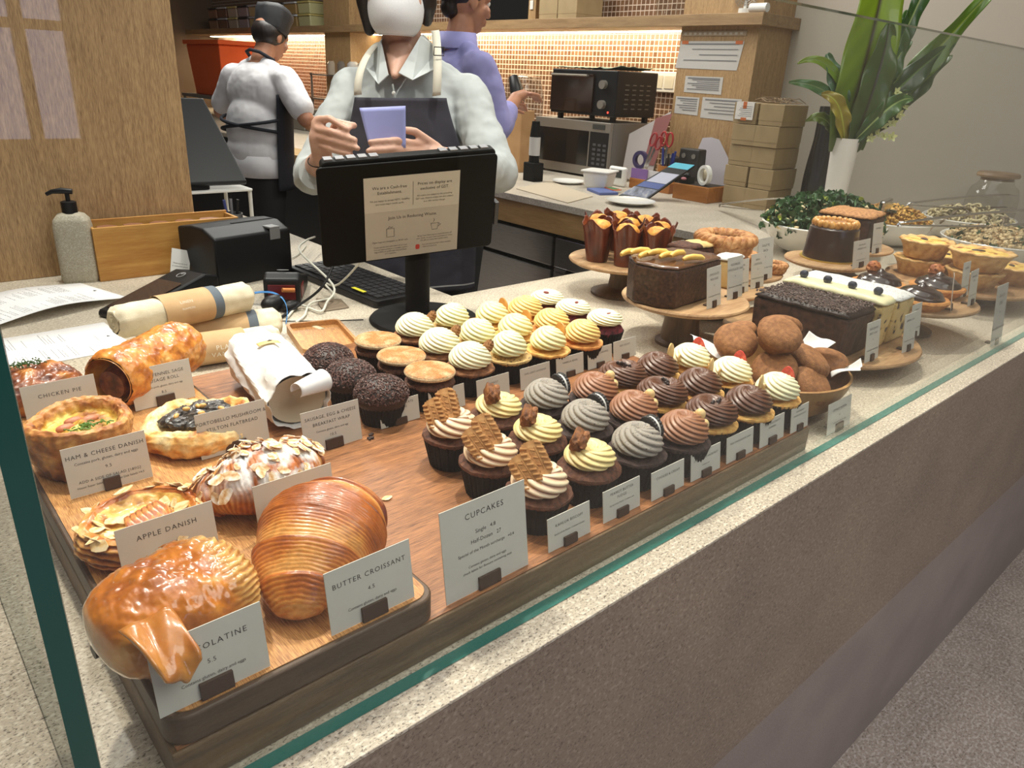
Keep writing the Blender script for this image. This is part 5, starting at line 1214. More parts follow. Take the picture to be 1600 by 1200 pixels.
def V(a, b, z): # a: to the right in the shop, b: towards the counter front; relative to vase
    return (a*.736-b*.677, -a*.677-b*.736, z-.05)
leaf(t, [V(0, 0, .30), V(-.02, .02, .45), V(.015, .03, .65), V(.012, .0, .98)], .080, srgb(70, 92, 34), g2, rib=srgb(60, 38, 24), wav=.010, prof=lambda u: .45+.75*sin(pi*min(u*.75+.12, 1))**.8)
leaf(t, [V(.02, .02, .30), V(.03, .05, .45), V(.06, .05, .62), V(.055, .03, .75)], .060, srgb(58, 76, 36), srgb(70, 94, 40), rib=srgb(50, 34, 24))
leaf(t, [V(.03, 0, .30), V(.10, .0, .45), V(.24, -.02, .62), V(.46, -.04, .92)], .048, srgb(60, 86, 30), srgb(96, 132, 34), rib=srgb(150, 170, 70), wav=.02)
leaf(t, [V(.03, 0, .32), V(.13, .0, .42), V(.26, -.03, .58), V(.34, -.05, .66)], .040, srgb(40, 66, 34), srgb(66, 96, 40), rib=srgb(120, 150, 70), wav=.02)
leaf(t, [V(.02, 0, .34), V(.08, .03, .46), V(.20, .0, .60), V(.33, -.02, .70)], .044, srgb(44, 66, 34), srgb(54, 84, 38), rib=srgb(110, 140, 70), wav=.014)
leaf(t, [V(.0, 0, .38), V(-.05, .03, .56), V(-.16, .02, .66), V(-.25, .02, .60)], .018, srgb(88, 122, 34), srgb(132, 160, 40), wav=.004)
leaf(t, [V(-.01, 0, .40), V(-.08, .03, .50), V(-.16, .03, .54), V(-.27, .02, .535)], .022, srgb(50, 84, 50), srgb(84, 124, 66), wav=.006)
leaf(t, [V(-.02, 0, .38), V(-.06, .03, .50), V(-.11, .02, .58), V(-.14, 0, .64)], .034, srgb(60, 92, 70), srgb(80, 116, 80), rib=srgb(190, 210, 170))
leaf(t, [V(-.01, .02, .32), V(-.05, .05, .42), V(-.08, .06, .50), V(-.15, .05, .50)], .030, srgb(140, 128, 40), srgb(150, 136, 52), rib=srgb(180, 190, 80))
for (pts, w_) in (([V(.05, 0, .36), V(.10, .02, .50), V(.10, .0, .62), V(.16, .0, .70)], .035), ([V(.06, 0, .36), V(.13, .02, .46), V(.18, .0, .52), V(.22, .0, .50)], .038), ([V(.06, 0, .42), V(.12, 0, .60), V(.13, 0, .72), V(.12, 0, .80)], .030), ([V(.10, 0, .55), V(.13, 0, .75), V(.17, 0, .85), V(.20, -.02, .97)], .030), ([V(.02, .03, .34), V(.07, .07, .42), V(.12, .06, .50), V(.20, .03, .50)], .036)):
    leaf(t, pts, w_, srgb(44, 74, 38), srgb(72, 110, 46), rib=srgb(170, 190, 120))
leaf(t, [V(-.03, 0, .34), V(-.08, .0, .40), V(-.12, .02, .44), V(-.18, .02, .40)], .022, srgb(50, 70, 36), srgb(100, 120, 40))
g = G(); g.tube([V(.0, 0, .25), V(.02, .02, .34)], .02, 10); g.obj('stems', plain('stem_green', srgb(70, 80, 36), .6), t)
PET = plain('orchid_petal', srgb(218, 222, 156), .5)
rnd = random.Random(5)
for k, (a, z) in enumerate(((.14, .52), (.17, .50), (.18, .47), (.15, .46), (.12, .40), (.15, .41), (.10, .37), (.13, .36), (.08, .35), (.16, .36), (.11, .43), (.17, .44))):
    g = G()
    for q in range(5):
        an_ = 2*pi*q/5
        g.grid(lambda u, v: Vector((cos(an_)*u*.020-sin(an_)*(v-.5)*.012*sin(pi*u), sin(an_)*u*.020+cos(an_)*(v-.5)*.012*sin(pi*u), .006*u*u)), 6, 5)
    g.ball((0, 0, .004), .004, 8, 6)
    g.obj('orchid_flower', PET, t, loc=V(a, .03, z), rot=(rnd.uniform(.8, 1.6), rnd.uniform(-.4, .4), rnd.uniform(-1.2, -.3)), sharp=0)
# ============================================================ TILL AREA
BLK = plain('black_plastic', (.008, .008, .009), .42, spec=.3); BLKM = plain('black_matte', (.006, .006, .006), .6, spec=.2); WHP = plain('white_plastic', srgb(228, 226, 220), .4)
# ---- menus
def menu(label, cx, cy, rz, L, W, z, seed, lift):
    t = thing('printed_menu', label, 'menu', (cx, cy, z), rz, 'menus on the counter')
    def surf(x, y): return lift*(.5+.5*cos(pi*min(1, abs(x/L)*1.6)))*(1 if lift else 0)
    g = G(); g.grid(lambda u, v: Vector(((u-.5)*L, (v-.5)*W, surf((u-.5)*L, 0))), 30, 4); g.obj('sheet', plain('menu_paper', srgb(246, 246, 246), .7), t, solid=.0004, sharp=0)
    rnd = random.Random(seed); g = G()
    x = -L*.46
    while x < L*.30:
        col = 2
        for c in range(col):
            if rnd.random() < .18: continue
            y0 = -W*.42+c*W*.48; w_ = W*rnd.uniform(.14, .34); zz = surf(x, 0)+.0006
            y = y0
            while y < y0+w_: l = rnd.uniform(.003, .009); g.add([(x, y, zz), (x+.0009, y, zz), (x+.0009, y+l, zz), (x, y+l, zz)], [(0, 1, 2, 3)]); y += l+.0022
        x += rnd.choice([.0048, .0048, .0048, .013])
    zz = surf(L*.4, 0)+.0006
    g.add([(L*.42, -.004, zz), (L*.445, -.004, zz), (L*.43, .006, zz), (L*.425, .001, zz)], [(0, 1, 2, 3)])
    g.add([(L*.36, -.02, zz), (L*.362, -.02, zz), (L*.362, .02, zz), (L*.36, .02, zz)], [(0, 1, 2, 3)])
    g.obj('small_print', plain('print_grey', srgb(120, 120, 124), .8), t, smooth=False)
menu('white printed menu sheet farther from the viewer, near the soap bottle', .262, 1.795, .30, .30, .185, .006, 3, .016)
menu('white printed menu sheet nearer the viewer, behind the chicken pie', .205, 1.520, .03, .29, .185, .0008, 5, .0)
# ---- soap bottle
t = thing('soap_bottle', 'grey-beige stone soap bottle with black pump by the wood partition', 'soap bottle', (.395, 1.985, 0), -.35)
def sb(u, v):
    a = 2*pi*v; k = (abs(cos(a))**5+abs(sin(a))**5)**(-1/5); prof = [(0.001, 0), (.95, 0), (1, .05), (1, .80), (.93, .90), (.7, .97), (.38, 1), (.001, 1)]
    q = u*7; i = min(int(q), 6); f = q-i; r = prof[i][0]+(prof[i+1][0]-prof[i][0])*f; z = prof[i][1]+(prof[i+1][1]-prof[i][1])*f
    return Vector((.040*r*cos(a)*k, .031*r*sin(a)*k, z*.162))
g = G(); g.grid(sb, 29, 64, False, True); g.obj('bottle', stone('bottle_stone', srgb(176, 168, 148), srgb(140, 130, 112), srgb(196, 190, 172), 500, .6), t, sharp=.9)
g = G(); g.lathe([(.001, .160), (.0165, .160), (.0165, .186), (.012, .188), (.001, .188)], 32); g.lathe([(.001, .188), (.005, .188), (.005, .206), (.001, .206)], 16)
g.obj('pump_collar', BLK, t, sharp=.6)
g = G(); g.tube([(.012, 0, .209), (-.01, 0, .211), (-.030, 0, .209), (-.042, 0, .203)], [.006, .007, .005, .004], 12); g.obj('pump_nozzle', BLK, t)
g = G(); textgeo(g, [('hand wash', 0, 0, .006, 1, 'CENTER')], 0, 0, Matrix.Translation((0, -.0316, .10)) @ Matrix.Rotation(pi/2, 4, 'X')) if False else None
# ---- wooden box of coasters
BOXW = wood('pine_box', srgb(208, 158, 84), srgb(178, 122, 56), axis=0, scale=18, stretch=10, rough=.45)
t = thing('wooden_box', 'open pine box against the partition behind the printer', 'box', (.600, 1.985, 0))
g = G(); hx, hy, h = .175, .042, .128
g.box(-hx, -hy, 0, hx, -hy+.007, h, taper=0); g.obj('front_board', BOXW, t, smooth=False, bevel=.001)
g = G(); g.box(-hx, hy-.007, 0, hx, hy, h+.006); g.obj('back_board', BOXW, t, smooth=False, bevel=.001)
for s in (-1, 1): g = G(); g.box(s*hx-.0035*(1+s), -hy+.0072, 0, s*hx+.0035*(1-s), hy-.0072, h); g.obj('end_board', BOXW, t, smooth=False, bevel=.001)
g = G(); g.box(-hx+.008, -hy+.008, 0, hx-.008, hy-.008, .006); g.obj('bottom', BOXW, t, smooth=False)
RW = wood('red_wood', srgb(150, 104, 78), srgb(112, 70, 50), axis=0, scale=20, stretch=6)
for k in range(5):
    g = G(); g.prism([(.026*cos(pi/3*q+.3), .030*sin(pi/3*q+.3)) for q in range(6)], 0, .115)
    o = g.obj('wooden_marker', RW, None, loc=(.468+.062*k, 1.985, .0065), rot=(0, 0, .2*k), smooth=False, bevel=.0015); tag(o, 'hexagonal red-brown wooden block in the pine box, ' + ['leftmost', 'second from left', 'middle one', 'second from right', 'rightmost'][k], 'wooden block', 'blocks in the pine box')
# ---- printer
t = thing('receipt_printer', 'boxy black receipt printer with grey latch', 'printer', (.722, 1.838, 0), .20)
g = G()
pf = [(-.078, 0), (.078, 0), (.078, .128), (.020, .137), (-.030, .137), (-.078, .118)]
g.prism([(y, z) for y, z in pf], -.108, .108, Matrix.Rotation(pi/2, 4, 'Z') @ Matrix.Rotation(pi/2, 4, 'X')); g.obj('body', BLK, t, smooth=False, bevel=.006, bseg=3)
g = G(); g.box(.045, -.0795, .098, .075, -.078, .125); g.box(.045, -.0795, .1252, .075, -.045, .1295); g.obj('latch', plain('latch_grey', srgb(120, 120, 120), .4), t, smooth=False, bevel=.001)
g = G(); g.box(-.02, -.02, .1372, .10, -.012, .1385); g.obj('paper_slot', BLKM, t, smooth=False)
# tag propped up
t = thing('small_sign', 'little white notice card tilted against the printer', 'sign', (.572, 1.842, .0), .15)
M_ = Matrix.Rotation(radians(-12), 4, 'X') @ Matrix.Rotation(pi/2, 4, 'X') @ Matrix.Rotation(radians(-17), 4, 'Z')
g = G(); g.prism([(-.022, .010), (.024, .010), (.024, .082), (-.022, .082)], 0, .002, M_); g.obj('card', plain('notice_white', srgb(232, 230, 224), .6), t, smooth=False)
g = G(); textgeo(g, [('Please pay by card', 0, .046, .0046, 1, 'CENTER'), ('or contactless phone', 0, .039, .0046, 1, 'CENTER')], 0, 0, M_ @ Matrix.Translation((0, 0, .0024))); g.obj('lettering', INK, t, smooth=False)
# ---- card terminals
def waves(g, cx, cy, z, s, M):
    for r in (.35, .6, .85):
        pts = [M@Vector((cx+s*r*cos(a), cy+s*r*sin(a), z)) for a in [-.8+.2*k for k in range(9)]]; g.tube(pts, s*.05, 5)
    g.tube([M@Vector((cx+s*1.15*cos(a), cy+s*.8*sin(a), z)) for a in [2*pi*k/24 for k in range(25)]], s*.06, 5)
t = thing('card_terminal', 'long dark wedge-shaped card terminal with contactless symbol, left of the printer', 'card terminal', (.480, 1.672, 0), .42)
g = G(); pr = [(-.125, 0), (.125, 0), (.125, .050), (.085, .060), (-.120, .016), (-.125, .012)]
g.prism(pr, -.046, .046, Matrix.Rotation(pi/2, 4, 'X')); g.obj('body', BLK, t, smooth=False, bevel=.006, bseg=3)
Mt = Matrix.Translation((-.02, 0, .0385)) @ Matrix.Rotation(-atan2(.044, .205), 4, 'Y')
g = G(); g.prism(rrect(-.092, -.036, .050, .036, .006), 0, .0012, Mt); g.obj('screen', plain('brown_screen', srgb(62, 46, 40), .12, coat=.6), t, smooth=False)
g = G(); waves(g, .082, 0, .0022, .010, Mt); g.obj('contactless_symbol', plain('symbol_grey', srgb(190, 190, 190), .5), t)
t = thing('card_terminal', 'black card terminal with red sides and contactless symbol, right of the printer', 'card terminal', (.745, 1.615, 0), 1.0)
g = G(); g.prism([(-.085, .0), (.085, .0), (.085, .030), (.02, .046), (-.060, .070), (-.085, .058)], -.040, .040, Matrix.Rotation(pi/2, 4, 'X')); g.obj('body', BLK, t, smooth=False, bevel=.007, bseg=3)
Mt = Matrix.Translation((-.045, 0, .0695)) @ Matrix.Rotation(.30, 4, 'Y') @ Matrix.Rotation(-pi/2, 4, 'Z')
g = G(); waves(g, 0, 0, .001, .011, Mt); g.obj('contactless_symbol', plain('symbol_grey', srgb(190, 190, 190), .5), t)
g = G(); g.box(-.0865, -.030, .012, -.085, .030, .046); g.box(-.07, -.0415, .012, -.02, -.040, .040); g.obj('side_panel', plain('terminal_red', srgb(120, 26, 28), .4), t, smooth=False, bevel=.0006)
# ---- keyboard
t = thing('keyboard', 'black keyboard with a yellow strip, behind the monitor stand', 'keyboard', (.918, 1.605, 0), -1.52)
g = G(); g.prism(rrect(-.20, -.072, .20, .072, .012), 0.001, .018); g.obj('case', BLK, t, smooth=False, bevel=.003)
k0 = None
KC = plain('key_black', (.02, .02, .022), .45)
g = G()
for r in range(6):
    for c in range(16):
        x, y = -.188+.0235*c, -.056+.0215*r
        g.box(x, y, .0182, x+.019, y+.0175, .022, taper=-.08)
o = g.obj('keys', KC, t, smooth=False); o['label'] = 'rows of black keys'
g = G(); g.box(.085, -.062, .0224, .135, -.052, .0236); g.obj('yellow_strip', plain('yellow_tape', srgb(214, 206, 50), .5), t, smooth=False)
# ---- monitor on stand
t = thing('pos_monitor', 'black till monitor on round stand, its back showing a printed notice', 'monitor', (.902, 1.276, 0))
g = G(); g.lathe([(.001, 0), (.118, 0), (.120, .003), (.116, .008), (.001, .009)], 72); g.obj('base', BLKM, t, sharp=.6)
g = G(); g.tube([(.012, .044, .009), (.012, .044, .19)], .027, 40); g.obj('pole', BLKM, t)
TL, TR, BR, BL = Vector((.657, 1.295, .321)), Vector((1.005, 1.202, .359)), Vector((1.073, 1.228, .154)), Vector((.714, 1.343, .135))
TL, TR, BR, BL = [p-Vector((.902, 1.276, 0)) for p in (TL, TR, BR, BL)]
cen = (TL+TR+BR+BL)/4; ex = ((TR-TL)+(BR-BL)).normalized(); ey = ((TL-BL)+(TR-BR)); ey = (ey-ex*ey.dot(ex)).normalized(); ez = ex.cross(ey)
Mm = Matrix((( ex.x, ey.x, ez.x, cen.x), (ex.y, ey.y, ez.y, cen.y), (ex.z, ey.z, ez.z, cen.z), (0, 0, 0, 1)))
WW = (((TR-TL)+(BR-BL))/2).length/2; HH = (((TL-BL)+(TR-BR))/2).length/2
g = G(); g.prism(rrect(-WW, -HH, WW, HH, .010), -.006, .0, Mm); g.obj('back_cover', plain('screen_black', (.004, .004, .004), .5, spec=.12), t, smooth=False, bevel=.002)
g = G(); g.prism(rrect(-WW+.012, -HH+.006, WW-.002, HH+.008, .010), -.030, -.0065, Mm); g.obj('screen_housing', BLKM, t, smooth=False, bevel=.003)
g = G()
for sx in (-1, 1):
    for k in range(5): x = sx*(WW*.62)+(k-2)*.020*1.1; g.box(x-.008, HH+.0085, -.026, x+.008, HH+.011, -.010, Mm)
g.obj('vents', plain('vent_grey', srgb(130, 130, 134), .5), t, smooth=False)
g = G(); g.box(WW+.004, -HH*.55, -.026, WW+.014, -HH*.05, -.004, Mm); g.obj('card_reader', plain('reader_grey', srgb(60, 60, 62), .4), t, smooth=False, bevel=.002)
g = G(); g.tube([Mm@Vector((.01, -.02, -.045)), Mm@Vector((.01, -.02, -.028))], .035, 24); g.obj('mount', BLKM, t)
# notice sheet taped on the back
nt_ = thing('printed_notice', 'beige notice about payment and reducing waste taped to the monitor back', 'notice', (0, 0, 0))
nt_.matrix_world = Matrix.Translation((.902, 1.276, 0)) @ Mm @ Matrix.Translation((.003, -.012, .0008))
PW, PH = WW*1.08, HH*1.70
g = G(); g.prism([(-PW/2, -PH/2), (PW/2, -PH/2), (PW/2, PH/2), (-PW/2, PH/2)], 0, .0005); g.obj('sheet', plain('notice_paper', srgb(196, 190, 174), .7), nt_, smooth=False)
g = G(); g.prism([(-PW/2, -PH/2), (PW/2, -PH/2), (PW/2, PH*.09), (-PW/2, PH*.09)], .0005, .0006); g.obj('lower_panel', plain('notice_paper_low', srgb(180, 173, 158), .7), nt_, smooth=False)
g = G(); s = PW/.20
L = [('We are a Cash-free', -PW*.24, PH*.36, .0088, 1, 'CENTER'), ('Establishment.', -PW*.24, PH*.30, .0088, 1, 'CENTER'), ('We are happy to accept NETS, GrabPay', -PW*.24, PH*.215, .0050, 1, 'CENTER'), ('and most major credit cards.', -PW*.24, PH*.175, .0050, 1, 'CENTER'),
     ('Prices on display are', PW*.23, PH*.37, .0088, 1, 'CENTER'), ('exclusive of GST.', PW*.23, PH*.31, .0088, 1, 'CENTER'), ('All orders are subject to the prevailing', PW*.23, PH*.235, .0048, 1, 'CENTER'), ('GST rate. Dine-in orders are also subject', PW*.23, PH*.198, .0048, 1, 'CENTER'), ('to a 10% service charge.', PW*.23, PH*.161, .0048, 1, 'CENTER'),
     ('Join Us in Reducing Waste.', 0, -PH*.01, .0094, 1, 'CENTER'), ('Paper bags are chargeable at $0.20 each.', -PW*.24, -PH*.29, .0046, 1, 'CENTER'), ('These can be tied with twine at no cost.', -PW*.24, -PH*.355, .0044, 1, 'CENTER'), ('You can also purchase a reusable cotton', -PW*.24, -PH*.385, .0044, 1, 'CENTER'), ('bag at $15, or at $5 with any purchase', -PW*.24, -PH*.415, .0044, 1, 'CENTER'), ('of 2 cupcakes.', -PW*.24, -PH*.445, .0044, 1, 'CENTER'),
     ('Bring Your Own cup to enjoy 50 cents off', PW*.24, -PH*.27, .0044, 1, 'CENTER'), ('your drink, or your own containers to enjoy', PW*.24, -PH*.30, .0044, 1, 'CENTER'), ('5% off our menu and loyalty items.', PW*.24, -PH*.33, .0044, 1, 'CENTER'),
     ('You can also borrow a free reusable', PW*.10, -PH*.385, .0044, 1, 'LEFT'), ('- find out more on', PW*.10, -PH*.415, .0044, 1, 'LEFT')]
textgeo(g, L, 0, 0, Matrix.Translation((0, 0, .0009)))
g.box(-.0003, PH*.14, .0006, .0003, PH*.42, .0009)
def line(pts, r=.0004): g.tube([(x, y, .0009) for x, y in pts], r, 4)
bx, by = -PW*.24, -PH*.17
line([(bx-.008, by+.008), (bx-.008, by-.010), (bx+.008, by-.010), (bx+.008, by+.008), (bx-.008, by+.008)]); line([(bx-.005, by+.009), (bx-.002, by+.013), (bx+.002, by+.010), (bx+.005, by+.012)])
cx_, cy_ = PW*.24, -PH*.14
line([(cx_-.009, cy_+.004), (cx_+.008, cy_+.004), (cx_+.005, cy_-.010), (cx_-.006, cy_-.010), (cx_-.009, cy_+.004)]); line([(cx_+.008, cy_+.003), (cx_+.013, cy_+.001), (cx_+.007, cy_-.004)]); line([(cx_-.004, cy_+.007), (cx_-.001, cy_+.011), (cx_-.003, cy_+.015)])
g.obj('lettering', INK, nt_, smooth=False)
g = G(); g.prism(rrect(PW*.03, -PH*.43, PW*.03+.009, -PH*.43+.011, .003), .0006, .0009); g.obj('red_mark', plain('red_print', srgb(196, 70, 58), .6), nt_, smooth=False)
# ---- cables
WC = plain('white_cable', srgb(222, 220, 206), .45)
def cab(label, pts, r, m, cat='cable', name='cable', n=8):
    P = [Vector(p) for p in pts]; out = []
    for i in range(len(P)-1):
        a, b, c, d = P[max(i-1, 0)], P[i], P[i+1], P[min(i+2, len(P)-1)]
        for k in range(6):
            t_ = k/6; out.append(.5*((2*b)+(-a+c)*t_+(2*a-5*b+4*c-d)*t_*t_+(-a+3*b-3*c+d)*t_**3))
    out.append(P[-1]); g = G(); g.tube(out, r, n); return tag(g.obj(name, m), label, cat)
cab('white cable looping tall between printer and monitor', [(1.000, 1.96, .050), (.93, 1.88, .06), (.868, 1.787, .055), (.815, 1.52, .035), (.770, 1.470, .012), (.735, 1.435, .006), (.720, 1.50, .006), (.660, 1.44, .004)], .0027, WC)
cab('white cable coiling low in front of the keyboard', [(.90, 1.36, .25), (.85, 1.43, .12), (.829, 1.52, .035), (.815, 1.56, .030), (.805, 1.500, .014), (.745, 1.497, .008), (.695, 1.43, .005), (.66, 1.40, .004)], .0024, WC)
cab('thin white cable running behind the loop toward the printer', [(1.02, 2.06, .004), (.96, 1.98, .004), (.90, 1.93, .004), (.86, 1.97, .004), (.845, 2.04, .004)], .0018, WC)
cab('black cable slanting from the monitor down to the terminal', [(.885, 1.30, .20), (.86, 1.42, .17), (.83, 1.50, .12), (.765, 1.475, .05), (.700, 1.480, .010), (.640, 1.44, .004)], .0030, BLK)
cab('thin black cable on the stone ending at the monitor base', [(.60, 1.527, .002), (.633, 1.441, .002), (.709, 1.387, .002), (.790, 1.345, .002)], .0012, BLK)
g = G()
pth = [(.605, 1.600, .008), (.650, 1.596, .028), (.690, 1.56, .040), (.695, 1.50, .040), (.672, 1.452, .018), (.640, 1.405, .004)]
g.grid(lambda u, v: bezp(pth, u)+Vector(((v-.5)*.006, (v-.5)*.014, 0)), 30, 3)
tag(g.obj('blue_strap', plain('strap_blue', srgb(70, 140, 206), .5), None, solid=.001), 'bright blue strap arching over the dark adaptor', 'strap')
t = thing('power_adaptor', 'black adaptor lump with orange plug under the blue strap', 'adaptor', (.664, 1.512, 0), .4)
g = G(); g.ball((0, 0, .018), .03, 20, 12, (1.1, .7, .58)); g.ball((.02, -.03, .012), .02, 16, 10, (1.2, .8, .55)); g.obj('body', BLK, t)
g = G(); g.tube([(.030, .0, .040), (.055, -.012, .036)], .005, 10); g.obj('orange_plug', plain('orange_plastic', srgb(214, 134, 66), .5), t)
g = G(); g.grid(lambda u, v: Vector((.758+(u)*.062+.018*(v-.5), 1.445+v*.070-u*.004, .0015+.010*v*v*(1-u))), 8, 8)
tag(g.obj('brown_paper_scrap', plain('scrap_brown', srgb(128, 112, 92), .7), None, solid=.0006), 'brown folded paper scrap on the stone before the keyboard', 'paper scrap')
g = G(); g.grid(lambda u, v: Vector((.668+u*.03-.01*v, 1.325+v*.05, .001+.006*sin(pi*u))), 6, 6)
tag(g.obj('pale_paper_scrap', plain('scrap_pale', srgb(226, 214, 178), .7), None, solid=.0006), 'pale crumpled scrap left of the monitor base', 'paper scrap')
# ---- linen rolls
LIN = mottled('linen_cream', [srgb(218, 206, 176), srgb(234, 224, 198)], 60, .85, .4, bs=700)
KR = mottled('kraft_sleeve', [srgb(188, 152, 108), srgb(202, 168, 124)], 30, .75, .05)
def lroll(label, a, b, r, seed, txt=None, s0=.30, s1=.72, navy=True):
    a, b = Vector(a), Vector(b); d = b-a; L = d.length; t = thing('linen_roll', label, 'linen roll', (a+b)/2, 0, 'rolled linen towels')
    t.rotation_euler = d.to_track_quat('X', 'Z').to_euler()
    g = G()
    def fn(u, v):
        an_ = 2*pi*v; e = 1; 
        if u < .03: e = .7+.3*u/.03
        if u > .97: e = .7+.3*(1-u)/.03
        rr = r*e*(1+.05*sin(3*an_+seed)+.05*fbm((u*5+seed, cos(an_), sin(an_)), 1.6)+.04*(abs(u-.5)*2)**4*sin(9*an_+seed))
        return Vector(((u-.5)*L, rr*cos(an_), rr*sin(an_)*.85))
    g.grid(fn, 60, 48, False, True)
    for u, s in ((0, -1), (1, 1)):
        pts = [Vector(((u-.5)*L*.99, (r*.7*k/24)*cos(k*.9), (r*.6*k/24)*sin(k*.9))) for k in range(25)]; g.tube(pts, .0035, 6)
    g.obj('cloth', LIN, t, sharp=0)
    g = G(); g.grid(lambda u, v: Vector((-L/2+L*(s0+(s1-s0)*u), r*1.075*cos(2*pi*v), r*1.075*.87*sin(2*pi*v))), 6, 48, False, True); g.obj('kraft_sleeve', KR, t, sharp=0)
    if navy:
        g = G(); g.grid(lambda u, v: Vector((-L/2+L*(s1+.0+.07*u), r*1.06*cos(2*pi*v), r*1.06*.87*sin(2*pi*v))), 4, 48, False, True); g.obj('blue_stripe', plain('stripe_slate', srgb(96, 106, 116), .8), t, sharp=0)
    if txt:
        g = G()
        textgeo(g, txt, 0, 0)
        g.v = [Vector((x, -(r*1.085)*cos(y/r), (r*1.085*.87)*sin(y/r))) for x, y, z in g.v]
        g.obj('lettering', plain('white_print', srgb(236, 226, 206), .7), t, smooth=False)
    return t
lroll('rolled linen towel with white-lettered kraft sleeve, lowest and nearest', (.335, 1.288, .0295), (.556, 1.262, .0295), .031, 1, [('PLAIN', .012, .006, .012, 1.2, 'CENTER'), ('VANILLA', .012, -.007, .012, 1.2, 'CENTER')], .30, .72, False)
lroll('rolled linen towel at the back of the bottom layer', (.350, 1.395, .0305), (.600, 1.345, .0305), .032, 4, None, .3, .75)
lroll('rolled linen towel lying on top of the other two', (.300, 1.332, .086), (.552, 1.372, .086), .033, 7, [('LINEN', -.01, .020, .008, 1.1, 'CENTER'), ('NAPKIN', -.01, .008, .006, 1.1, 'CENTER')], .30, .66)
t = thing('small_wooden_tray', 'corner of a small pale wooden tray beside the linen rolls', 'tray', (.655, 1.275, 0), -.25)
g = G(); g.prism(rrect(-.055, -.085, .055, .085, .015), 0, .006); g.obj('base', BAM, t, smooth=False)
g = G()
o_ = rrect(-.055, -.085, .055, .085, .015); i_ = rrect(-.049, -.079, .049, .079, .010); n_ = len(o_)
g.add([(x, y, .006) for x, y in o_]+[(x, y, .016) for x, y in o_]+[(x, y, .016) for x, y in i_]+[(x, y, .006) for x, y in i_], [(k*n_+i, k*n_+(i+1) % n_, ((k+1) % 4)*n_+(i+1) % n_, ((k+1) % 4)*n_+i) for k in range(4) for i in range(n_)])
g.obj('rim', BAM, t, smooth=False)
# ---- white riser with second screen
t = thing('monitor_riser', 'white metal riser standing on the counter beyond the partition', 'riser', (.865, 2.420, 0))
WM = plain('white_metal', srgb(226, 224, 218), .35)
g = G(); g.prism(rrect(-.165, -.11, .115, .11, .015), .134, .140); g.obj('top_plate', WM, t, smooth=False, bevel=.001)
for x, y in ((-.15, -.10), (.105, -.10), (-.15, .10), (.105, .10)): g = G(); g.tube([(x, y, 0), (x, y, .134)], .006, 12); g.obj('leg', WM, t)
t = thing('tilted_screen', 'black touch screen tilted on the white riser, seen from behind', 'monitor', (.80, 2.38, .1402))
def P3(x, y, z): return Vector((x-.80, y-2.38, z-.1402))
a_, b_, c_, d_ = P3(.965, 2.330, .150), P3(.925, 2.520, .385), P3(.56, 2.555, .385), P3(.60, 2.365, .150)
g = G(); nrm = (b_-a_).cross(d_-a_).normalized()*.02
g.add([a_, b_, c_, d_, a_+nrm, b_+nrm, c_+nrm, d_+nrm], [(3, 2, 1, 0), (4, 5, 6, 7), (0, 1, 5, 4), (1, 2, 6, 5), (2, 3, 7, 6), (3, 0, 4, 7)]); g.obj('screen_back', BLK, t, smooth=False, bevel=.005)
g = G(); g.prism(rrect(-.12, -.04, .06, .08, .02), 0, .014); g.obj('foot', BLKM, t, smooth=False, bevel=.002)
g = G(); g.tube([(-.03, .04, .014), (-.03, .09, .13)], .018, 16); g.obj('neck', BLKM, t)
t = thing('pen_cup', 'small metal cup of pens by the white riser', 'pen cup', (.872, 2.235, 0))
g = G(); g.lathe([(.001, 0), (.030, 0), (.032, .085), (.029, .085), (.027, .004), (.001, .004)], 28); g.obj('cup', plain('cup_metal', srgb(150, 150, 150), .3, .8), t, sharp=.6)
for k, (x, y, c) in enumerate(((-.012, 0, srgb(60, 70, 130)), (.004, .008, srgb(120, 120, 124)), (.012, -.006, srgb(30, 30, 32)))):
    g = G(); g.tube([(x*.5, y*.5, .006), (x*1.6, y*1.6, .125)], .0045, 8); o = g.obj('pen', plain('pen_%d' % k, c, .4), None, loc=(.872, 2.235, 0)); tag(o, ['blue pen', 'grey pen', 'black pen'][k]+' standing in the small metal cup', 'pen')
# ============================================================ SIDE COUNTER AND SHELF
t = thing('microwave', 'steel-framed microwave with dark door under the toaster oven', 'microwave', (3.20, 3.085, 0))
SLV = plain('silver_trim', srgb(150, 144, 134), .35, .6)
g = G(); g.box(.012, -.295, .010, .42, .295, .300); g.obj('body', plain('microwave_side', srgb(120, 118, 114), .45, .5), t, smooth=False, bevel=.004)
g = G(); g.box(-.012, -.295, .012, .011, .295, .300); g.obj('front_frame', SLV, t, smooth=False, bevel=.003)
g = G(); g.box(-.0135, -.14, .062, -.0122, .285, .248); g.obj('door_glass', plain('dark_glass', (.008, .008, .008), .12), t, smooth=False)
g = G(); g.box(-.0135, -.288, .062, -.0122, -.150, .248); g.obj('control_panel', BLK, t, smooth=False)
g = G()
for r in range(5):
    for c in range(3): g.box(-.0145, -.275+.038*c, .075+.025*r, -.0137, -.252+.038*c, .088+.025*r)
g.obj('buttons', plain('button_grey', srgb(70, 70, 72), .5), t, smooth=False)
g = G(); g.box(-.0145, -.255, .262, -.0123, -.165, .288); g.obj('display', plain('lcd_dark', srgb(60, 62, 58), .3), t, smooth=False)
for y in (-.27, .27):
    for x in (.03, .38): g = G(); g.box(x, y-.012, 0, x+.02, y+.012, .0098); g.obj('foot', BLK, t, smooth=False)
t = thing('toaster_oven', 'black toaster oven with two knobs standing on the microwave', 'toaster oven', (3.20, 3.030, .3002))
g = G(); g.box(.0, -.245, .030, .34, .245, .262); g.obj('body', BLK, t, smooth=False, bevel=.006)
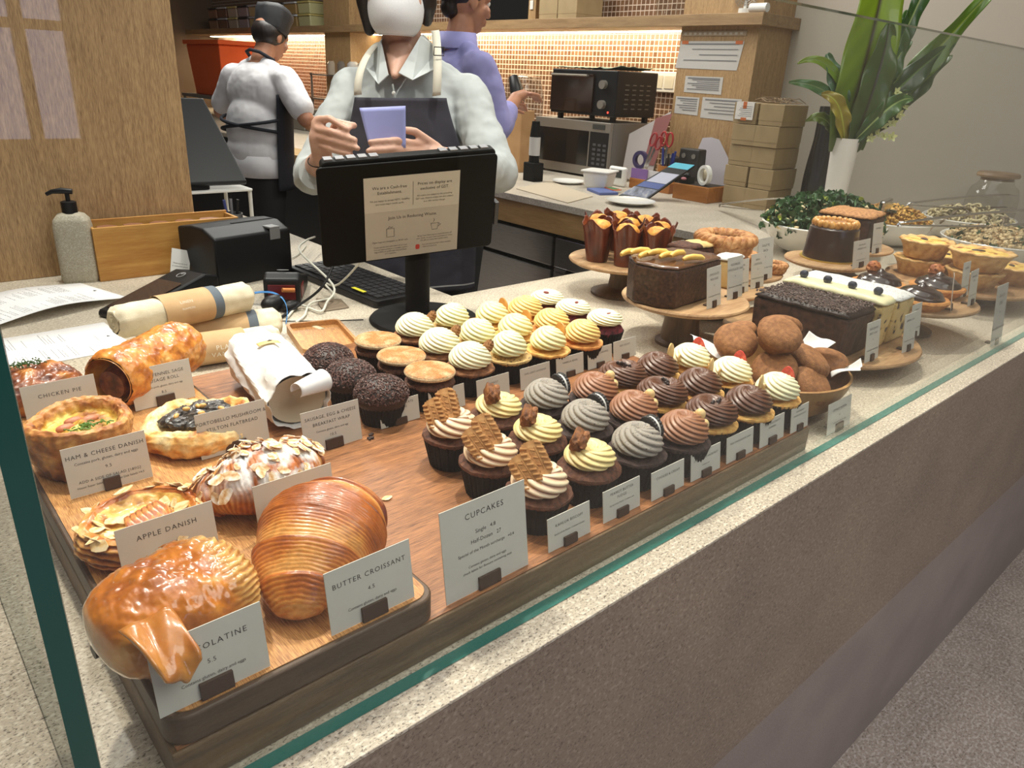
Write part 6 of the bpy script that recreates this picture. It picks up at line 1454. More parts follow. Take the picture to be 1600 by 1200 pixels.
g = G(); g.box(-.012, -.085, .045, -.0005, .238, .240); g.obj('door_glass', plain('oven_glass', srgb(38, 24, 16), .1), t, smooth=False)
g = G(); g.tube([(-.035, -.06, .232), (-.035, .215, .232)], .006, 10); g.box(-.035, -.05, .228, -.01, -.04, .236); g.box(-.035, .195, .228, -.01, .205, .236); g.obj('handle', SLV, t, smooth=False)
for z in (.09, .19): g = G(); g.tube([(-.001, -.16, z), (-.026, -.16, z)], .022, 20); g.obj('knob', SLV, t, sharp=.6)
g = G(); g.tube([(-.001, -.20, .052), (-.004, -.20, .052)], .005, 10); g.obj('power_light', plain('red_led', (.4, .01, .01), .5, emit=(1, .05, .03), es=4), t)
g = G()
for r in range(6):
    for c in range(4): g.box(.07+.06*c, -.2475, .07+.024*r, .10+.06*c, -.246, .076+.024*r)
g.obj('vent_slots', plain('slot_grey', srgb(90, 86, 80), .5), t, smooth=False)
for y in (-.21, .19):
    for x in (.02, .29): g = G(); g.box(x, y-.012, 0.0, x+.025, y+.012, .0298); g.obj('foot', BLK, t, smooth=False)
g = G(); g.grid(lambda u, v: Vector(((u-.5)*.30, (v-.5)*.46, .006+.010*abs(fbm((u*3, v*4, 0), 1.2))+.02*max(0, .15-v)*4)), 30, 40)
tag(g.obj('green_cloth', plain('cloth_green', srgb(140, 156, 134), .85), None, loc=(3.37, 3.03, .5632), solid=.002), 'pale green cloth folded on top of the toaster oven', 'cloth')
# kraft boxes
KB = mottled('kraft_board', [srgb(154, 132, 96), srgb(168, 146, 108)], 14, .7, .05)
def kbox(label, x, y, z, w=.115, d=.20, h=.089, rz=0, group='kraft boxes stacked beside the pillar'):
    t = thing('kraft_box', label, 'box', (x, y, z), rz, group)
    g = G(); g.box(-d/2, -w/2, 0, d/2, w/2, h*.62); g.obj('tray', KB, t, smooth=False, bevel=.0015)
    g = G(); g.box(-d/2-.0012, -w/2-.0012, h*.22, d/2+.0012, w/2+.0012, h-.001); g.obj('lid', KB, t, smooth=False, bevel=.0015)
    return t
k0 = None; LV_ = ['bottom', 'second lowest', 'middle', 'second highest', 'top']
for r in range(5):
    for c in range(2):
        lab = 'kraft cardboard box, %s layer, %s column of the stack by the vase' % (LV_[r], ['left', 'right'][c])
        x, y, z = 3.20+.004*((r*7+c*3) % 3), 1.925-.1185*c+.005*((r*5+c) % 3)-.006*r*0, .0002+.0900*r
        if k0 is None: k0 = kbox(lab, x, y, z)
        else: dup(k0, lab, (x, y, z), rz=.0)
g = G(); g.box(-.0015, -.045, 0, 0, .045, .072); g.box(-.0015, -.045, .0725, .06, .045, .0735)
t = thing('shipping_label', 'white printed label with orange tape on the top left kraft box', 'label', (3.0965, 1.935, .378)); g.obj('label_sheet', plain('label_white', srgb(226, 222, 216), .6), t, smooth=False)
g = G(); g.box(-.0022, -.008, .045, -.0016, .010, .074); g.box(-.0022, -.014, -.004, -.0016, .014, .008); g.obj('orange_tape', plain('tape_orange', srgb(196, 106, 56), .5), t, smooth=False)
g = G(); 
for k in range(6): g.box(-.0022, -.038, .014+.008*k, -.0016, .030-.006*(k % 3), .0155+.008*k)
g.obj('small_print', plain('print_grey', srgb(120, 120, 124), .8), t, smooth=False)
rnd = random.Random(8); g = G()
for k in range(46):
    a = rnd.uniform(0, pi); x, y = rnd.uniform(-.05, .05), rnd.uniform(-.08, .08); l = rnd.uniform(.02, .06)
    g.tube([(x-l*cos(a), y-l*sin(a), .003), (x, y, .004+rnd.uniform(0, .022)), (x+l*cos(a), y+l*sin(a), .003+rnd.uniform(0, .02))], .0016, 5)
o = g.obj('dried_twigs', plain('twig_brown', srgb(140, 118, 92), .8), None, loc=(3.20, 1.83, .452)); o['kind'] = 'stuff'; tag(o, 'tangle of dried brown twigs on the kraft box stack', 'twigs')
t = thing('black_bag', 'black plastic bag hanging in the gap between boxes and vase', 'bag', (3.33, 1.66, 0))
g = G(); g.grid(lambda u, v: Vector((.07*(1-.3*u)*cos(2*pi*v)*(1+.1*sin(v*40)), .055*(1-.35*u)*sin(2*pi*v)*(1+.1*sin(v*31+u*9)), u*.45)), 24, 48, False, True); g.obj('bag_film', plain('bag_black', (.02, .02, .02), .3, bump=.4, bs=30), t, sharp=0)
# papers on the pillar
PP_ = plain('pinned_paper', srgb(196, 192, 186), .6)
def paper(label, y0, y1, z0, z1, rows, skew=0, x=3.4485):
    t = thing('pinned_paper', label, 'paper', (x, (y0+y1)/2, (z0+z1)/2), 0, 'papers stuck to the oak pillar'); w_, h_ = abs(y1-y0)/2, (z1-z0)/2
    g = G(); g.add([(0, w_+skew, -h_), (0, -w_+skew, -h_-.004), (-.001, -w_, h_), (-.001, w_, h_)], [(0, 1, 2, 3)]); g.obj('sheet', PP_, t, smooth=False, solid=.0006)
    g = G()
    for k in range(rows):
        z = h_*.82-k*(1.6*h_/rows)
        g.box(-.0026, -w_*.85, z-.0018*(1 if k else 2.5), -.0018, w_*.85-(.25*w_*(k % 3)), z+.0012)
    g.obj('small_print', plain('print_grey', srgb(120, 120, 124), .8), t, smooth=False); return t
t = paper('largest crinkled paper, topmost on the oak pillar', 2.59, 2.215, .590, .718, 4, .02)
for y in (-.16, .16): g = G(); g.box(-.003, y-.02, .050, -.002, y+.02, .066); g.obj('orange_tape', plain('tape_orange', srgb(196, 106, 56), .5), t, smooth=False)
paper('small paper table below the crinkled one on the pillar', 2.535, 2.305, .475, .553, 7)
paper('small paper at the lower left of the pillar', 2.580, 2.430, .368, .452, 6)
paper('paper at the lower right of the pillar, partly behind the boxes', 2.411, 2.180, .356, .456, 5)
g = G(); g.box(-.002, -.19, 0, 0, .19, .022); 
t = thing('punched_strip', 'clear punched plastic strip above the crinkled paper', 'strip', (3.4485, 2.40, .742)); g.obj('strip', plain('strip_clear', srgb(180, 160, 134), .3), t, smooth=False)
g = G()
for k in range(12): g.box(-.003, -.17+.03*k, .005, -.0021, -.155+.03*k, .016)
g.obj('holes', plain('strip_hole', srgb(206, 196, 180), .5), t, smooth=False)
# envelope & plastic folders
g = G(); g.prism([(.16, 0), (-.15, 0), (-.15, .10), (.0, .262), (.05, .27), (.10, .262)], -.002, .002, Matrix.Rotation(pi/2, 4, 'Z') @ Matrix.Rotation(pi/2, 4, 'X'))
tag(g.obj('grey_folder', plain('folder_lilac', srgb(176, 170, 176), .5), None, loc=(3.36, 2.245, .002), rot=(0, .16, 0), smooth=False), 'pale grey pointed folder leaning on the oak pillar', 'folder')
t = thing('plastic_folder', 'clear plastic folder with papers leaning beside the microwave', 'folder', (3.30, 2.66, .0), 0, rot=(0, .12, .25))
g = G(); g.add([(0, .10, .02), (0, -.07, .0), (0, -.13, .38), (0, .09, .25)], [(0, 1, 2, 3)]); g.obj('sheet', plain('folder_sheet', srgb(196, 188, 184), .4), t, smooth=False, solid=.006)
g = G(); g.add([(-.005, -.02, .10), (-.005, -.085, .10), (-.005, -.14, .37), (-.005, -.05, .34)], [(0, 1, 2, 3)]); g.obj('red_sheet', plain('red_paper', srgb(150, 96, 92), .5), t, smooth=False, solid=.002)
# organiser with odds and ends
HW = wood('honey_wood', srgb(190, 126, 62), srgb(150, 92, 40), axis=1, scale=12, stretch=6)
t = thing('wooden_organiser', 'honey-coloured wooden desk organiser left of the kraft boxes', 'organiser', (3.10, 2.115, 0))
g = G(); g.box(-.075, -.10, 0, .075, .10, .072); g.obj('box', HW, t, smooth=False, bevel=.003)
g = G(); g.box(-.068, -.093, .0722, .068, .093, .0735); g.obj('opening_shade', plain('inside_shade', (.02, .012, .008), .8), t, smooth=False)  # dark sheet on the solid box, painted shade for a hollow inside
def ringt(label, x, y, z, R, r, m, rot, name='tape_roll'):
    g = G(); n = 32; g.lathe([(r, -.010), (R, -.010), (R, .010), (r, .010), (r, -.010)], 36, cap=False); return tag(g.obj(name, m, None, loc=(x, y, z), rot=rot, sharp=.5), label, 'tape')
ringt('white ring of tape standing on the organiser', 3.06, 2.070, .121, .046, .032, plain('tape_white', srgb(222, 222, 216), .4), (pi/2, 0, 1.2))
ringt('cream tape roll behind the white ring', 3.11, 2.115, .112, .037, .02, plain('tape_cream', srgb(206, 196, 170), .5), (pi/2, 0, 1.0))
t = thing('tape_dispenser', 'small black dispenser on the organiser', 'dispenser', (3.055, 2.165, .074)); g = G(); g.box(-.02, -.025, 0, .03, .025, .03); g.ball((0, 0, .035), .018, 14, 8, (1, 1.2, .8)); g.obj('body', BLK, t)
g = G(); g.ball((-.022, .0, .022), .014, 12, 8, (1, 1, .5)); g.obj('pink_disc', plain('pink_disc', srgb(190, 120, 130), .5), t)
t = thing('pen_holder', 'wooden cup of blue pens and red scissors', 'pen holder', (3.20, 2.395, 0))
g = G(); g.lathe([(.001, 0), (.045, 0), (.048, .125), (.044, .125), (.04, .01), (.001, .01)], 28); g.obj('cup', HW, t, sharp=.6)
for k in range(5):
    g = G(); a = k*1.25; g.tube([(.012*cos(a), .012*sin(a), .02), (.034*cos(a), .034*sin(a), .185+.012*(k % 3))], .0055, 8); tag(g.obj('pen', plain('pen_ink_%d' % (k % 2), [srgb(30, 50, 130), srgb(20, 20, 26)][k % 2], .4), None, loc=(3.20, 2.395, 0)), ['blue pen leaning toward the wall', 'black pen at the left', 'blue pen leaning left', 'black pen leaning forward', 'blue pen at the right'][k]+' in the wooden cup', 'pen', 'pens in the wooden cup')
for k, (y, z, c) in enumerate(((2.485, .235, srgb(150, 40, 44)), (2.420, .250, srgb(160, 36, 40)))):
    t = thing('scissors', ['scissors with red loops farther left in the cup', 'scissors with red loops nearer the pens'][k], 'scissors', (3.20, y, z), 0, 'red-handled scissors', rot=(.35-.3*k, 0, 0))
    for s in (-1, 1):
        g = G(); g.tube([(0, s*.020+.018*cos(a), .0+.034*sin(a)) for a in [2*pi*q/20 for q in range(21)]], .005, 8); g.obj('handle', plain('scissor_red_%d' % k, c, .4), t)
        g = G(); g.prism([(s*.006-.006, -.15), (s*.006+.006, -.15), (s*.012+.008, -.03), (s*.012-.004, -.03)], -.001, .001, Matrix.Rotation(pi/2, 4, 'Z') @ Matrix.Rotation(pi/2, 4, 'X')); g.obj('blade', STL, t, smooth=False)
t = thing('dark_gadget', 'dark square box with pale round buttons behind the pen cup', 'device', (3.27, 2.300, 0)); g = G(); g.box(-.03, -.060, 0, .03, .060, .215, taper=-.15); g.obj('body', plain('gadget_dark', srgb(44, 42, 38), .5), t, smooth=False, bevel=.006)
for y in (-.03, .03): g = G(); g.tube([(-.0335, y, .18), (-.037, y, .18)], .012, 16); g.obj('button', plain('gadget_button', srgb(120, 116, 108), .5), t)
ringt('purple-edged dark tape roll left of the scissors', 3.22, 2.590, .132, .046, .028, plain('tape_purple', srgb(52, 44, 84), .4), (0, pi/2, 0))
t = thing('dark_canister', 'dark rounded canister behind the purple tape roll', 'canister', (3.36, 2.500, 0)); g = G(); g.lathe([(.001, 0), (.055, 0), (.058, .09), (.05, .15), (.02, .165), (.001, .165)], 32); g.obj('body', plain('canister_dark', srgb(46, 42, 44), .5), t)
t = thing('card_holder', 'low wooden holder with purple and white cards in front', 'card holder', (3.14, 2.43, 0)); g = G(); g.box(-.03, -.13, 0, .03, .13, .050); g.obj('holder', HW, t, smooth=False, bevel=.002)
g = G(); g.box(-.028, .02, .0505, -.022, .125, .100); g.obj('purple_card', plain('card_purple', srgb(134, 100, 160), .5), t, smooth=False)
g = G(); g.box(-.020, -.125, .0505, -.014, .075, .098); g.obj('white_cards', plain('card_white', srgb(214, 212, 214), .5), t, smooth=False)
t = thing('kitchen_timer', 'white kitchen timer with dark display', 'timer', (3.08, 2.615, 0), .0)
g = G(); g.box(-.015, -.058, 0, .015, .058, .100); g.obj('body', WHP, t, smooth=False, bevel=.014, bseg=4); g = G(); g.box(-.0165, -.036, .045, -.0152, .036, .085); g.obj('display', plain('lcd_dark', srgb(60, 62, 58), .3), t, smooth=False)
t = thing('square_tub', 'white square takeaway tub on the side counter', 'tub', (2.92, 2.600, 0), .35)
g = G(); g.box(-.07, -.07, 0, .07, .07, .082, taper=.22); g.obj('tub', WHP, t, smooth=False, bevel=.012, bseg=3)
g = G(); g.prism(rrect(-.079, -.079, .079, .079, .02), .0825, .090); g.obj('rim', WHP, t, smooth=False, bevel=.002)
g = G(); g.lathe([(.001, 0), (.06, 0), (.085, .012), (.083, .016), (.05, .008), (.001, .006)], 40); tag(g.obj('shallow_lid', WHP, None, loc=(2.90, 2.80, .0003), sharp=.6), 'shallow white lid lying left of the square tub', 'lid')
t = thing('dinner_plate', 'round white plate on the edge of the side counter', 'plate', (2.66, 2.170, 0))
g = G(); g.lathe([(.001, 0), (.065, 0), (.07, .004), (.110, .016), (.111, .019), (.068, .009), (.001, .007)], 64); g.obj('plate', WH, t, sharp=.6)
g = G(); g.prism([(2.400, 2.31), (2.66, 2.40), (2.86, 2.90), (2.48, 2.74)], .0004, .004); tag(g.obj('brown_paper_sheet', plain('paper_brown', srgb(190, 176, 154), .8), None, smooth=False), 'flat brown paper sheet near the counter edge', 'paper')
g = G(); g.grid(lambda u, v: Vector((2.38+.16*u, 3.05+.16*v+.05*u, .002+.012*sin(u*6)*v)), 10, 10); tag(g.obj('lilac_napkin', plain('napkin_lilac', srgb(190, 184, 206), .7), None, solid=.0008), 'crumpled lilac napkin beside the black caddy', 'napkin')
t = thing('brochure_stand', 'tilted stand with photo leaflets and turquoise header', 'leaflet stand', (2.86, 2.265, 0))
a_ = [Vector(p)-Vector((2.86, 2.265, 0)) for p in ((2.80, 2.36, .004), (2.80, 2.20, .004), (2.99, 2.085, .168), (2.99, 2.195, .168))]
g = G(); nrm = (a_[1]-a_[0]).cross(a_[3]-a_[0]).normalized(); nrm = nrm if nrm.z > 0 else -nrm
g.add(a_+[p-nrm*.008 for p in a_], [(0, 1, 2, 3), (7, 6, 5, 4), (0, 4, 5, 1), (1, 5, 6, 2), (2, 6, 7, 3), (3, 7, 4, 0)]); g.obj('board', BLK, t, smooth=False)
def onb(u0, u1, v0, v1, name, m, k=.001):
    f = lambda u, v: (a_[0]*(1-u)+a_[1]*u)*(1-v)+(a_[3]*(1-u)+a_[2]*u)*v+nrm*k
    g = G(); g.add([f(u0, v0), f(u1, v0), f(u1, v1), f(u0, v1)], [(0, 1, 2, 3)]); g.obj(name, m, t, smooth=False)
onb(.0, 1, .86, 1.0, 'turquoise_header', plain('turquoise', srgb(72, 168, 190), .5)); onb(.1, .95, .45, .72, 'pale_leaflet', plain('leaflet_pale', srgb(170, 170, 186), .5)); onb(.05, .95, .30, .44, 'blue_leaflet', plain('leaflet_blue', srgb(44, 66, 130), .5)); onb(-.0, .95, .05, .28, 'photo_leaflet', mottled('leaflet_photo', [srgb(30, 34, 50), srgb(90, 96, 120), srgb(150, 150, 150)], 30, .4, 0))
t = thing('leaflet', 'blue leaflet lying flat left of the turquoise stand', 'leaflet', (2.80, 2.48, .0)); g = G(); g.prism([(-.07, -.06), (.03, -.09), (.10, .06), (.0, .09)], .001, .012); g.obj('card', plain('leaflet_blue2', srgb(90, 106, 160), .5), t, smooth=False)
g = G(); g.prism([(.05, -.04), (.10, -.05), (.13, .04), (.085, .05)], .0125, .016); g.obj('orange_card', plain('leaflet_orange', srgb(210, 110, 70), .5), t, smooth=False)
g = G(); g.prism([(.06, -.03), (.095, -.035), (.115, .03), (.085, .035)], .0165, .018); g.obj('green_card', plain('leaflet_green', srgb(70, 140, 90), .5), t, smooth=False)
t = thing('pepper_mill', 'black pepper mill with white label at left of the side counter', 'mill', (2.78, 2.945, 0)); g = G(); g.box(-.035, -.042, 0, .035, .042, .095); g.obj('base', BLKM, t, smooth=False, bevel=.004)
g = G(); g.lathe([(.001, .096), (.028, .096), (.026, .13), (.001, .13)], 24); g.obj('neck', BLKM, t); g = G(); g.lathe([(.001, .1305), (.029, .1305), (.029, .222), (.001, .222)], 24); g.obj('label', plain('mill_label', srgb(186, 184, 180), .5), t, sharp=.6); g = G(); g.lathe([(.001, .2225), (.028, .2225), (.02, .30), (.001, .30)], 24); g.obj('top', BLKM, t)
t = thing('paper_bag', 'brown paper carrier bag with twisted handles', 'bag', (3.00, 3.345, 0), 0); g = G(); g.box(-.05, -.10, 0, .05, .10, .335); g.obj('bag', mottled('bag_kraft', [srgb(164, 124, 80), srgb(182, 142, 98)], 12, .75, .1), t, smooth=False, bevel=.004)
g = G(); g.tube([(-.052, .05, .33), (-.055, .045, .40), (-.055, -.045, .40), (-.052, -.05, .33)], .004, 8); g.obj('handle', plain('handle_kraft', srgb(120, 90, 58), .7), t)
t = thing('drink_dispenser', 'clear domed container with black lever behind the paper bag', 'dispenser', (3.28, 3.60, 0)); g = G(); g.lathe([(.001, 0), (.12, 0), (.125, .40), (.10, .51), (.001, .53)], 40); g.obj('clear_body', paneglass('clear_plastic', (.80, .82, .84), .06), t, sharp=.7)
g = G(); g.tube([(-.13, -.05, .50), (-.15, -.10, .44), (-.14, -.13, .30), (-.14, -.13, .05)], [.03, .04, .03, .03], 14); g.obj('lever', BLK, t)
t = thing('socket_row', 'white surface-mounted row of sockets on the tiles', 'socket', (3.75, 2.93, .52)); g = G(); g.box(-.028, -.13, -.055, -.001, .13, .055); g.obj('box', WHP, t, smooth=False, bevel=.004)
g = G()
for k in range(3): g.box(-.031, -.115+.078*k, -.035, -.0285, -.050+.078*k, .035)
g.obj('face_plate', plain('socket_cream', srgb(206, 200, 184), .4), t, smooth=False, bevel=.001)
# above shelf
t = thing('framed_panel', 'dark framed glass panel standing on the wall shelf', 'frame', (3.58, 4.09, .8385)); g = G(); g.box(-.02, -.19, 0, .02, .24, .42); g.obj('glass', plain('dark_glass', (.008, .008, .008), .12), t, smooth=False); 
g = G(); g.box(-.022, -.26, 0, .018, -.192, .42); g.obj('side_stile', OAK, t, smooth=False); g = G(); g.box(-.03, -.24, .07, -.0225, -.212, .12); g.obj('switch', WHP, t, smooth=False)
for k, (y, z) in enumerate(((3.625, 0), (3.462, 0), (3.625, .14), (3.462, .14))):
    o = kbox('pale kraft box on the wall shelf, %s' % ['lower left', 'lower right', 'upper left', 'upper right'][k], 3.58, y, .8385+z, .155, .22, .135, 0, 'pale boxes on the wall shelf')
for k, y in enumerate((2.80, 2.66)):
    g = G(); g.lathe([(.001, 0), (.05, 0), (.055, .02), (.055, .16), (.04, .19), (.04, .21)], 36, cap=False); tag(g.obj('glass_jar', paneglass('jar_glass', (.93, .94, .92), .05, .9), None, loc=(3.56, y, .8387), sharp=0), ['empty glass jar on the wall shelf, left one', 'empty glass jar on the wall shelf, next to the pillar'][k], 'jar')
t = thing('desk_fan', 'small round wire fan at the end of the wall shelf', 'fan', (3.44, 2.235, .8385)); g = G()
for k in range(7): R_ = .012+.009*k; g.tube([(-.01+.01*abs(k-3)*.3, R_*cos(a), .085+R_*sin(a)) for a in [2*pi*q/28 for q in range(29)]], .0012, 5)
for k in range(20): a = 2*pi*k/20; g.tube([(-.012, 0, .085), (-.006, .066*cos(a), .085+.066*sin(a))], .0010, 5)
g.obj('cage', SLV, t); g = G(); g.tube([(.0, 0, 0), (.0, 0, .02)], .03, 20); g.tube([(0, 0, .02), (.005, 0, .08)], .008, 10); g.obj('stand', WHP, t)
g = G(); g.tube([(0, -.045, .0205), (0, .045, .0205)], .020, 24); tag(g.obj('white_roll', plain('roll_white', srgb(226, 224, 220), .6), None, loc=(3.425, 2.150, .8385)), 'white paper roll beside the little fan', 'paper roll')
# ---- kitchen end
cols = [srgb(150, 110, 84), srgb(120, 84, 66), srgb(190, 170, 150), srgb(170, 150, 150), srgb(196, 176, 130), srgb(150, 150, 158), srgb(200, 190, 176), srgb(170, 140, 90), srgb(206, 200, 150)]
names = ['reddish', 'brown', 'pale', 'mauve', 'sandy', 'grey', 'off-white', 'tan', 'yellow-lidded']
k0 = None
for k in range(9):
    for r in range(2):
        t = thing('storage_tub', '%s clear storage tub on the %s row of the kitchen shelf' % (names[k], ['lower', 'upper'][r]), 'tub', (3.56, 8.90-.265*k, .8385+.105*r), 0, 'tubs on the kitchen shelf')
        g = G(); g.box(-.09, -.115, 0, .09, .115, .088, taper=.06); g.obj('tub', plain('tub_%d' % k, cols[(k+r*4) % 9], .3, coat=.3), t, smooth=False, bevel=.008)
        g = G(); g.prism(rrect(-.098, -.12, .098, .12, .02), .0885, .102); g.obj('lid', plain('lid_%d' % (k % 3), [srgb(40, 38, 40), srgb(196, 196, 200), srgb(206, 190, 120)][(k+r) % 3], .3, coat=.4), t, smooth=False)
t = thing('orange_bin', 'bright orange plastic bin under the kitchen shelf', 'bin', (3.15, 7.90, .20)); g = G(); g.box(-.2, -.42, 0, .2, .42, .46, taper=.15); g.obj('bin', plain('bin_orange', srgb(232, 96, 40), .45), t, smooth=False, bevel=.01)
g = G(); g.box(-.22, -.46, .461, .22, .46, .50); g.obj('rim', plain('bin_orange', srgb(232, 96, 40), .45), t, smooth=False, bevel=.008)
t = thing('bin_shelf', 'grey steel rack carrying the orange bin', 'rack', (3.15, 7.90, 0.0005)); g = G(); g.box(-.25, -.55, .17, .25, .55, .1985); g.obj('shelf', plain('rack_grey', srgb(130, 130, 128), .4, .5), t, smooth=False)
for x in (-.24, .22):
    for y in (-.54, .52): g = G(); g.box(x, y, 0, x+.02, y+.02, .1695); g.obj('leg', plain('rack_grey', srgb(130, 130, 128), .4, .5), t, smooth=False)
for k, (y, z, h, m) in enumerate(((6.25, .0005, .16, SLV), (6.56, .0005, .22, SLV), (6.86, .0005, .14, WHP), (5.94, .0005, .12, WHP), (5.64, .0005, .20, SLV), (5.33, .0005, .13, SLV))):
    t = thing('steel_container', ['squat steel container behind the chef', 'tall steel container behind the chef', 'white plastic container behind the chef', 'low white container in the kitchen', 'tall steel container right of the chef', 'low steel container nearest the barista'][k], 'container', (3.2, y, z), 0, 'containers on the kitchen counter')
    g = G(); g.box(-.12, -.12, 0, .12, .12, h, taper=.08); g.obj('pan', m, t, smooth=False, bevel=.01); g = G(); g.prism(rrect(-.128, -.128, .128, .128, .02), h+.0005, h+.010); g.obj('lid', m, t, smooth=False)
t = thing('metal_shelf', 'steel shelf rack with jars behind the chef', 'rack', (3.50, 6.25, 0.0005)); 
for z in (.24, .44): g = G(); g.box(-.12, -.95, z, .12, .30, z+.012); g.obj('shelf', SLV, t, smooth=False)
for y in (-.94, .28): g = G(); g.box(-.12, y, 0, -.105, y+.015, .46); g.obj('post', SLV, t, smooth=False)
for k in range(6):
    tag(G().lathe([(.001, 0), (.05, 0), (.05, .09), (.03, .11), (.001, .11)], 20).obj('spice_jar', plain('spice_%d' % (k % 3), [srgb(200, 196, 190), srgb(120, 110, 100), srgb(176, 160, 140)][k % 3], .3, coat=.4), None, loc=(3.46, 5.42+.17*k, .4530), sharp=.6), 'small jar on the steel rack, ' + ['first', 'second', 'third', 'fourth', 'fifth', 'sixth'][k]+' from the right', 'jar', 'jars on the steel rack')
# chef's work table
t = thing('work_table', 'wood-edged work table the chef leans over', 'table', (2.05, 4.35, 0), 0)
g = G(); g.box(.10, -1.10, -.075, .305, .9, .0); g.obj('worktop', wood('work_wood', srgb(190, 160, 112), srgb(160, 128, 84), axis=1, scale=10, stretch=6), t, smooth=False)
g = G(); g.box(.14, -1.05, FLOOR+.0005, .29, .85, -.0755); g.obj('carcass', plain('black_carcass', (.012, .012, .013), .5), t, smooth=False)
g = G(); g.box(-.04, -.12, 0, .05, .12, .014); tag(g.obj('cutting_board', plain('board_pale', srgb(206, 196, 176), .6), None, loc=(2.28, 3.95, .0004), smooth=False, bevel=.003), 'pale board on the table beside the chef', 'board')
# ============================================================ PEOPLE
SKIN = mottled('skin', [srgb(206, 158, 134), srgb(220, 174, 150)], 30, .5, .08, sss=.12)
SKIN2 = mottled('skin_tan', [srgb(176, 122, 94), srgb(190, 136, 106)], 30, .5, .08, sss=.1)
HAIR = mottled('dark_hair', [srgb(22, 16, 14), srgb(44, 32, 28)], 120, .4, .4, stretch=(1, 1, .15))
def wr(o, s=.010, sc=.07):
    tx = bpy.data.textures.get('folds%g' % sc) or bpy.data.textures.new('folds%g' % sc, 'CLOUDS'); tx.noise_scale = sc; tx.noise_depth = 2
    m = o.modifiers.new('folds', 'DISPLACE'); m.texture = tx; m.strength = s; m.mid_level = .5; m.texture_coords = 'LOCAL'
def chain(g, pts, rs, n=14):
    for i in range(len(pts)-1): g.cap(pts[i], pts[i+1], rs[i], rs[i+1], n)
def head_geo(g, c, yaw=0, pitch=0, s=1.0):
    Mh = Matrix.Translation(c) @ Matrix.Rotation(yaw, 4, 'Z') @ Matrix.Rotation(pitch, 4, 'X') @ Matrix.Scale(s, 4)
    def B(p, r, sc=(1, 1, 1)): 
        gg = G(); gg.ball((0, 0, 0), r, 24, 18, sc); g.add([Mh@(Vector(v)+Vector(p)) for v in gg.v], gg.f)
    def K(a, b, ra, rb): g.cap(Mh@Vector(a), Mh@Vector(b), ra*s, rb*s, 12)
    B((0, .012, .030), .094, (.82, 1.0, .98)); B((0, -.030, -.030), .068, (.88, .95, 1.05)); B((0, -.052, -.083), .032, (1.1, .9, .8))
    B((0, -.078, .028), .040, (1.35, .5, .7)); K((0, -.092, .010), (0, -.112, -.028), .008, .013); B((-.010, -.102, -.030), .008); B((.010, -.102, -.030), .008)
    K((-.018, -.090, -.055), (.018, -.090, -.055), .008, .008); K((-.016, -.088, -.066), (.016, -.088, -.066), .008, .008)
    for q in (-1, 1): B((q*.078, .010, -.004), .026, (.35, .75, 1.15)); B((q*.042, -.072, -.022), .026, (1, .6, .9))
    return Mh
def eyes(t, Mh):
    EW = plain('eye_white', srgb(228, 224, 220), .2); EI = plain('eye_iris', srgb(34, 22, 18), .15)
    for q in (-1, 1):
        g = G(); g.ball(Mh@Vector((q*.031, -.083, .010)), .0125, 16, 12); e = g.obj('eye', EW, t); g = G(); g.ball(Mh@Vector((q*.031, -.0915, .009)), .0058, 12, 8, (1, .6, 1)); g.obj('iris', EI, e)
        g = G(); g.tube([Mh@Vector((q*.016, -.094, .028)), Mh@Vector((q*.032, -.096, .034)), Mh@Vector((q*.050, -.086, .029))], [.002, .003, .0015], 8); g.obj('eyebrow', HAIR, t)
# ---------------- barista
t = thing('person', 'barista in pale grey shirt, dark apron and white mask reading a slip behind the till', 'person', (1.26, 1.86, 0), -.744)
g = G(); HC = Vector((-.028, .000, .700))
Mh = head_geo(g, HC, .05, .10, 1.02)
chain(g, [(-.015, .015, .50), (-.022, .010, .62)], [.064, .052]); g.cap((-.018, -.035, .540), (-.021, -.108, .492), .042, .011)
g.ball((0, .01, .34), 1, 24, 16, (.16, .085, .17)); g.ball((0, .02, .12), 1, 24, 16, (.14, .085, .2)); g.cap((-.15, .015, .455), (.15, .005, .46), .045, .045)
chain(g, [(-.165, .015, .455), (-.255, -.130, .225), (-.166, -.330, .295)], [.045, .040, .026]); chain(g, [(.160, .005, .455), (.262, -.170, .262), (.150, -.345, .312)], [.045, .040, .026])
FR = .0085
# right hand (left in the picture)
g.cap((-.166, -.332, .300), (-.165, -.348, .345), .025, .027); g.cap((-.168, -.346, .325), (-.168, -.352, .375), .020, .016); g.cap((-.165, -.350, .325), (-.165, -.356, .345), .022, .018)
for k, m_, tp in (((-.168, -.352, .385), (-.128, -.392, .392), (-.080, -.416, .372)), ((-.172, -.358, .367), (-.124, -.402, .364), (-.062, -.426, .350)), ((-.170, -.360, .349), (-.120, -.404, .344), (-.056, -.431, .332)), ((-.165, -.358, .331), (-.124, -.400, .324), (-.074, -.424, .316))):
    chain(g, [k, m_, tp], [.0105, .0088, .0072], 10)
chain(g, [(-.150, -.335, .330), (-.118, -.366, .382), (-.068, -.404, .380)], [.014, .010, .0080], 10)
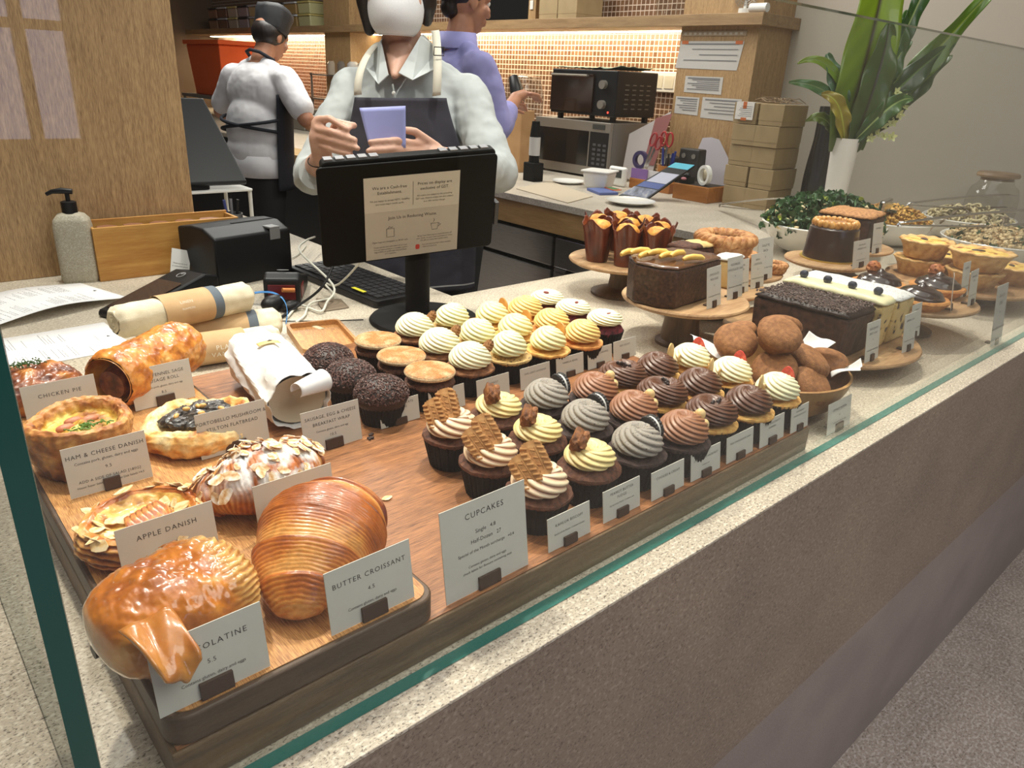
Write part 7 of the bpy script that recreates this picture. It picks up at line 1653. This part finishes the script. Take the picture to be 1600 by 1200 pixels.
# left hand (right in the picture)
g.cap((.148, -.346, .312), (.110, -.360, .318), .025, .024); g.cap((.115, -.360, .322), (.090, -.366, .332), .020, .014); g.cap((.115, -.362, .310), (.092, -.374, .300), .020, .014)
for k, m_, tp in (((.088, -.366, .341), (.034, -.432, .354), (-.022, -.452, .349)), ((.090, -.376, .324), (.030, -.440, .335), (-.025, -.460, .330)), ((.091, -.381, .307), (.036, -.436, .316), (-.014, -.452, .312)), ((.088, -.378, .291), (.042, -.424, .300), (.002, -.440, .297))):
    chain(g, [k, m_, tp], [.0105, .0088, .0072], 10)
chain(g, [(.118, -.350, .335), (.070, -.378, .372), (.026, -.408, .378)], [.014, .010, .0080], 10)
for q in (-1, 1): chain(g, [(q*.08, .02, -.05), (q*.09, .0, -.44), (q*.09, .03, -.84)], [.08, .055, .04])
g.obj('body', SKIN, t, remesh=.0042, rsm=2)
eyes(t, Mh)
# shirt
SH = mottled('shirt_grey', [srgb(182, 186, 184), srgb(200, 204, 202)], 14, .8, .25, bs=900, dist=.0006)
g = G(); g.ball((0, .005, .345), 1, 32, 20, (.185, .115, .165)); g.ball((0, .012, .17), 1, 32, 20, (.168, .112, .2)); g.ball((0, .02, .0), 1, 32, 20, (.178, .120, .16))
g.cap((-.145, .015, .450), (.145, .008, .453), .058, .058, 20); g.cap((-.11, .01, .475), (-.045, .015, .520), .045, .038); g.cap((.11, .01, .480), (.030, .015, .525), .045, .038); g.cap((-.03, .04, .50), (.0, .04, .52), .05, .05)
chain(g, [(-.165, .015, .445), (-.252, -.120, .225), (-.222, -.225, .238)], [.060, .054, .045], 20); chain(g, [(.160, .008, .450), (.262, -.165, .262), (.225, -.240, .280)], [.060, .056, .047], 20)
o = g.obj('shirt', SH, t, remesh=.0055, rsm=3); wr(o, .020, .085); wr(o, .004, .03)
for a, b, r in (((-.228, -.210, .236), (-.205, -.258, .250), .043), ((.232, -.232, .277), (.208, -.272, .290), .045)):
    g = G(); g.tube([a, ((Vector(a)+Vector(b))/2), b], [r+.003, r+.005, r], 24); o = g.obj('rolled_cuff', SH, t); wr(o, .008, .04)
def poly3(name, pts, m, par, th=.003, sub=2):
    g = G(); g.add([Vector(p) for p in pts], [tuple(range(len(pts)))]); return g.obj(name, m, par, solid=th, smooth=False, bevel=.0008)
poly3('collar', [(-.074, .020, .585), (-.066, -.050, .575), (-.034, -.130, .492), (-.060, -.136, .468), (-.108, -.080, .512), (-.105, .0, .545)], SH, t)
poly3('collar', [(.036, .020, .600), (.038, -.050, .590), (-.008, -.128, .498), (.030, -.138, .482), (.080, -.100, .510), (.082, .0, .560)], SH, t)
g = G(); g.ball((-.020, -.137, .448), .0055, 12, 8, (1, .35, 1)); g.obj('button', plain('shirt_button', srgb(210, 208, 200), .4), t)
g = G(); g.tube([(-.024, -.128, .470), (-.018, -.137, .445), (-.014, -.138, .420)], [.0025, .0025, .0025], 6); g.obj('placket_seam', plain('seam_grey', srgb(150, 154, 150), .8), t)
# apron
AP = mottled('apron_charcoal', [srgb(58, 56, 64), srgb(70, 68, 77)], 20, .85, .3, bs=900, dist=.0006)
def apr(u, v):
    z = .438-.53*v; w_ = .122+.085*clamp(v*2.2)**1.2; x = (u-.5)*2*w_
    a_ = .205+.01*v; yy = -.142*sqrt(max(0, 1-(x/a_)**2*.92))-.006+.012*v*(1-abs(2*u-1)); yy += .006*sin(x*38+v*3)*v+.004*fbm((x, z, 0), 9)
    return Vector((x-.004, yy, z+.010*(u-.5)))
g = G(); g.grid(apr, 50, 60); g.obj('apron', AP, t, solid=.003, sharp=0)
g = G(); g.grid(lambda u, v: apr(u, .962+.008*v)+Vector((0, -.004, 0)), 50, 3); g.obj('hem_line', plain('hem_white', srgb(196, 194, 188), .8), t, sharp=0)
TP = plain('strap_cream', srgb(220, 214, 196), .8)
def strap(pts, w_):
    P = [Vector(p) for p in pts]; g = G(); g.grid(lambda u, v: bezp(P, u)+Vector(((v-.5)*w_, 0, (v-.5)*w_*.15)), 20, 3); return g.obj('apron_strap', TP, t, solid=.002, sharp=0)
strap([(-.112, -.150, .440), (-.110, -.160, .50), (-.098, -.120, .53), (-.088, -.04, .57), (-.080, .03, .575)], .020)
strap([(.095, -.152, .448), (.098, -.160, .50), (.098, -.135, .54), (.082, -.06, .595), (.070, .02, .610)], .022)
g = G(); g.tube([(.084, -.126, .545), (.110, -.126, .545), (.110, -.118, .565), (.084, -.118, .565), (.084, -.126, .545)], .0015, 6); g.obj('buckle', plain('buckle_black', srgb(30, 26, 22), .4), t)
# mask, hair, bracelet, trousers, shoes
g = G(); Mk = Matrix.Translation(HC+Vector((0, 0, -.035)))@Matrix.Rotation(.05, 4, 'Z')
def mk(u, v):
    az = (u-.5)*2*1.25; el = (v-.56)*2*1.0
    return Mk@Vector((.078*sin(az)*(cos(el)**.6), -.118*cos(az)*cos(el)**.55-.014+.010*sin(el), .070*sin(el)*1.08-.008))
g.grid(mk, 40, 28); g.obj('face_mask', mottled('mask_white', [srgb(226, 224, 226), srgb(240, 240, 240)], 500, .8, .2), t, solid=.0015, sharp=0)
g = G(); g.tube([mk(.05+.9*k/20, .04) for k in range(21)], .0012, 6); g.obj('mask_seam', plain('mask_seam', srgb(200, 200, 200), .8), t)
g = G(); g.ball(Mh@Vector((0, .022, .042)), .104, 30, 20, (.86, .98, .95)); 
for q, ln in ((-1, -.075), (1, -.045)): chain(g, [Mh@Vector((q*.072, -.052, .085)), Mh@Vector((q*.080, -.036, -.025)), Mh@Vector((q*.076, -.010, ln-.020))], [.036, .026, .016], 12)
g.cap(Mh@Vector((0, .09, .02)), Mh@Vector((0, .10, -.06)), .05, .03)
o = g.obj('hair', HAIR, t, remesh=.005, rsm=2)
g = G(); g.tube([Vector((-.176, -.318, .288))+Matrix.Rotation(.5, 3, 'X')@Vector((.029*cos(a), .029*sin(a), 0)) for a in [2*pi*k/28 for k in range(29)]], .0014, 6); g.obj('bracelet', BLKM, t)
BKT = plain('trouser_black', (.013, .013, .014), .85)
def legs(t, oy=.02, x=.09, top=-.02, hem=FLOOR+.07):
    g = G(); g.ball((0, oy, top-.06), 1, 24, 14, (.165, .115, .12))
    for q in (-1, 1): chain(g, [(q*x*.9, oy, top-.08), (q*x, oy-.02, -.45), (q*x, oy+.01, hem)], [.098, .072, .058], 18)
    g.obj('trousers', BKT, t, remesh=.01, rsm=2)
    for q in (-1, 1):
        g = G(); g.cap((q*x, oy+.03, FLOOR+.044), (q*x, oy-.13, FLOOR+.036), .042, .034); g.obj('shoe', BLKM, t, remesh=.008)
legs(t, .03)
# slip of paper held in both hands
g = G(); g.grid(lambda u, v: Vector((-.052+.108*u+.022*(1-v)*(1-u)**2, -.4275+.010*(1-u)*v, .338+.082*v+.010*u*v-.0)), 14, 10)
tag(g.obj('paper_slip', plain('slip_screen_glow', srgb(176, 180, 238), .6), None, loc=(1.26, 1.86, 0), rot=(0, 0, -.744), solid=.0006, sharp=0), 'pale blue-lilac paper slip held up in the barista\'s fingers', 'paper')  # lilac is screen glow painted into the paper colour
# ---------------- chef
t = thing('person', 'cook in white short-sleeved shirt and black cap seen from behind at the work table', 'person', (1.81, 4.18, 0), -1.215)
g = G(); Mh = head_geo(g, Vector((.010, .150, .640)), pi, .35, .98)
chain(g, [(.010, .075, .52), (.010, .115, .60)], [.058, .052]); g.ball((0, .05, .36), 1, 24, 16, (.16, .09, .17)); g.ball((0, .0, .12), 1, 24, 16, (.14, .09, .2)); g.cap((-.17, .06, .45), (.17, .06, .45), .045, .045)
chain(g, [(.18, .06, .44), (.345, .03, .245), (.235, .235, .170)], [.05, .043, .028]); chain(g, [(-.18, .06, .44), (-.320, .06, .245), (-.185, .260, .165)], [.05, .043, .028])
for q, bx, by in ((1, .235, .235), (-1, -.185, .26)):
    g.cap((bx, by, .165), (bx-q*.03, by+.055, .150), .026, .022)
    for k in range(4): chain(g, [(bx-q*.045+q*.016*k, by+.065, .155), (bx-q*.060+q*.016*k, by+.105, .150), (bx-q*.065+q*.015*k, by+.125, .125)], [.0105, .009, .0075], 8)
    chain(g, [(bx-q*.02, by+.03, .150), (bx-q*.065, by+.055, .135), (bx-q*.080, by+.085, .120)], [.013, .010, .008], 8)
for q in (-1, 1): chain(g, [(q*.08, .0, -.05), (q*.09, .0, -.44), (q*.09, .03, -.84)], [.08, .055, .04])
g.obj('body', SKIN2, t, remesh=.006, rsm=2)
eyes(t, Mh)
WS = mottled('cook_white', [srgb(212, 210, 214), srgb(228, 226, 228)], 12, .8, .2, bs=800, dist=.0006)
g = G(); g.ball((0, .045, .345), 1, 32, 20, (.205, .125, .175)); g.ball((0, .0, .17), 1, 32, 20, (.185, .125, .2)); g.ball((0, -.01, .04), 1, 32, 20, (.190, .130, .13))
g.cap((-.165, .06, .435), (.165, .06, .435), .070, .070, 20); g.cap((-.1, .065, .475), (0, .08, .52), .05, .048); g.cap((.1, .065, .475), (0, .08, .52), .05, .048)
chain(g, [(.185, .06, .430), (.305, .038, .300)], [.075, .070], 20); chain(g, [(-.185, .06, .430), (-.290, .06, .290)], [.075, .070], 20)
o = g.obj('shirt', WS, t, remesh=.0075, rsm=3); wr(o, .011, .12); wr(o, .004, .04)
g = G(); g.lathe([(.190, -.075), (.195, -.03), (.188, .04)], 48, ey=.70, cap=False, fn=lambda r, z, a, i: (r*(1+.03*sin(5*a)), z)); g.obj('shirt_hem', WS, t, loc=(0, -.008, 0), solid=.003, sharp=0)
NV = plain('apron_navy', srgb(24, 26, 36), .8)
g = G(); g.grid(lambda u, v: Vector((.212*cos(-.35+1.5*u), .0+.165*sin(-.35+1.5*u), .36-.50*v*(1)+.0*u))+Vector((0, .03*(1-v), 0)), 20, 20); g.obj('apron_side', NV, t, solid=.003, sharp=0)
for zz0, zz1 in ((.235, .150), (.165, .235)):
    g = G(); g.tube([Vector((.200*cos(a), -.148*sin(a)*1.0, zz0+(zz1-zz0)*(a/pi))) for a in [pi*k/20 for k in range(21)]], .009, 8); g.obj('apron_tie', NV, t)
g = G(); g.tube([(-.085, .10, .525), (-.05, .030, .565), (.0, .008, .575), (.05, .025, .565), (.095, .085, .525)], .009, 8); g.obj('neck_strap', NV, t)
g = G(); cap_ = Mh @ Matrix.Translation((0, .004, .045)) @ Matrix.Rotation(.05, 4, 'X')
g.lathe([(.088, -.02), (.093, .0), (.094, .045), (.103, .085), (.098, .108), (.06, .122), (.001, .126)], 40, M=cap_, cap=False, fn=lambda r, z, a, i: (r*(1+.02*sin(9*a+i)), z+.006*sin(3*a)*(i > 2))); g.obj('cap', mottled('cap_black', [(.012, .012, .014), (.03, .03, .034)], 20, .6, .3), t, solid=.003, sharp=0)
g = G(); g.ball(Mh@Vector((0, .018, .02)), .099, 24, 16, (.85, .98, .80)); g.obj('hair', HAIR, t)
legs(t, -.01)
# ---------------- third colleague
t = thing('person', 'dark-haired colleague in lilac shirt turned right behind the barista', 'person', (2.02, 2.63, 0), -1.671)
g = G(); Mh = head_geo(g, Vector((.0, .035, .770)), pi, .10, 1.0)
chain(g, [(0, .0, .60), (0, .02, .70)], [.062, .055]); g.ball((0, .0, .45), 1, 24, 16, (.16, .09, .17)); g.ball((0, .0, .2), 1, 24, 16, (.14, .09, .2)); g.cap((-.16, .0, .54), (.16, .0, .54), .045, .045)
chain(g, [(.18, .0, .53), (.225, .06, .31), (.03, .280, .415)], [.05, .042, .027]); chain(g, [(-.18, .0, .53), (-.22, .08, .31), (-.10, .300, .37)], [.05, .042, .027])
for q, bx, by, bz in ((1, .03, .28, .42), (-1, -.10, .30, .375)):
    g.cap((bx, by, bz), (bx-q*.01, by+.05, bz+.015), .026, .022)
    for k in range(4): chain(g, [(bx-.02+.016*k, by+.065, bz+.02), (bx-.02+.016*k, by+.105, bz+.015), (bx-.02+.015*k, by+.125, bz-.01)], [.0105, .009, .0075], 8)
    chain(g, [(bx-q*.02, by+.03, bz), (bx-q*.05, by+.05, bz-.01), (bx-q*.055, by+.085, bz-.02)], [.013, .010, .008], 8)
for q in (-1, 1): chain(g, [(q*.08, .0, -.05), (q*.09, .0, -.44), (q*.09, .03, -.84)], [.08, .055, .04])
g.obj('body', SKIN2, t, remesh=.006, rsm=2)
eyes(t, Mh)
LS = mottled('shirt_lilac', [srgb(150, 148, 204), srgb(170, 166, 220)], 12, .8, .2)
g = G(); g.ball((0, .0, .44), 1, 32, 20, (.195, .12, .175)); g.ball((0, .0, .22), 1, 32, 20, (.175, .12, .2)); g.ball((0, .0, .06), 1, 32, 20, (.18, .125, .15))
g.cap((-.16, .0, .53), (.16, .0, .53), .066, .066, 20); g.cap((-.09, 0, .57), (0, .0, .61), .05, .052); g.cap((.09, 0, .57), (0, .0, .61), .05, .052)
chain(g, [(.175, .0, .525), (.225, .055, .315), (.15, .15, .36)], [.072, .062, .052], 20); chain(g, [(-.175, .0, .525), (-.22, .07, .315), (-.17, .17, .34)], [.072, .062, .052], 20)
o = g.obj('shirt', LS, t, remesh=.0085, rsm=3); wr(o, .020, .09)
g = G(); g.lathe([(.072, .595), (.068, .655), (.075, .660), (.084, .600)], 36, cap=False); g.obj('collar', LS, t, sharp=0)
g = G(); g.ball(Mh@Vector((0, .022, .048)), .103, 30, 20, (.86, 1.0, .86)); g.cap(Mh@Vector((0, .055, .0)), Mh@Vector((0, .07, -.03)), .055, .04)
for q in (-1, 1): g.cap(Mh@Vector((q*.072, -.015, .06)), Mh@Vector((q*.080, -.005, .012)), .02, .008)
g.obj('hair', HAIR, t, remesh=.006, rsm=2)
legs(t, .0)
